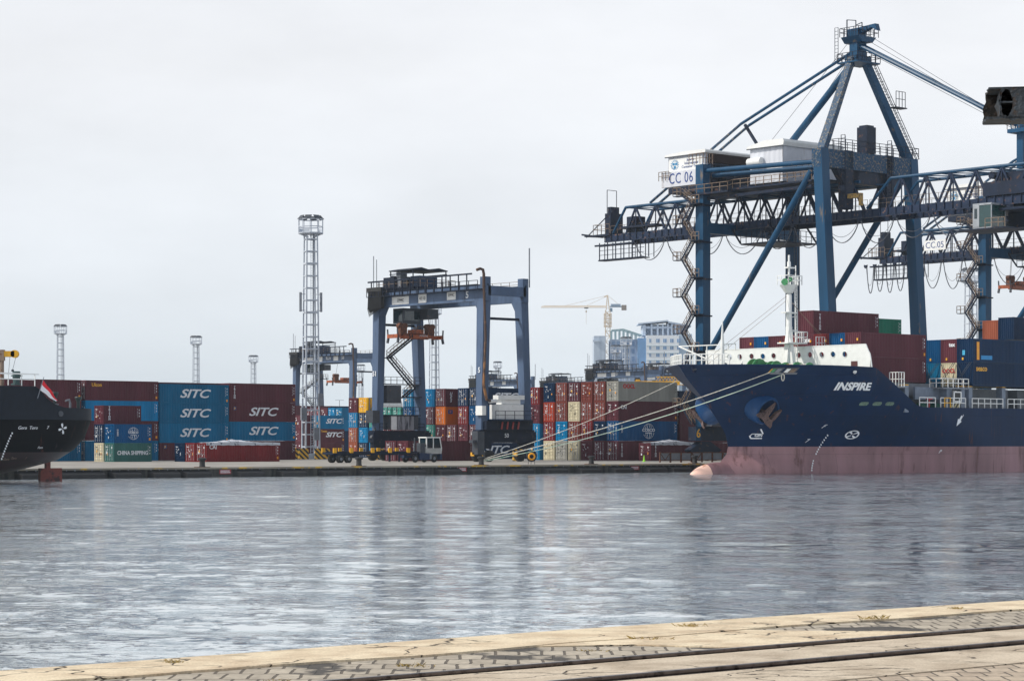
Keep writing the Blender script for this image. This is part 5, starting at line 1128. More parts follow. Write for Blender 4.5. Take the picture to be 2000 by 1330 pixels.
def hull_part(z0, z1, n, name, mt):
    m = MB()
    for sg in (1,-1):
        vs = []
        for d in D:
            a = d; zt = z1
            if z1 is None:
                a = d-8; 
                for _ in range(8): zt = sheer(a); a = stem(zt) + d
            for k in range(n+1):
                z = z0 + (zt-z0)*k/n; aa = stem(z) + d
                if z1 is None and d > 26: aa = a + (stem(z)-stem(zt))*max(0, 1-(d-26)/20)
                vs.append((aa, -sg*breadth(aa, z) if d > 0 else 0, z))
        fs = [(i*(n+1)+k, (i+1)*(n+1)+k, (i+1)*(n+1)+k+1, i*(n+1)+k+1) for i in range(len(D)-1) for k in range(n)]
        m.add(vs, fs if sg > 0 else [tuple(reversed(q)) for q in fs])
    me = bpy.data.meshes.new(name); me.from_pydata(m.v, [], m.f); me.update()
    me.polygons.foreach_set('use_smooth', [True]*len(me.polygons)); me.materials.append(mt)
    return link(name, me, ship)
hull_part(3.22, None, 14, 'hull', hullm)
hull_part(-2.0, 3.22, 6, 'underwater_hull', bootm)
def bulb(name, a0, a1, mt):
    m = MB(); n = 16; k = 20; vs = []
    for i in range(n+1):
        a = a0 + (a1-a0)*i/n; t = (a+6.8)/5.2
        t = min(max(t, 0.0001), 1); rr = math.sqrt(1-(1-t)**2)
        for j in range(k):
            an = 2*math.pi*j/k; vs.append((a, 1.5*rr*math.cos(an), -1.1 + 2.5*rr*math.sin(an)))
    m.add(vs, [(i*k+j, (i+1)*k+j, (i+1)*k+(j+1)%k, i*k+(j+1)%k) for i in range(n) for j in range(k)])
    m.build(name, mt, ship, True)
bulb('bulb_tip', -6.8, -3.8, bulbm); bulb('bulbous_bow', -3.8, 6.0, bootm)
# inner side of the bulwark, decks
m = MB()
vs = []; aa = [-6.4+0.5*i for i in range(35)]
for a in aa: vs += [(a, breadth(a,11.3)-0.25, 11.3), (a, -(breadth(a,11.3)-0.25), 11.3)]
m.add(vs, [(2*i,2*i+2,2*i+3,2*i+1) for i in range(len(aa)-1)]); m.build('foredeck', mat('deck_green', (60,104,84), 0.7, vary=0.2), ship)
m = MB(); dk = [12.5+0.8*i for i in range(100)]; m.add([L3(a, sg*(breadth(a,7.2)-0.25), 7.3) for a in dk for sg in (1,-1)], [(2*i,2*i+2,2*i+3,2*i+1) for i in range(99)]); m.build('main_deck', mat('deck_grey', (80,88,96), 0.7, vary=0.2), ship)
m = MB().prism([(sg*(breadth(11,z)-0.3), z) for sg, z in ((1,7.0),(1,9.0),(1,12.0),(-1,12.0),(-1,9.0),(-1,7.0))], 'x', 10.9, 11.1); m.build('forecastle_bulkhead', MIDG, ship)
m = MB().fbox(SHL-0.2, SHL, -13.4, 13.4, -2, 7.8); m.build('transom', hullm, ship)
rim = MB()
pts = [L3(a, breadth(a, sheer(a))+0.02, sheer(a)) for a in [stem(12.7)+0.02+0.4*i for i in range(48)]]
rim.tube(pts, 0.09, 5); rim.tube([Vector((q.x,-q.y,q.z)) for q in pts], 0.09, 5); rim.build('bulwark_rim', hullm, ship)
# lettering and marks pressed onto the hull
def on_hull(txt, size, px, py, mt, name='lettering', mesh=None, **kw):
    me = (mesh or text_mesh(txt, size, **kw)).copy(); a0, z0 = 0, 0
    b = HULLB
    for _ in range(25): a0, z0 = SH.atb(px, py, b); b = 0.5*b + 0.5*breadth(a0, z0)
    for v in me.vertices:
        a, z, out_ = v.co.x+a0, v.co.z+z0, (0.05 if v.co.y < 0 else 0.02)
        v.co = L3(a, breadth(a, z)+out_, z)
    o = link(name, me, ship)
    o.data.materials.clear(); o.data.materials.append(mt); return o
on_hull('INSPIRE', 1.22, 1669, 755.5, LETW, xs=1.06, shear=-0.22, bold=0.04)
def flat(polys):
    m = MB()
    for poly in polys: m.prism(poly, 'y', -0.01, 0.01)
    return m.mesh('mark')
def ringp(cx, cz, r0, r1, n=20, rx=1.0):
    return [[(cx+math.cos(i*2*math.pi/n)*r*rx, cz+math.sin(i*2*math.pi/n)*r) for i, r in ((k,r0),(k,r1),(k+1,r1),(k+1,r0))] for k in range(n)]
on_hull('', 0, 1664, 849, LETW, 'thruster_mark', flat(ringp(0,0,0.42,0.52,22,1.5)+[[(0.1,0.05),(0.68,0.2),(0.55,0.34),(0.1,0.12)],[(-0.1,-0.05),(-0.68,-0.2),(-0.55,-0.34),(-0.1,-0.12)],[(-0.1,0.05),(-0.5,0.28),(-0.3,0.4),(0,0.1)],[(0.1,-0.05),(0.5,-0.28),(0.3,-0.4),(0,-0.1)]]))
on_hull('', 0, 1479, 848, LETW, 'bulb_mark', flat([[(-0.55,-0.55),(0.55,-0.55),(0.55,-0.42),(-0.5,-0.42)],[(-0.5,0.0),(0.4,0.0),(0.4,0.1),(-0.45,0.1)],[(-0.6,-0.5),(-0.5,-0.42),(-0.62,-0.2),(-0.75,-0.22)],[(-0.75,-0.22),(-0.62,-0.2),(-0.45,0.1),(-0.52,0.08)],[(0.45,0.05),(0.58,0.05),(0.1,0.62),(-0.02,0.6)]]))
on_hull('GIN', 0.42, 1481, 850.5, LETW, bold=0.01)
on_hull('', 0, 1874, 820, LETW, 'arrow_mark', flat([[(0.35,0.55),(0.6,0.45),(0.15,-0.1),(-0.12,0.05)],[(-0.55,-0.75),(0.35,-0.2),(-0.3,0.15)]]))
on_hull('2', 0.3, 1881, 811.5, LETW)
m = MB()
for i in range(16):
    t = i/15; px = 1585+31*t**1.7; py = 918-68*t
    a0, z0 = SH.atb(px, py, 11.0); b0 = breadth(a0, z0)
    for _ in range(20): a0, z0 = SH.atb(px, py, b0); b0 = 0.5*b0+0.5*breadth(a0, z0)
    m.prism([(a0-0.09,z0-0.1),(a0+0.09,z0-0.1),(a0+0.09,z0+0.1),(a0-0.09,z0+0.1)], 'y', -(b0+0.06), -(b0+0.02))
m.build('draught_marks', LETW, ship)
for px, py, tx in ((1575,861,'7'), (1608,833,'F'), (1835,882,'P')): on_hull(tx, 0.6, px, py, LETW, shear=0.4)
# fairlead openings near the bow, with the small lit slots
def hull_patch(px0, px1, py, h, mt, name, out_=0.03, rnd=False):
    b = 9.0
    for _ in range(25): a0, z0 = SH.atb(px0, py, b); b = 0.5*b+0.5*breadth(a0, z0)
    b = 9.0
    for _ in range(25): a1, z1 = SH.atb(px1, py, b); b = 0.5*b+0.5*breadth(a1, z1)
    m = MB(); n = 12; top = [(a0+(a1-a0)*i/n) for i in range(n+1)]; r_ = min(h/2, (a1-a0)/2)
    vs = []
    for a in top:
        e = min(a-a0, a1-a); hh = h/2 if (not rnd or e >= r_) else math.sqrt(max(0.0, r_**2-(r_-e)**2))
        vs += [L3(a, breadth(a,z0-hh)+out_, z0-hh), L3(a, breadth(a,z0+hh)+out_, z0+hh)]
    m.add(vs, [(2*i,2*i+2,2*i+3,2*i+1) for i in range(n)]); return m.build(name, mt, ship)
hull_patch(1502, 1527, 724.5, 0.75, DARKG, 'fairlead'); hull_patch(1531, 1556, 724.5, 0.75, DARKG, 'fairlead')
for x0, x1, mt_ in ((1503,1505,YELLOW),(1506,1513,GREEN),(1515,1524,MIDG),(1533,1541,WHITE),(1543,1553,TAN)): hull_patch(x0, x1, 724, 0.42, mt_, 'fairlead_roller', 0.06)
for x0, x1 in ((1503,1526),(1532,1555)): hull_patch(x0, x1, 729.6, 0.14, MIDG, 'fairlead_lip', 0.14)
for x0, x1 in ((1678,1696),(1704,1722),(1729,1746)): hull_patch(x0, x1, 788.5, 0.42, mat('port_light', (96,120,104), 0.4, vary=0.4, scale=6), 'mooring_port', 0.03, True)
for px, py, ins in ((1356,722,DARKG),(1669,727,WHITE)):
    b = 9.0
    for _ in range(25): a0, z0 = SH.atb(px, py, b); b = 0.5*b+0.5*breadth(a0, z0)
    m = MB(); nn = 16
    m.tube([L3(a0+math.cos(i*2*math.pi/nn)*0.42, b+0.02, z0+math.sin(i*2*math.pi/nn)*0.3) for i in range(nn+1)], 0.1, 6); o = m.build('chock_ring', hullm, ship, True)
    hull_patch(px-4, px+4, py, 0.4, ins, 'chock_opening', 0.03, True)
# anchor bolsters with the anchors, both bows
for sg in (1,-1):
    a0, z0 = (SH.atb(1470, 797, 7.5) if sg > 0 else (0.6, 7.3))
    z0 = 7.4; a0 = 1.9; bb = breadth(a0, z0)
    axis = Vector((-0.12, -sg*0.84, -0.46)).normalized(); c0 = Vector((a0-0.1, -sg*(bb-2.25), z0+1.6))
    u_ = axis.cross(Vector((0,0,1))).normalized(); v_ = u_.cross(axis)
    m = MB(); k = 24; rings = [(0.0,2.3),(2.4,2.1),(3.1,1.95),(3.45,1.75),(3.5,1.5),(3.2,1.38),(2.4,1.25),(2.3,0.02)]
    vs = []
    for d_, rr in rings:
        for j in range(k):
            an = 2*math.pi*j/k; vs.append(c0 + axis*d_ + u_*math.cos(an)*rr*0.92 + v_*math.sin(an)*rr)
    m.add(vs, [(i*k+j, (i+1)*k+j, (i+1)*k+(j+1)%k, i*k+(j+1)%k) for i in range(len(rings)-1) for j in range(k)])
    m.build('anchor_bolster', mat('bolster_blue', (0,54,100), 0.4, spec=0.2, vary=0.12), ship, True)
    an_ = MB(); o_ = c0 + axis*3.5 + v_*-0.5 + u_*0.15*sg
    def ap(x, y, d=0.0): return o_ + u_*(x) + v_*y + axis*d
    rt_ = lambda x, y, d=0.0: ap(x*1.25*(x*math.cos(R(38*sg))-y*math.sin(R(38*sg))), 1.25*(x*math.sin(R(38*sg))+y*math.cos(R(38*sg))), d)
    sil = [(125,795),(190,735),(240,735),(330,640),(445,500),(440,600),(395,700),(360,770),(380,810),(430,850),(470,820),(540,710),(640,655),(590,760),(545,840),(500,910),(530,1000),(515,1055),(400,980),(300,880),(200,825)]
    P2 = [(-(x-370)/183/0.84, -(y-800)/183/0.89) for x, y in sil]; n_ = len(P2)
    vs = [o_ + u_*x*sg*1.0 + v_*y + axis*(0.55-0.12*abs(y)) for x, y in P2] + [o_ + u_*x*sg + v_*y + axis*(0.0+0.1*abs(y)) for x, y in P2] if sg > 0 else [o_ + u_*-x*sg + v_*y + axis*(0.55-0.12*abs(y)) for x, y in P2] + [o_ + u_*-x*sg + v_*y + axis*(0.1*abs(y)) for x, y in P2]
    an_.add(vs, [tuple(range(n_)), tuple(reversed(range(n_,2*n_)))] + [(i, i+n_, (i+1)%n_+n_, (i+1)%n_) for i in range(n_)])
    an_.bar(o_ + axis*0.2, o_ - axis*1.6, 0.5, 0.5)
    an_.build('anchor', mat('anchor_rust', (96,76,74), 0.7, second=(60,44,42), scale=3, thr=(0.5,0.6), vary=0.25), ship)
# white breakwater screen with round openings
def screen():
    zb, zt, a = 11.5, 15.25, 10.5; b0, b1 = -13.9, 12.9
    import bmesh
    holes = [b1-2.3-4.4*0+x for x in (-2.6,-5.1,-7.7,-10.1,-12.6,-18.0,-20.35,-22.7)]
    hb = []
    for px, py in ((1425,697),(1445,697),(1468,696),(1490,696),(1511,695),(1560,694),(1582,693),(1605,693),(1627,692),(1650,692)): hb.append(SH.ata(px, py, a))
    m = MB(); n = 24; rr = 0.36
    # plate built as cells, each with a round hole
    xs = sorted(hb); edges = [b0]+[(xs[i][0]+xs[i+1][0])/2 for i in range(len(xs)-1)]+[10.9]
    for i, (hb_, hz_) in enumerate(xs):
        l, r_ = edges[i], edges[i+1]
        for da in (0, 0.12):
            circ = []; sq_ = []
            for k in range(n):
                an = 2*math.pi*k/n; cx, cz = math.cos(an), math.sin(an)
                circ.append(L3(a+da, hb_+rr*cx, hz_+rr*1.0*cz))
                tx = ((r_-hb_)/cx if cx > 1e-6 else (l-hb_)/cx if cx < -1e-6 else 1e9); tz = ((zt-hz_)/cz if cz > 1e-6 else (zb-hz_)/cz if cz < -1e-6 else 1e9); t_ = min(abs(tx), abs(tz))
                sq_.append(L3(a+da, hb_+t_*cx, hz_+t_*cz))
            cn = [L3(a+da,r_,zt),L3(a+da,l,zt),L3(a+da,l,zb),L3(a+da,r_,zb)]
            base = len(m.v); m.v += [tuple(q) for q in circ+sq_+cn]
            for k in range(n):
                m.f.append((base+k, base+(k+1)%n, base+n+(k+1)%n, base+n+k))
            # fill the four corners
            for ci, (sx, sz) in enumerate(((1,1),(-1,1),(-1,-1),(1,-1))):
                for k in range(n):
                    p, q = sq_[k], sq_[(k+1)%n]
                    if abs(p.y-q.y) > 1e-5 and abs(p.z-q.z) > 1e-5:
                        c = cn[ci]
                        if min(abs(p.y-c.y),abs(p.z-c.z)) < 1e-4 and min(abs(q.y-c.y),abs(q.z-c.z)) < 1e-4: m.f.append((base+n+k, base+n+(k+1)%n, base+2*n+ci))
        rg = [L3(a-0.01,hb_+rr*math.cos(2*math.pi*k/n),hz_+rr*math.sin(2*math.pi*k/n)) for k in range(n+1)]
        m.tube(rg, 0.05, 4)
    # slanting end at the port side with a doorway
    for da in (0,0.12):
        m.add([L3(a+da,b,z) for b,z in ((10.9,zb),(11.4,zb),(11.4,zt),(10.9,zt))],[(0,1,2,3)])
    dz = [(9.0+2.4,zb),(12.9,zb),(12.9,zb+2.6),(12.35,zt-0.3),(12.2,zt),(11.4,zt)]
    for da in (0,0.12): m.add([L3(a+da,b,z) for b,z in dz],[tuple(range(6))])
    m.bar(L3(a+0.05,b0,zt),L3(a+0.05,12.2,zt),0.16,0.1); m.bar(L3(a+0.05,12.2,zt),L3(a+0.05,12.9,zb+2.4),0.14,0.1); m.bar(L3(a+0.05,12.9,zb+2.4),L3(a+0.05,13.3,zb),0.14,0.1)
    for b_ in (-10,-5,0,5,10): m.prism([(a+0.1,zb),(a+2.2,zb),(a+0.1,zt-0.3)],'y',-(b_+0.04),-(b_-0.04)) if False else m.add([L3(a+0.1,b_,zb),L3(a+2.0,b_,zb),L3(a+0.1,b_,zt-0.3)],[(0,1,2)])
    o = m.build('foredeck_screen', WHITE, ship)
    MB().fbox(a-0.03,a-0.01,10.0,11.0,11.9,13.3).build('doorway', mat('doorway_dark', (84,44,44), 0.8), o)
screen()
# foremast
m = MB(); ma = 8.3; mb_ = SH.ata(1541, 700, ma)[0]
m.prism([(-0.9,0),(0.9,0),(0.32,4.4),(0.3,6.2),(-0.3,6.2),(-0.32,4.4)], 'y', -0.25, 0.25)
m.v = [(x+ma, y-mb_, z+11.4) for x,y,z in m.v]
# the broad lower pedestal faces across the ship
m2 = MB(); m2.prism([(-1.1,0),(1.1,0),(0.35,5.2),(-0.35,5.2)], 'x', -0.25, 0.25); m2.v = [(x+ma, y-mb_, z+11.4) for x,y,z in m2.v]; m.add(m2.v, m2.f)
m.tube([L3(ma,mb_,11.4),L3(ma,mb_,16.6),L3(ma,mb_,21.4),L3(ma,mb_,21.7)], [0.38,0.36,0.33,0.18], 14)
m.tube([L3(ma,mb_,21.4),L3(ma,mb_,26.2)], [0.14,0.12], 8)
for zz, r_ in ((16.6,1.6),(21.9,0.95)):
    pass
m.add([L3(ma+math.cos(t_)*q, mb_+math.sin(t_)*q*1.0, z_) for q, z_ in ((0.45,21.6),(1.15,22.6)) for t_ in [k*math.pi/4 for k in range(8)]], [(k,(k+1)%8,8+(k+1)%8,8+k) for k in range(8)]+[tuple(range(15,7,-1))])
m.fbox(ma-1.0,ma+1.0,mb_-0.4,mb_+0.4,19.2,19.35); m.fbox(ma-0.5,ma+0.8,mb_-0.3,mb_+0.3,24.6,24.75); m.tube([L3(ma,mb_,24.8),L3(ma,mb_,25.4)],0.22,8)
m.fbox(ma-1.1,ma+2.3,mb_-0.9,mb_+0.9,15.55,15.7)
fm_ = m.build('foremast', WHITE, ship, True)
m = MB(); rails(m, [L3(ma-1.1,mb_+0.9,15.7),L3(ma+2.3,mb_+0.9,15.7),L3(ma+2.3,mb_-0.9,15.7)],1.3,0.05,0.75); rails(m, [L3(ma-1.1,mb_-0.9,22.6),L3(ma-1.1,mb_+0.9,22.6),L3(ma+1.3,mb_+0.9,22.6),L3(ma+1.3,mb_-0.9,22.6)],1.1,0.05,0.7)
ladder(m, L3(ma+0.9,mb_+0.4,11.6), L3(ma+0.75,mb_+0.4,23.5), 0.45, 0.06, 0.35, (1,0,0)); m.bar(L3(ma+1.2,mb_,15.6),L3(ma+1.2,mb_,25.0),0.09)
for k in range(5): m.bar(L3(ma+0.4,mb_,17.2+k*1.6),L3(ma+1.5,mb_,17.2+k*1.6),0.08)
rails(m, [L3(ma+2.6,mb_+2.0,14.9),L3(ma+4.2,mb_+2.0,14.9)],1.5,0.05,0.6); m.bar(L3(ma+2.6,mb_+2,11.5),L3(ma+2.6,mb_+2,15),0.08)
m.build('mast_railing', WHITE, fm_)
MB().tube([L3(ma-0.9,mb_+0.3,22.9),L3(ma-1.3,mb_+0.5,22.9)],[0.3,0.42],12).tube([L3(ma-0.5,mb_+0.6,23.2),L3(ma-0.8,mb_+0.9,23.2)],0.3,10).build('mast_horn', GREEN, fm_, True)
for q0, q1 in (((ma,mb_,21.5),(-4.2,-1.0,12.6)),((ma,mb_,21.0),(0.5,-5,12.4)),((ma,mb_,21.0),(12.0,5.5,14.9)),((ma,mb_,20.8),(12.0,6.2,14.8))):
    MB().tube([L3(*q0),L3(*q1)],0.022,4).build('mast_stay', TAN, ship)
# bow post, catwalk frame, rails
fa, fb_ = -3.3, 1.2
fb_, _z = SH.ata(1411, 700, -1.8); fa = -1.8
m = MB().tube([L3(fa,fb_,11.5),L3(fa,fb_,15.3),L3(fa,fb_,18.0)],[0.26,0.22,0.05],10); po = m.build('bow_post', WHITE, ship, True)
m = MB()
m.bar(L3(fa,fb_,15.2),L3(fa-0.6,fb_-6.6,15.2),0.12); m.bar(L3(fa,fb_,15.2),L3(fa+2.2,fb_,15.4),0.12); m.bar(L3(fa+2.2,fb_,15.4),L3(fa+2.2,fb_,14.6),0.1); m.bar(L3(fa+1.0,fb_,15.3),L3(fa+1.0,fb_,14.7),0.1)
m.bar(L3(fa-0.6,fb_-6.6,15.2),L3(fa-0.2,fb_-0.4,12.9),0.16); 
for k in range(3): m.bar(L3(fa-0.15*k,fb_-2.2*k-0.2,15.2),L3(fa-0.15*k,fb_-2.2*k-0.2,12.3),0.1)
m.bar(L3(fa,fb_,14.2),L3(fa-0.6,fb_-5,14.2),0.08)
for k in range(9): m.bar(L3(fa+0.2,fb_+0.2,11.8+k*0.4),L3(fa+0.6,fb_+0.2,11.8+k*0.4),0.05)
m.build('catwalk_frame', WHITE, po)
m = MB()
for sgn in (1,-1):
    ps = []
    for k in range(10):
        a = -7.6+0.75*k; bb_ = (breadth(a,12.3)-0.35); ps.append(L3(a, sgn*bb_, 12.5))
    if sgn < 0: rails(m, ps, 1.45, 0.065, 0.8); [m.bar(p+Vector((0,0,0.35)), q+Vector((0,0,0.35)), 0.08) for p,q in zip(ps[:-1],ps[1:])]
    else: rails(m, ps[:5], 1.45, 0.065, 0.8)
m.build('bow_railing', WHITE, ship)
# winches and windlasses
def winch(px, r_, w_, a, name='winch', white=False):
    b, z = SH.ata(px, 712, a); m = MB()
    for q in (-w_/2, w_/2): m.tube([L3(a,b+q-0.06,12.3),L3(a,b+q+0.06,12.3)],r_,24)
    m.tube([L3(a,b-w_/2,12.3),L3(a,b+w_/2,12.3)],r_*0.45,14); m.fbox(a-0.8,a+0.8,b-w_/2-0.3,b+w_/2+0.3,11.5,11.9); o = m.build(name, GREEN, ship, True)
    MB().tube([L3(a,b-w_/2+0.08,12.3),L3(a,b+w_/2-0.08,12.3)],r_*(0.82 if white else 0.62),18).build('rope_drum', ROPE if white else YELLOW, o, True)
winch(1478,1.45,0.9,5.0,'windlass'); winch(1500,1.1,0.8,6.5); winch(1512,1.15,0.8,6.0); winch(1546,0.95,1.8,6.0,'winch',True); winch(1572,0.85,1.5,6.5,'winch',True); winch(1440,0.6,1.2,3.0); winch(1533,0.8,0.5,5.0)
m = MB(); b, z = SH.ata(1416, 712, 1.0); m.tube([L3(1.0,b,11.5),L3(1.0,b,13.0),L3(1.0,b,13.2)],[0.3,0.3,0.15],10); m.build('ventilator', DARKG, ship, True)
for px, mt_ in ((1372,mat('orange_buoy_paint', (230,110,40))),(1425,YELLOW),(1541,YELLOW)):
    b, z = SH.ata(px, 712, -2.5 if px < 1400 else 3); aa_ = -2.5 if px < 1400 else 3; MB().fbox(aa_-0.2,aa_+0.2,b-0.25,b+0.25,11.5,12.85).build('deck_locker', mt_, ship)
# deck hand behind the bulwark: white helmet, dark overalls
def person(fr, a, b, z, label):
    root = empty('person', fr.w(a,b,z), fr.ang, label, 'person')
    bm_v = [(0,0,0.95),(0,0,1.15),(0,0,1.42),(0,0,1.56),(0.02,0,1.68),(0.10,0,0.93),(0.12,0.02,0.5),(0.12,-0.02,0.08),(0.12,-0.16,0.03),(-0.10,0,0.93),(-0.12,0.02,0.5),(-0.12,-0.02,0.08),(-0.12,-0.16,0.03),(0.2,0,1.40),(0.30,-0.1,1.15),(0.26,-0.35,1.05),(-0.2,0,1.40),(-0.30,-0.1,1.15),(-0.26,-0.35,1.05)]
    rad = [0.15,0.15,0.17,0.06,0.1,0.1,0.07,0.05,0.045,0.1,0.07,0.05,0.045,0.07,0.05,0.035,0.07,0.05,0.035]
    ed = [(0,1),(1,2),(2,3),(3,4),(0,5),(5,6),(6,7),(7,8),(0,9),(9,10),(10,11),(11,12),(2,13),(13,14),(14,15),(2,16),(16,17),(17,18)]
    me = bpy.data.meshes.new('body'); me.from_pydata(bm_v, ed, []); me.update(); o = link('body', me, root)
    o.modifiers.new('skin', 'SKIN'); lay = me.skin_vertices[0].data if me.skin_vertices else None
    if lay:
        for i, r_ in enumerate(rad): lay[i].radius = (r_, r_); 
        lay[0].use_root = True
    o.modifiers.new('sub', 'SUBSURF').levels = 1; me.materials.append(mat('overalls', (44,52,70), 0.8))
    MB().tube([(0,0,1.70),(0,0,1.74),(0,0,1.80),(0,0,1.86),(0,0,1.88)],[0.17,0.14,0.135,0.09,0.02],14).build('helmet', WHITE, root, True)
    return root
b, z = SH.ata(1449, 712, 3.0)
try: person(SH, 3.0, b, 11.5, 'deck hand in a white helmet behind the ship bulwark')
except Exception as ex: print('person', ex)

# deck containers
g = 'containers on the deck of the blue ship'
T0 = 11.02; base = SH
def deck(a, b, z, H, c, lab, **kw):
    return cont(SH, a, b, z, 12.19, H, c, lab, g, door=False, **kw)
names8 = ['rightmost','second from right','third from right','fourth from right','fifth from right','sixth from right','seventh from right','leftmost']
for i, (c, cl) in enumerate(((['maroon','maroon'],''),(['maroon','royal_blue'],''),(['maroon','red'],''),(['blue','maroon'],''),(['maroon','red'],''),(['maroon','maroon'],''),(['maroon','royal_blue'],''),(['navy','maroon'],''))):
    for t_ in (0,1):
        lab = '%s container end on the ship, %s of the front bay, %s tier' % (CN.get(c[t_],c[t_]), names8[i], 'second' if t_ else 'lowest')
        o = deck(12.46, 9.8-2.47*i, T0+t_*2.905, HC, c[t_], lab, side=(i == 0), logo=[('tex', 0.9, 1.6, 2.2, LETW, {})] if False else None)
        for k in range(1): shared('warning_label', yq, [ORS if i % 2 else LETY], o, (-0.03, 0.35, 1.9)); shared('warning_label', yq, [ORS], o, (-0.03, 1.3, 0.9))
        if i == 3 and t_: e = shared('lettering', text_mesh('tex', 0.9, bold=0.02), [LETW], o, (-0.03,1.1,2.2)); e.rotation_euler = (0,0,R(-90))
deck(12.46, 2.35, T0+5.81, HC, 'maroon', 'maroon container with upright white letters, highest at the front of the ship', logo=TRI(1.2))
deck(29.2, -7.8, 17.1, HC, 'green', 'green container high on the ship behind the topmost maroon one')
for i, (c0_, c1_, nm_) in enumerate((('navy','navy','rightmost'),('cream','maroon','second'),('blue','royal_blue','third'),('maroon','navy','fourth'),('maroon','maroon','fifth'))):
    for t_, c in ((0,c0_),(1,c1_)):
        lab = '%s container in the second bay of the ship, %s column, %s tier' % (CN.get(c,c), nm_, 'upper' if t_ else 'lower')
        lg_ = [('seaco', 0.95, 1.7, 2.15, LETY, dict(bold=0.02))] if (i == 0 and t_ == 0) else None
        o = deck(29.2, 13.4-2.5*i, 10.62+t_*2.92, HC, c, lab, side=(i == 0), logo=lg_)
        if i == 0 and t_: 
            MB().box(0.75,1.25,-0.014,-0.004,0.3,2.5).build('warning_label', ORS, o); MB().box(1.6,3.8,-0.014,-0.004,0.35,0.85).box(11.1,11.7,-0.014,-0.004,0.2,1.1).build('repair_patch', mat('patch_blue', (20,130,190)), o)
            MB().box(-0.03,-0.01,1.2,1.6,0.9,1.5).build('repair_patch', mat('patch_cyan', (70,170,210)), o)
        if i == 1: e = shared('lettering', text_mesh('OOCL' if t_ == 0 else 'tex', 0.7, bold=0.02), [LETR if t_ == 0 else LETW], o, (-0.03,1.2 if t_ == 0 else 0.7,1.9 if t_ == 0 else 2.2)); e.rotation_euler = (0,0,R(-90))
        if i < 3: shared('warning_label', yq, [LETY], o, (-0.03, 1.4, 0.3))
for nm_, b_, c, H in (('right', 8.3, 'navy', HC), ('left', 5.8, 'copper', ST)):
    deck(44.2, b_, 16.9, H, c, '%s container at the right frame edge, %s one of the two on top' % (c, nm_))
for t_, c in ((0,'navy'),(1,'maroon')):
    for i in range(3): deck(44.2, 13.4-2.5*i, 10.62+t_*2.92, HC, c if i else 'navy', '%s container in the third bay of the ship, %s tier, %s' % (c if i else 'navy', 'upper' if t_ else 'lower', ['nearest the side','second from the side','third from the side'][i]))
# hatch coamings, pedestals, lashing bridge, rails
m = MB().fbox(12.4,26.5,-9.8,9.6,9.4,10.9).fbox(12.4,26.5,-8.5,8.3,7.3,9.4).fbox(28.6,42,-10,9.0,7.3,10.4).fbox(44,58,-10,9,7.3,10.4); m.build('hatch_coaming', MIDG, ship)
m = MB()
for a in (17.2,27.9,29.4,36.0,43.6,50): MB().fbox(a-0.35,a+0.35,12.0,12.9,7.3,10.5).build('container_pedestal', mat('pedestal_grey', (112,124,142), 0.5, vary=0.15), ship)
m.prism([(25.0,7.3),(26.0,7.3),(26.0,10.4),(25.0,10.4)], 'y', -12.7, -11.4); m.fbox(20.5,26.5,11.2,11.5,8.9,10.4); m.build('coaming_stay', mat('pedestal_grey', (112,124,142), 0.5, vary=0.15), ship)
m = MB()
for a in (17.2,27.9,29.4,36.0,43.6,50): m.fbox(a-0.3,a+0.3,12.0,12.92,10.5,10.62)
m.build('twist_lock', YELLOW, ship)
m = MB().fbox(23.6,28.6,11.0,13.2,10.2,10.35); m.fbox(15.6,17.2,11.6,13.0,10.2,10.35); lp = m.build('lashing_platform', MIDG, ship)
m = MB(); rails(m, [L3(23.6,11.2,10.35),L3(23.6,13.2,10.35),L3(28.6,13.2,10.35),L3(28.6,11.2,10.35)],1.1,0.05,1.1); rails(m,[L3(15.6,11.6,10.35),L3(15.6,13.0,10.35),L3(16.6,13.0,10.35)],1.7,0.05,0.5); m.build('platform_railing', WHITE, lp)
m = MB(); rails(m, [L3(19.2,13.2,7.85),L3(22.2,13.2,7.85)],1.25,0.055,1.3); rails(m, [L3(23.2,13.2,7.85),L3(28.0,13.2,7.85)],1.25,0.055,1.3); rails(m, [L3(29.3,13.2,7.85),L3(35.4,13.2,7.85)],1.25,0.055,1.3); rails(m, [L3(36.4,13.2,7.85),L3(60,13.2,7.85)],1.25,0.055,1.3); m.build('deck_railing', WHITE, ship)
m = MB().fbox(26.2,26.35,12.6,13.1,9.0,10.0); m.fbox(25.7,27.2,13.15,13.25,8.6,8.75); m.fbox(25.7,27.2,13.15,13.25,9.75,9.9); m.fbox(25.7,25.85,13.15,13.25,8.6,9.9); m.fbox(27.05,27.2,13.15,13.25,8.6,9.9); m.build('vent_frame', WHITE, ship)
MB().fbox(25.85,27.05,13.1,13.16,8.75,9.75).build('vent_opening', LETK, ship)
m = MB()
for k in range(3): m.tube([L3(25.3+0.6*k,13.1,7.9),L3(25.9+0.6*k,13.1,8.6)],0.1,6)
m.build('hose', mat('hose_cream', (200,190,150), 0.6), ship)
MB().bar(L3(23.9,13.25,7.9),L3(23.9,13.25,9.1),0.1).bar(L3(25.0,13.25,7.9),L3(25.0,13.25,9.1),0.1).bar(L3(23.9,13.25,9.1),L3(25.0,13.25,9.1),0.1).bar(L3(23.9,13.25,8.5),L3(25.0,13.25,8.5),0.1).build('yellow_gate', YELLOW, ship)
m = MB()
for i in range(3):
    b_ = 13.4-2.5*i
    m.bar(L3(29.0,b_-0.1,13.5),L3(28.2,b_-2.2,10.4),0.06); m.bar(L3(29.0,b_-2.3,13.5),L3(28.2,b_-0.2,10.4),0.06); m.bar(L3(28.9,b_-0.3,13.5),L3(28.1,b_-2.4,10.4),0.06)
m.build('lashing_rod', DARKG, ship)
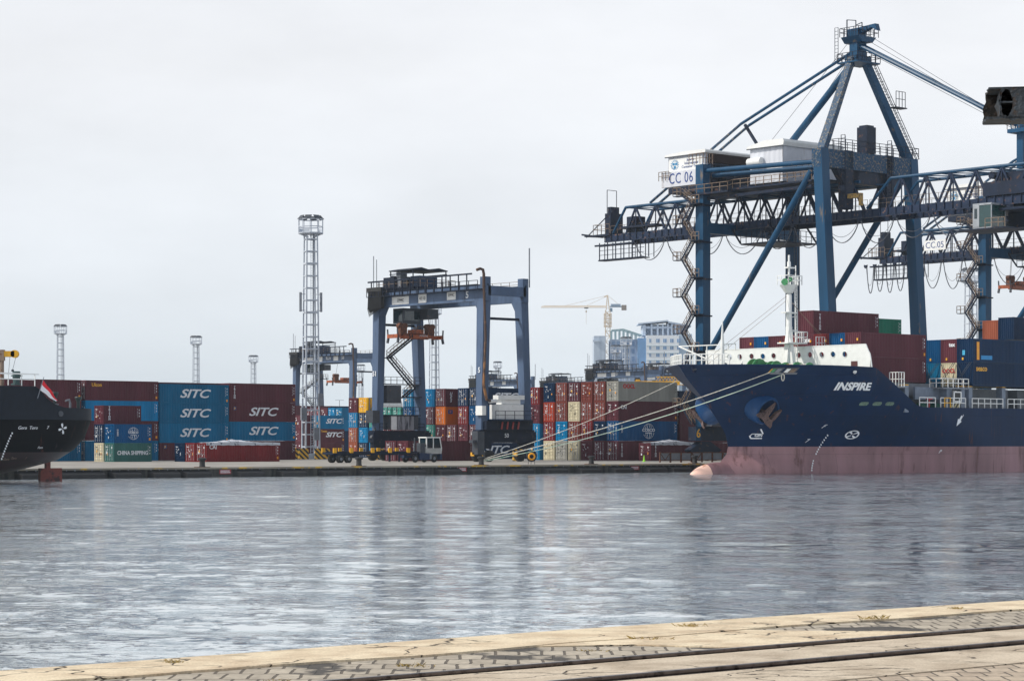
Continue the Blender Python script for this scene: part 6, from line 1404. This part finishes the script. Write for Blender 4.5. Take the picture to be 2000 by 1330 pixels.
MB().fbox(21.6,22.4,12.2,12.6,8.9,9.0).bar(L3(22,12.4,7.4),L3(22,12.4,8.9),0.12).build('deck_light', mat('red_paint', (200,50,50)), ship)
MB().tube([L3(21.4,11.2,7.9),L3(22.6,11.2,7.9)],0.6,14).tube([L3(23.8,11.6,8.0),L3(24.6,11.6,8.0)],0.5,14).build('winch', mat('dark_green_paint', (20,84,70), 0.5), ship)
m = MB().fbox(11.0,11.6,13.0,13.1,7.3,7.4)

# ------------------------------------------------------------ mooring ropes
def rope(p, q, sag, r, label, mt=ROPE):
    pts = [Vector(p).lerp(Vector(q), k/30) - Vector((0,0,sag*4*(k/30)*(1-k/30))) for k in range(31)]
    o = MB().tube(pts, r, 6).build('mooring_rope', mt, None, True); return tag(o, label, 'mooring rope', 'mooring ropes of the blue ship')
a, _ = QF.atb(940, 908, -0.6); bol = QF.w(a, -0.6, 0.55)
def hullpt(px, py):
    b = 8.0
    for _ in range(30): a0, z0 = SH.atb(px, py, b); b = 0.5*b+0.5*breadth(a0, z0)
    return SH.w(a0, b+0.15, z0)
rope(bol, hullpt(1503, 727), 0.6, 0.055, 'pale mooring rope from the quay bollard to the left fairlead of the ship side')
rope(bol+Vector((0.1,0,-0.1)), hullpt(1523, 733), 0.9, 0.055, 'lowest mooring rope, running from the quay bollard to the right fairlead', mat('rope_greenish', (190,206,190), 0.8, second=(120,170,150), scale=1.5, thr=(0.55,0.6)))
sb = SH.w(-4.2, -4.6, 10.9)
rope(bol+Vector((0,0,0.1)), sb, 0.5, 0.045, 'upper mooring rope leading to the far side of the ship bow')
m = MB(); q = hullpt(1527, 731)
m.tube([q+Vector((math.sin(t)*0.16,-0.1,-0.35+math.cos(t)*0.4)) for t in [k*math.pi/8 for k in range(17)]],0.06,5); o = m.build('rope_loop', ROPE, None, True); tag(o, 'short loop of rope hanging from the ship fairlead', 'rope')

# ------------------------------------------------------------ the dark ship at left
LS = Frame(-45, 222, WZ, 41.0); lsh = empty('cargo_ship', LS.w(0,0,0), LS.ang, 'stern of a black ship with a red bottom, flag and rudder, at the left edge', 'ship')
def send(z): return interp(z, [-2,0,0.5,1.25,1.7,2.1,3.07,4.16,5.9,9], [-14,-10.5,-7.6,-4.0,-2.2,-0.7,0.85,1.85,2.5,2.5])
def sbr(z): return interp(z, [-2,0,1,2.5,4,6,9], [6.5,8.2,9.0,9.7,10,10,10])
def outline(z, n=22, fwd=-55):
    e = send(z); B_ = sbr(z); L_ = 11.0 + (2.5-e)*0.9; pts = []
    for i in range(n+1):
        t = i/n*math.pi/2; pts.append((e-L_+L_*max(0,math.cos(t))**0.7, B_*math.sin(t)**0.7))
    return pts + [(fwd, B_)]
def lhull(zs, name, mt, topf=None):
    m = MB(); vs = []; cols = [outline(z) for z in zs]; n = len(cols[0])
    for sg in (1,-1):
        vs = []
        for z, c in zip(zs, cols):
            for a, b in c: vs.append(L3(a, sg*b, min(z, topf(a)) if topf else z))
        fs = [(i*n+k, (i+1)*n+k, (i+1)*n+k+1, i*n+k+1) for i in range(len(zs)-1) for k in range(n-1)]
        m.add(vs, fs if sg > 0 else [tuple(reversed(f_)) for f_ in fs])
    me = bpy.data.meshes.new(name); me.from_pydata(m.v, [], m.f); me.update(); me.polygons.foreach_set('use_smooth', [True]*len(me.polygons)); me.materials.append(mt); return link(name, me, lsh)
blk = mat('ship_black', (7,10,17), 0.6, spec=0.1, second=(50,46,50), scale=0.9, thr=(0.66,0.74), vary=0.25, streak=True)
plating(blk, 6.0, 1.9)
lhull([2.85,3.07,3.6,4.16,5.0,5.88], 'hull', blk)
lhull([-2,-1,0,0.25,0.5,0.9,1.25,1.5,1.7,1.9,2.1,2.4,2.85], 'underwater_hull', mat('dark_antifouling', (38,14,20), 0.5, second=(24,14,20), scale=1.0, thr=(0.5,0.65), vary=0.3, streak=True))
ups = mat('ship_upper_black', (12,22,36), 0.45, spec=0.2, vary=0.2)
m = MB(); n_ = 60; vs = []
oc = outline(5.9, 40); 
fine_ = [(-55,10)]+[(-20+0.35*i, 10) for i in range(40)]+[p for p in reversed(oc[:-1])]
fine_ = [p for i, p in enumerate(fine_) if i == 0 or abs(p[0]-fine_[i-1][0])+abs(p[1]-fine_[i-1][1]) > 1e-4]
fine_ = sorted(set(fine_[:41]), key=lambda q: q[0]) 
fine_ = [q for q in fine_ if q[0] <= oc[-2][0]] + [p for p in reversed(oc[:-1])]
def utop(a): return interp(a, [-60,-6.3,-5.6,-4.7,-3.4,5], [8.95,8.85,7.9,7.3,6.95,6.85])
for sg in (1,-1):
    vs = []
    for a, b in fine_: vs += [L3(a, sg*(b+0.03), 5.82), L3(a, sg*(b+0.03), utop(a))]
    fs = [(2*i,2*i+2,2*i+3,2*i+1) for i in range(len(fine_)-1)]; m.add(vs, fs if sg > 0 else [tuple(reversed(f_)) for f_ in fs])
o = m.build('upper_hull', ups, lsh)
m = MB().fbox(-55,-6.5,-9.8,9.8,8.0,8.2); m.add([L3(a,sg*b*0.98,6.2) for a,b in oc[:-1] for sg in (1,-1)], [(2*i,2*i+1,2*i+3,2*i+2) for i in range(len(oc)-2)]); m.build('deck', DARKG, lsh)
rd = mat('rudder_red', (120,52,44), 0.6, second=(62,36,36), scale=1.2, thr=(0.5,0.6), vary=0.3)
m = MB().prism([(-0.6,-1.5),(1.74,-1.5),(1.74,1.26),(-0.6,1.26)], 'y', -0.22, 0.22); m.prism([(0.05,1.26),(0.5,1.26),(0.5,2.6),(0.05,2.9)], 'y', -0.2, 0.2); m.v = [(x,y,z) for x,y,z in m.v]; m.build('rudder', rd, lsh)
def on_left(txt, size, px, py, mt, mesh=None, name='lettering', **kw):
    a0, z0 = LS.atb(px, py, 9.9); me = (mesh or text_mesh(txt, size, **kw)).copy()
    def bb_(a, z):
        e = send(z); L_ = 11.0+(2.5-e)*0.9; x = (a-(e-L_))/L_
        return sbr(z)*(1 if x <= 0 else max(0,1-min(x,1)**(2/0.7))**0.35)
    for v in me.vertices:
        a, z = v.co.x+a0, v.co.z+z0; v.co = L3(a, bb_(a,z)+(0.06 if v.co.y < 0 else 0.03), z)
    me.materials.clear(); me.materials.append(mt); return link(name, me, lsh)
on_left('Gero', 0.42, 42, 835.5, LETW, shear=0.3); on_left('Toro', 0.42, 64, 835.5, LETW, shear=0.3); on_left('7', 0.42, 93, 835, LETW, shear=0.3)
on_left('Fore', 0.3, 82, 874, LETW, shear=0.3); on_left('Gero', 0.3, 17, 897, TAN, shear=0.3); on_left('Toro', 0.3, 32, 895, TAN, shear=0.3); on_left('7', 0.3, 58, 895, TAN, shear=0.3)
pr = [[(math.cos(t0+q)*r_, math.sin(t0+q)*r_) for q, r_ in ((0,0.05),(-0.35,0.33),(-0.18,0.5),(0.18,0.5),(0.35,0.33))] for t0 in (0.25,1.82,3.39,4.96)]
on_left('', 0, 126, 837, LETW, flat(pr), 'propeller_mark')
m = MB()
for i in range(11):
    px = 23-21*(i/10)**0.9; py = 846+50*i/10; a0, z0 = LS.atb(px, py, sbr(hz(py,222)-WZ)); b0 = sbr(z0)+0.06
    m.prism([(a0-0.06,z0-0.08),(a0+0.06,z0-0.08),(a0+0.06,z0+0.08),(a0-0.06,z0+0.08)], 'y', -(b0+0.03), -b0)
m.build('draught_marks', LETW, lsh)
a0, z0 = LS.atb(121, 808, 10); b0 = 10*(1-min(1,max(0,(a0+8.5)/11))**2.857)**0.35+0.05
MB().tube([L3(a0,b0-0.05,z0),L3(a0,b0+0.08,z0)],0.26,14).build('chock_ring', DARKG, lsh, True)
# rails, capstans, flag, deck crane
m = MB(); rails(m, [L3(-12,9.8,8.95),L3(-6.6,9.8,8.87)],1.1,0.045,1.4); m.bar(L3(-14,9.8,10.0),L3(-6.2,9.8,9.95),0.1); m.build('deck_railing', WHITE, lsh)
MB().fbox(-8.6,-7.8,9.0,9.7,8.95,9.1).tube([L3(-8.2,9.3,9.0),L3(-8.2,9.3,9.5)],0.3,12).tube([L3(-8.2,9.3,9.55),L3(-8.2,9.3,10.2)],0.35,12).fbox(-8.6,-7.8,9.0,9.7,9.75,9.85).build('searchlight', mat('equipment_green', (50,78,80), 0.5), lsh, True)
for px, z1 in ((107,1.3),(153,0.9)):
    a0, _ = LS.atb(px, 800, 8.2); MB().tube([L3(a0,8.2,6.2),L3(a0,8.2,6.9+z1*0.7),L3(a0,8.2,7.0+z1),L3(a0,8.2,7.1+z1)],[0.16,0.16,0.34,0.3],12).build('ventilator', mat('vent_dark', (40,56,58), 0.5), lsh, True)
a0, _ = LS.atb(137, 800, 8.2); MB().tube([L3(a0,8.2,6.4),L3(a0,8.2,7.4),L3(a0-0.1,8.2,7.7),L3(a0-0.5,8.2,7.6)],0.1,6).fbox(a0-2.6,a0-1.6,8.1,8.9,7.2,7.3).build('deck_fitting', MIDG, lsh, True)
fa_, fz = LS.atb(79, 763, 10.2)
fl = empty('flag', LS.w(fa_, 10.2, fz-0.1), LS.ang, 'red and white flag on a leaning staff at the stern of the black ship', 'flag')
MB().tube([(-0.3,0,-0.6),(0.35,0,1.35)],0.035,6).build('flagstaff', MIDG, fl)
def flagband(v0, v1, mt, nm):
    m = MB(); nn = 14; vs = []
    top = Vector((0.28,0,1.1)); bot = Vector((-0.02,0,0.15)); tip = Vector((1.75,-0.1,-0.75)); tip2 = Vector((1.45,-0.1,-0.85))
    for i in range(nn+1):
        t = i/nn
        for v in (v0, v1):
            p = top.lerp(bot, v); q = tip.lerp(tip2, v); c = p.lerp(q, t); c.y += 0.14*math.sin(t*9+v*2)*t**0.5; c.z -= 0.0; vs.append(c)
    m.add(vs, [(2*i,2*i+1,2*i+3,2*i+2) for i in range(nn)]); m.build(nm, mt, fl, True)
flagband(0.0, 0.45, mat('flag_red', (214,28,44), 0.7, vary=0.1), 'red_band'); flagband(0.45, 1.0, mat('flag_white', (226,224,230), 0.7, vary=0.05), 'white_band')
p = at(-12, 224, 0); dc = empty('deck_crane', LS.w(-8.7, 7.5, 8.2), R(0), 'yellow crane jib tip with hook over the black ship deck', 'crane')
zz = hz(692, 211)-LS.z0-8.2
MB().tube([(0,0,0),(0,0,zz-0.3)],[0.22,0.2],10).box(-0.25,0.25,-0.3,0.3,zz-0.6,zz+0.4).build('crane_post', mat('crane_post_rust', (140,120,104), 0.6, second=(110,70,50), scale=3), dc)
MB().box(-6,1.2,-0.25,0.25,zz-0.25,zz+0.28).tube([(1.2,-0.25,zz+0.02),(1.2,0.25,zz+0.02)],0.36,14).build('jib', YELLOW, dc)
MB().bar((0.75,0,zz-0.2),(0.55,0,zz-2.6),0.03).bar((1.3,0,zz-0.2),(1.0,0,zz-1.4),0.03).build('hoist_rope', WIRE, dc); MB().tube([(1.0,-0.1,zz-1.5),(1.0,0.1,zz-1.5)],0.12,10).build('hook', DARKG, dc)

# ------------------------------------------------------------ buildings (haze put into their pale colours) and tower crane beyond the yard
def bld(px, Y, ang, label): return empty('building', at(px, Y), R(ang), label, 'building')
Y0 = 950; k_ = Y0/FPX; top = lambda py: hz(py, Y0)
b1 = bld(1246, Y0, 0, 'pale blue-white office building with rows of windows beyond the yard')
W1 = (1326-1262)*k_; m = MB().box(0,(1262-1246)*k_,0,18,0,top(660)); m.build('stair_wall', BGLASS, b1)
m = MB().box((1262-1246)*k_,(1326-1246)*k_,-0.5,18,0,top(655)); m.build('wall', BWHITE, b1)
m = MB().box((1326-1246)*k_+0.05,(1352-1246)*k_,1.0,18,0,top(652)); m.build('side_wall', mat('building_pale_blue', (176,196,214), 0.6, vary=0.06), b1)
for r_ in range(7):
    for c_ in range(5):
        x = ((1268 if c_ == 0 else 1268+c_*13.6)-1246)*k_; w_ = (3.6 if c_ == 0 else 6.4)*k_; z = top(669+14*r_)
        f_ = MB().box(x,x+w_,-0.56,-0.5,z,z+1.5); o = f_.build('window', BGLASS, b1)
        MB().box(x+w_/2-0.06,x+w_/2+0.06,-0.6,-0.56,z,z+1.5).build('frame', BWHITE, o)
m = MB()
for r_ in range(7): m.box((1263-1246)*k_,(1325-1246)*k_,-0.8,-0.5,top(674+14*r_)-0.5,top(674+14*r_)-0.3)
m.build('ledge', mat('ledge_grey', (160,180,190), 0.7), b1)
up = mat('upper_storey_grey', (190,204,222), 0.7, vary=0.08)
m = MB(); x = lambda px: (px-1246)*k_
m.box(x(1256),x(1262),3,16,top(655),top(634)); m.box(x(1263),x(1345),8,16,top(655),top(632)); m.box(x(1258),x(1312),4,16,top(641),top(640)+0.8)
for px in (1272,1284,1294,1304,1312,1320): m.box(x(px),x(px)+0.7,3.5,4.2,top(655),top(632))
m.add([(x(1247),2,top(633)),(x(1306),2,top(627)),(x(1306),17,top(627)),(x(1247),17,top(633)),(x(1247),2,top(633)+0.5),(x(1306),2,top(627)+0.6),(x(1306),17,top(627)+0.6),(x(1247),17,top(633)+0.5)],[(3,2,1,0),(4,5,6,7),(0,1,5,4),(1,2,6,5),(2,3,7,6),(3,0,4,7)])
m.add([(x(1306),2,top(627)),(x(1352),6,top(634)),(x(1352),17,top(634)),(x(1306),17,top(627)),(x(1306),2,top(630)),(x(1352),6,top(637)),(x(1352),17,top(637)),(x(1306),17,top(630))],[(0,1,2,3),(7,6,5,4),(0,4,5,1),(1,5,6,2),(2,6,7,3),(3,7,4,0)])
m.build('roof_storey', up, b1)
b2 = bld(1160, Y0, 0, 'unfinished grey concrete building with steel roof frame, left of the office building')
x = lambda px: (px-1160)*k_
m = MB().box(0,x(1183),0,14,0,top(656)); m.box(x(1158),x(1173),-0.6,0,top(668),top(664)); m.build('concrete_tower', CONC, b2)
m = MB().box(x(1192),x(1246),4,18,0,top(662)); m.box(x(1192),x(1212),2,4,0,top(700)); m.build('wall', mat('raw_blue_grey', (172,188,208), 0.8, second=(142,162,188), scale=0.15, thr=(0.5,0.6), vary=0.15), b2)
for r_ in range(5):
    for c_ in range(5):
        px = 1196+c_*9.6; z = top(675+15*r_); o = MB().box(x(px),x(px+6),3.9,4.0,z,z+2.0).build('window', mat('open_bay', (122,146,178), 0.8), b2)
m = MB()
pts = [(1195,644),(1218,642),(1255,654)]
for y in (3,9,16):
    for (p0, z0_), (p1, z1_) in zip(pts[:-1], pts[1:]): m.bar((x(p0),y,top(z0_)),(x(p1),y,top(z1_)),0.35)
    for px in range(1196, 1250, 8): zt = np.interp(px, [q[0] for q in pts], [q[1] for q in pts]); m.bar((x(px),y,top(662)),(x(px),y,top(zt)),0.28)
for px in range(1196,1256,8): zt = float(np.interp(px, [q[0] for q in pts], [q[1] for q in pts])); m.bar((x(px),3,top(zt)),(x(px),16,top(zt)),0.28)
m.build('steel_frame', mat('frame_green_grey', (150,176,182), 0.6), b2)
Yt = 1000; kt = Yt/FPX
tc_ = empty('tower_crane', at(1187, Yt), R(0), 'cream tower crane with a long jib over the unfinished building', 'tower crane')
zt = lambda py: hz(py, Yt); x = lambda px: (px-1187)*kt
m = MB(); h = 1.0
for sx in (-1,1):
    for sy in (-1,1): m.bar((sx*h,sy*h,0),(sx*h,sy*h,zt(606)),0.3)
z = 0; i = 0
while z < zt(608):
    for s_ in (-1,1): m.bar((-h,s_*h,z),(h,s_*h,z+2.2),0.2) if i % 2 else m.bar((h,s_*h,z),(-h,s_*h,z+2.2),0.2); m.bar((s_*h,-h,z),(s_*h,h,z+2.2),0.18); m.bar((-h,s_*h,z),(h,s_*h,z),0.18)
    z += 2.2; i += 1
m.build('mast', HAZY, tc_)
m = MB(); 
for sx in (-1,1):
    for sy in (-1,1): m.bar((sx*1.5,sy*1.5,zt(638)),(sx*1.5,sy*1.5,zt(612)),0.25)
for q in range(4): z = zt(638-q*8); [m.bar((-1.7,s_*1.6,z),(1.7,s_*1.6,z),0.3) for s_ in (-1,1)]; [m.bar((-1.5,s_*1.5,z),(1.5,s_*1.5,z+1.8),0.18) for s_ in (-1,1)]
m.build('climbing_cage', HAZY, tc_)
m = MB(); m.bar((-0.7,-0.7,zt(606)),(-0.2,-0.2,zt(577)),0.3); m.bar((0.7,-0.7,zt(606)),(0,-0.2,zt(577)),0.3); m.bar((-0.7,0.7,zt(606)),(-0.2,0.2,zt(577)),0.3); m.bar((0.7,0.7,zt(606)),(0,0.2,zt(577)),0.3)
for q in range(6): z = zt(602-q*4); m.bar((-0.6,-0.6,z),(0.6,-0.6,z),0.15)
m.bar((0,0,zt(577)),(x(1180),0,zt(580)),0.4); m.build('cat_head', HAZY, tc_)
m = MB(); L0, L1 = x(1057), -0.8; zb, zu = zt(600.5), zt(597.5)
m.bar((L0,-0.6,zb),(L1,-0.6,zb),0.22); m.bar((L0,0.6,zb),(L1,0.6,zb),0.22); m.bar((L0+1,0,zu),(L1,0,zu),0.25)
n_ = 26
for i in range(n_):
    p0 = L0+(L1-L0)*i/n_; p1 = L0+(L1-L0)*(i+0.5)/n_; p2 = L0+(L1-L0)*(i+1)/n_
    for s_ in (-0.6,0.6): m.bar((p0,s_,zb),(p1,0,zu),0.14); m.bar((p1,0,zu),(p2,s_,zb),0.14)
m.build('jib', HAZY, tc_)
m = MB(); m.bar((0.8,0,zt(599)),(x(1222),0,zt(599)),0.9,0.5); m.box(x(1193),x(1212),-1,1,zt(598.5),zt(594)); m.build('counter_jib', mat('counter_jib_grey', (150,170,190), 0.6), tc_)
m = MB().box(x(1214),x(1223.5),-1,1,zt(606),zt(596)); m.build('counterweight', mat('counterweight_grey', (150,142,136), 0.8), tc_)
m = MB(); m.box(0.9,x(1196),-1.2,0.4,zt(609),zt(602)); m.build('operator_cab', mat('cab_grey_blue', (110,140,165), 0.5), tc_)
m = MB(); m.bar((0,0,zt(577)),(x(1105),0,zt(597)),0.13); m.bar((0,0,zt(578)),(x(1146),0,zt(597)),0.13); m.bar((0,0,zt(577)),(x(1210),0,zt(596)),0.13); m.build('tie_rod', HAZY, tc_)
m = MB(); m.box(x(1141),x(1149),-1,1,zt(602.5),zt(601)); m.build('trolley', DARKG, tc_); m = MB().bar((x(1145),0,zt(602)),(x(1145),0,zt(633)),0.1).box(x(1143.5),x(1146.5),-0.4,0.4,zt(610),zt(607)); m.build('hoist_rope', HAZY, tc_)
# yellow gantry beam behind the right stack
yl = MB().box(0,(1345-1240)*640/FPX,0,1.2,hz(752,640),hz(744,640)); 
for i in range(10): yl.bar((6+i*0.95,0,hz(744,640)),(6.5+i*0.95,0,hz(736,640)),0.15); yl.bar((6.5+i*0.95,0,hz(736,640)),(6.95+i*0.95,0,hz(744,640)),0.15)
yl.bar((5.9,0,hz(736,640)),(14.9,0,hz(736,640)),0.2); yl.box(0.3,1.4,-0.1,1,hz(744,640),hz(741,640))
yr = empty('yellow_gantry', at(1240, 640), 0, 'yellow gantry beam showing above the grey container near the bow', 'gantry'); yl.build('beam', YELLOW, yr)
MB().box(2,3,0.2,1.0,0,hz(752,640)).box(13.2,14.2,0.2,1.0,0,hz(752,640)).build('support_leg', RTGB, yr); MB().box(12.5,14.6,-0.05,0,hz(751,640),hz(746,640)).build('name_plate', WHITE, yr)
# small street lamp far off
r = empty('street_lamp', at(663, 900), 0, 'tiny double street lamp above the far containers by the light mast', 'street lamp')
MB().bar((0,0,0),(0,0,hz(782,900)),0.2).bar((-1.7,0,hz(781.5,900)),(1.7,0,hz(781.5,900)),0.12).build('pole', MIDG, r)

# ------------------------------------------------------------ broken beam end at the top right
Yb = 31.0; kb = Yb/FPX
bx = (1925-1000)*kb; z0 = hz(233, Yb); z1 = hz(171, Yb)
br = empty('steel_beam', (bx, Yb, 0), R(-8), 'rusty broken hollow steel beam end jutting in at the top right', 'beam')
cut = mat('corroded_steel', (48,57,66), 0.8, second=(58,46,38), scale=7, thr=(0.52,0.64), vary=0.45, bump=0.8, bscale=18)
th = 0.02
def plate(poly_o, y0, y1, name, mt):
    return MB().prism(poly_o, 'y', y0, y1).build(name, mt, br)
L_ = 7.0; H_ = z1-z0; Dp = 0.6
def jag(n, x0, seed, am=0.02):
    r_ = random.Random(seed); return [x0+r_.uniform(-am, am) for _ in range(n)]
# top and bottom flanges and back web with torn ends
for nm, za, zb_, xe in (('top_flange', z1-th, z1, 0.04), ('bottom_flange', z0, z0+th*1.5, 0.0)):
    jj = jag(9, xe, hash(nm) % 50 if False else len(nm)); m = MB(); pts = [(jj[i], i*Dp/8) for i in range(9)] + [(L_, Dp), (L_, 0)]
    m.prism(pts, 'z', za, zb_); m.build(nm, cut, br)
jj = jag(9, 0.02, 4, 0.025); pts = [(jj[i], z0+th+(H_-2*th)*i/8) for i in range(9)]+[(L_, z1-th),(L_, z0+th)]
web_shade = mat('shaded_steel', (26,24,24), 0.9, second=(54,44,36), scale=9, thr=(0.5,0.62), vary=0.4, bump=0.5, bscale=14)  # dark colour stands in for the shade inside the hollow beam
m = MB().prism(pts, 'y', Dp-th, Dp-0.001); m.build('back_web', web_shade, br)
jj = jag(13, 0.20, 8, 0.012)
pts = [(0.165+0.03*math.sin(i*0.5)+(0.05 if i > 7 else 0), z0+th+(H_-2*th)*i/12) for i in range(13)]
m = MB().prism(pts + [(p_[0]+0.02, p_[1]) for p_ in reversed(pts)], 'y', 0.0, Dp-th); m.build('rib', cut, br)
# front web with a torn hole in two cells
zc = z0+H_*0.53
m = MB(); r_ = random.Random(12)
def ringpoly(cx, cz, rx, rz, n=18): return [(cx+math.cos(i*2*math.pi/n)*rx*r_.uniform(0.9,1.08), cz+math.sin(i*2*math.pi/n)*rz*r_.uniform(0.9,1.08)) for i in range(n)]
hole = ringpoly(0.275, z0+H_*0.5, 0.085, H_*0.43)
sq_ = []
for i in range(18):
    an = i*2*math.pi/18; c_, s_ = math.cos(an), math.sin(an); hx0, hx1 = 0.19, 0.62; tx = ((hx1-0.275)/c_ if c_ > 1e-6 else (hx0-0.275)/c_ if c_ < -1e-6 else 1e9); tz = (H_*0.5/abs(s_) if abs(s_) > 1e-6 else 1e9); t_ = min(abs(tx), tz); sq_.append((0.275+c_*t_, z0+H_*0.5+s_*t_))
for y in (0.0, th): m.add([(p_[0],y,p_[1]) for p_ in hole+sq_], [(i,(i+1)%18,18+(i+1)%18,18+i) for i in range(18)])
m.add([(p_[0],y,p_[1]) for y in (0.0,th) for p_ in hole], [(i,(i+1)%18,18+(i+1)%18,18+i) for i in range(18)])
m.prism([(0.6,z0),(L_,z0),(L_,z1),(0.6,z1)], 'y', 0.003, th-0.003); m.prism([(0.19,zc-0.012),(0.40,zc-0.008),(0.40,zc+0.008),(0.19,zc+0.012)], 'y', 0.01, Dp-th)
m.prism([(0.30,z0),(0.36,z0-0.03),(0.42,z0)], 'y', 0.0, 0.03); m.build('front_web', cut, br)
MB().box(L_-0.4,L_,-0.02,Dp+0.02,0,z0).build('support_post', cut, br)

# ------------------------------------------------------------ air
hm = bpy.data.materials.new('haze'); hm.use_nodes = True; t = hm.node_tree; t.nodes.clear()
o_ = t.nodes.new('ShaderNodeOutputMaterial'); pv = t.nodes.new('ShaderNodeVolumePrincipled'); pv.inputs['Color'].default_value = (0.78, 0.90, 1.0, 1); pv.inputs['Density'].default_value = 0.00007; pv.inputs['Anisotropy'].default_value = 0.2
t.links.new(pv.outputs[0], o_.inputs['Volume'])
m = MB().box(-2000, 2100, -170, 3950, -6.0, 75.0); hzb = m.build('haze', hm); hzb['kind'] = 'stuff'
sc.cycles.volume_bounces = 1
print('objects', len(bpy.data.objects))
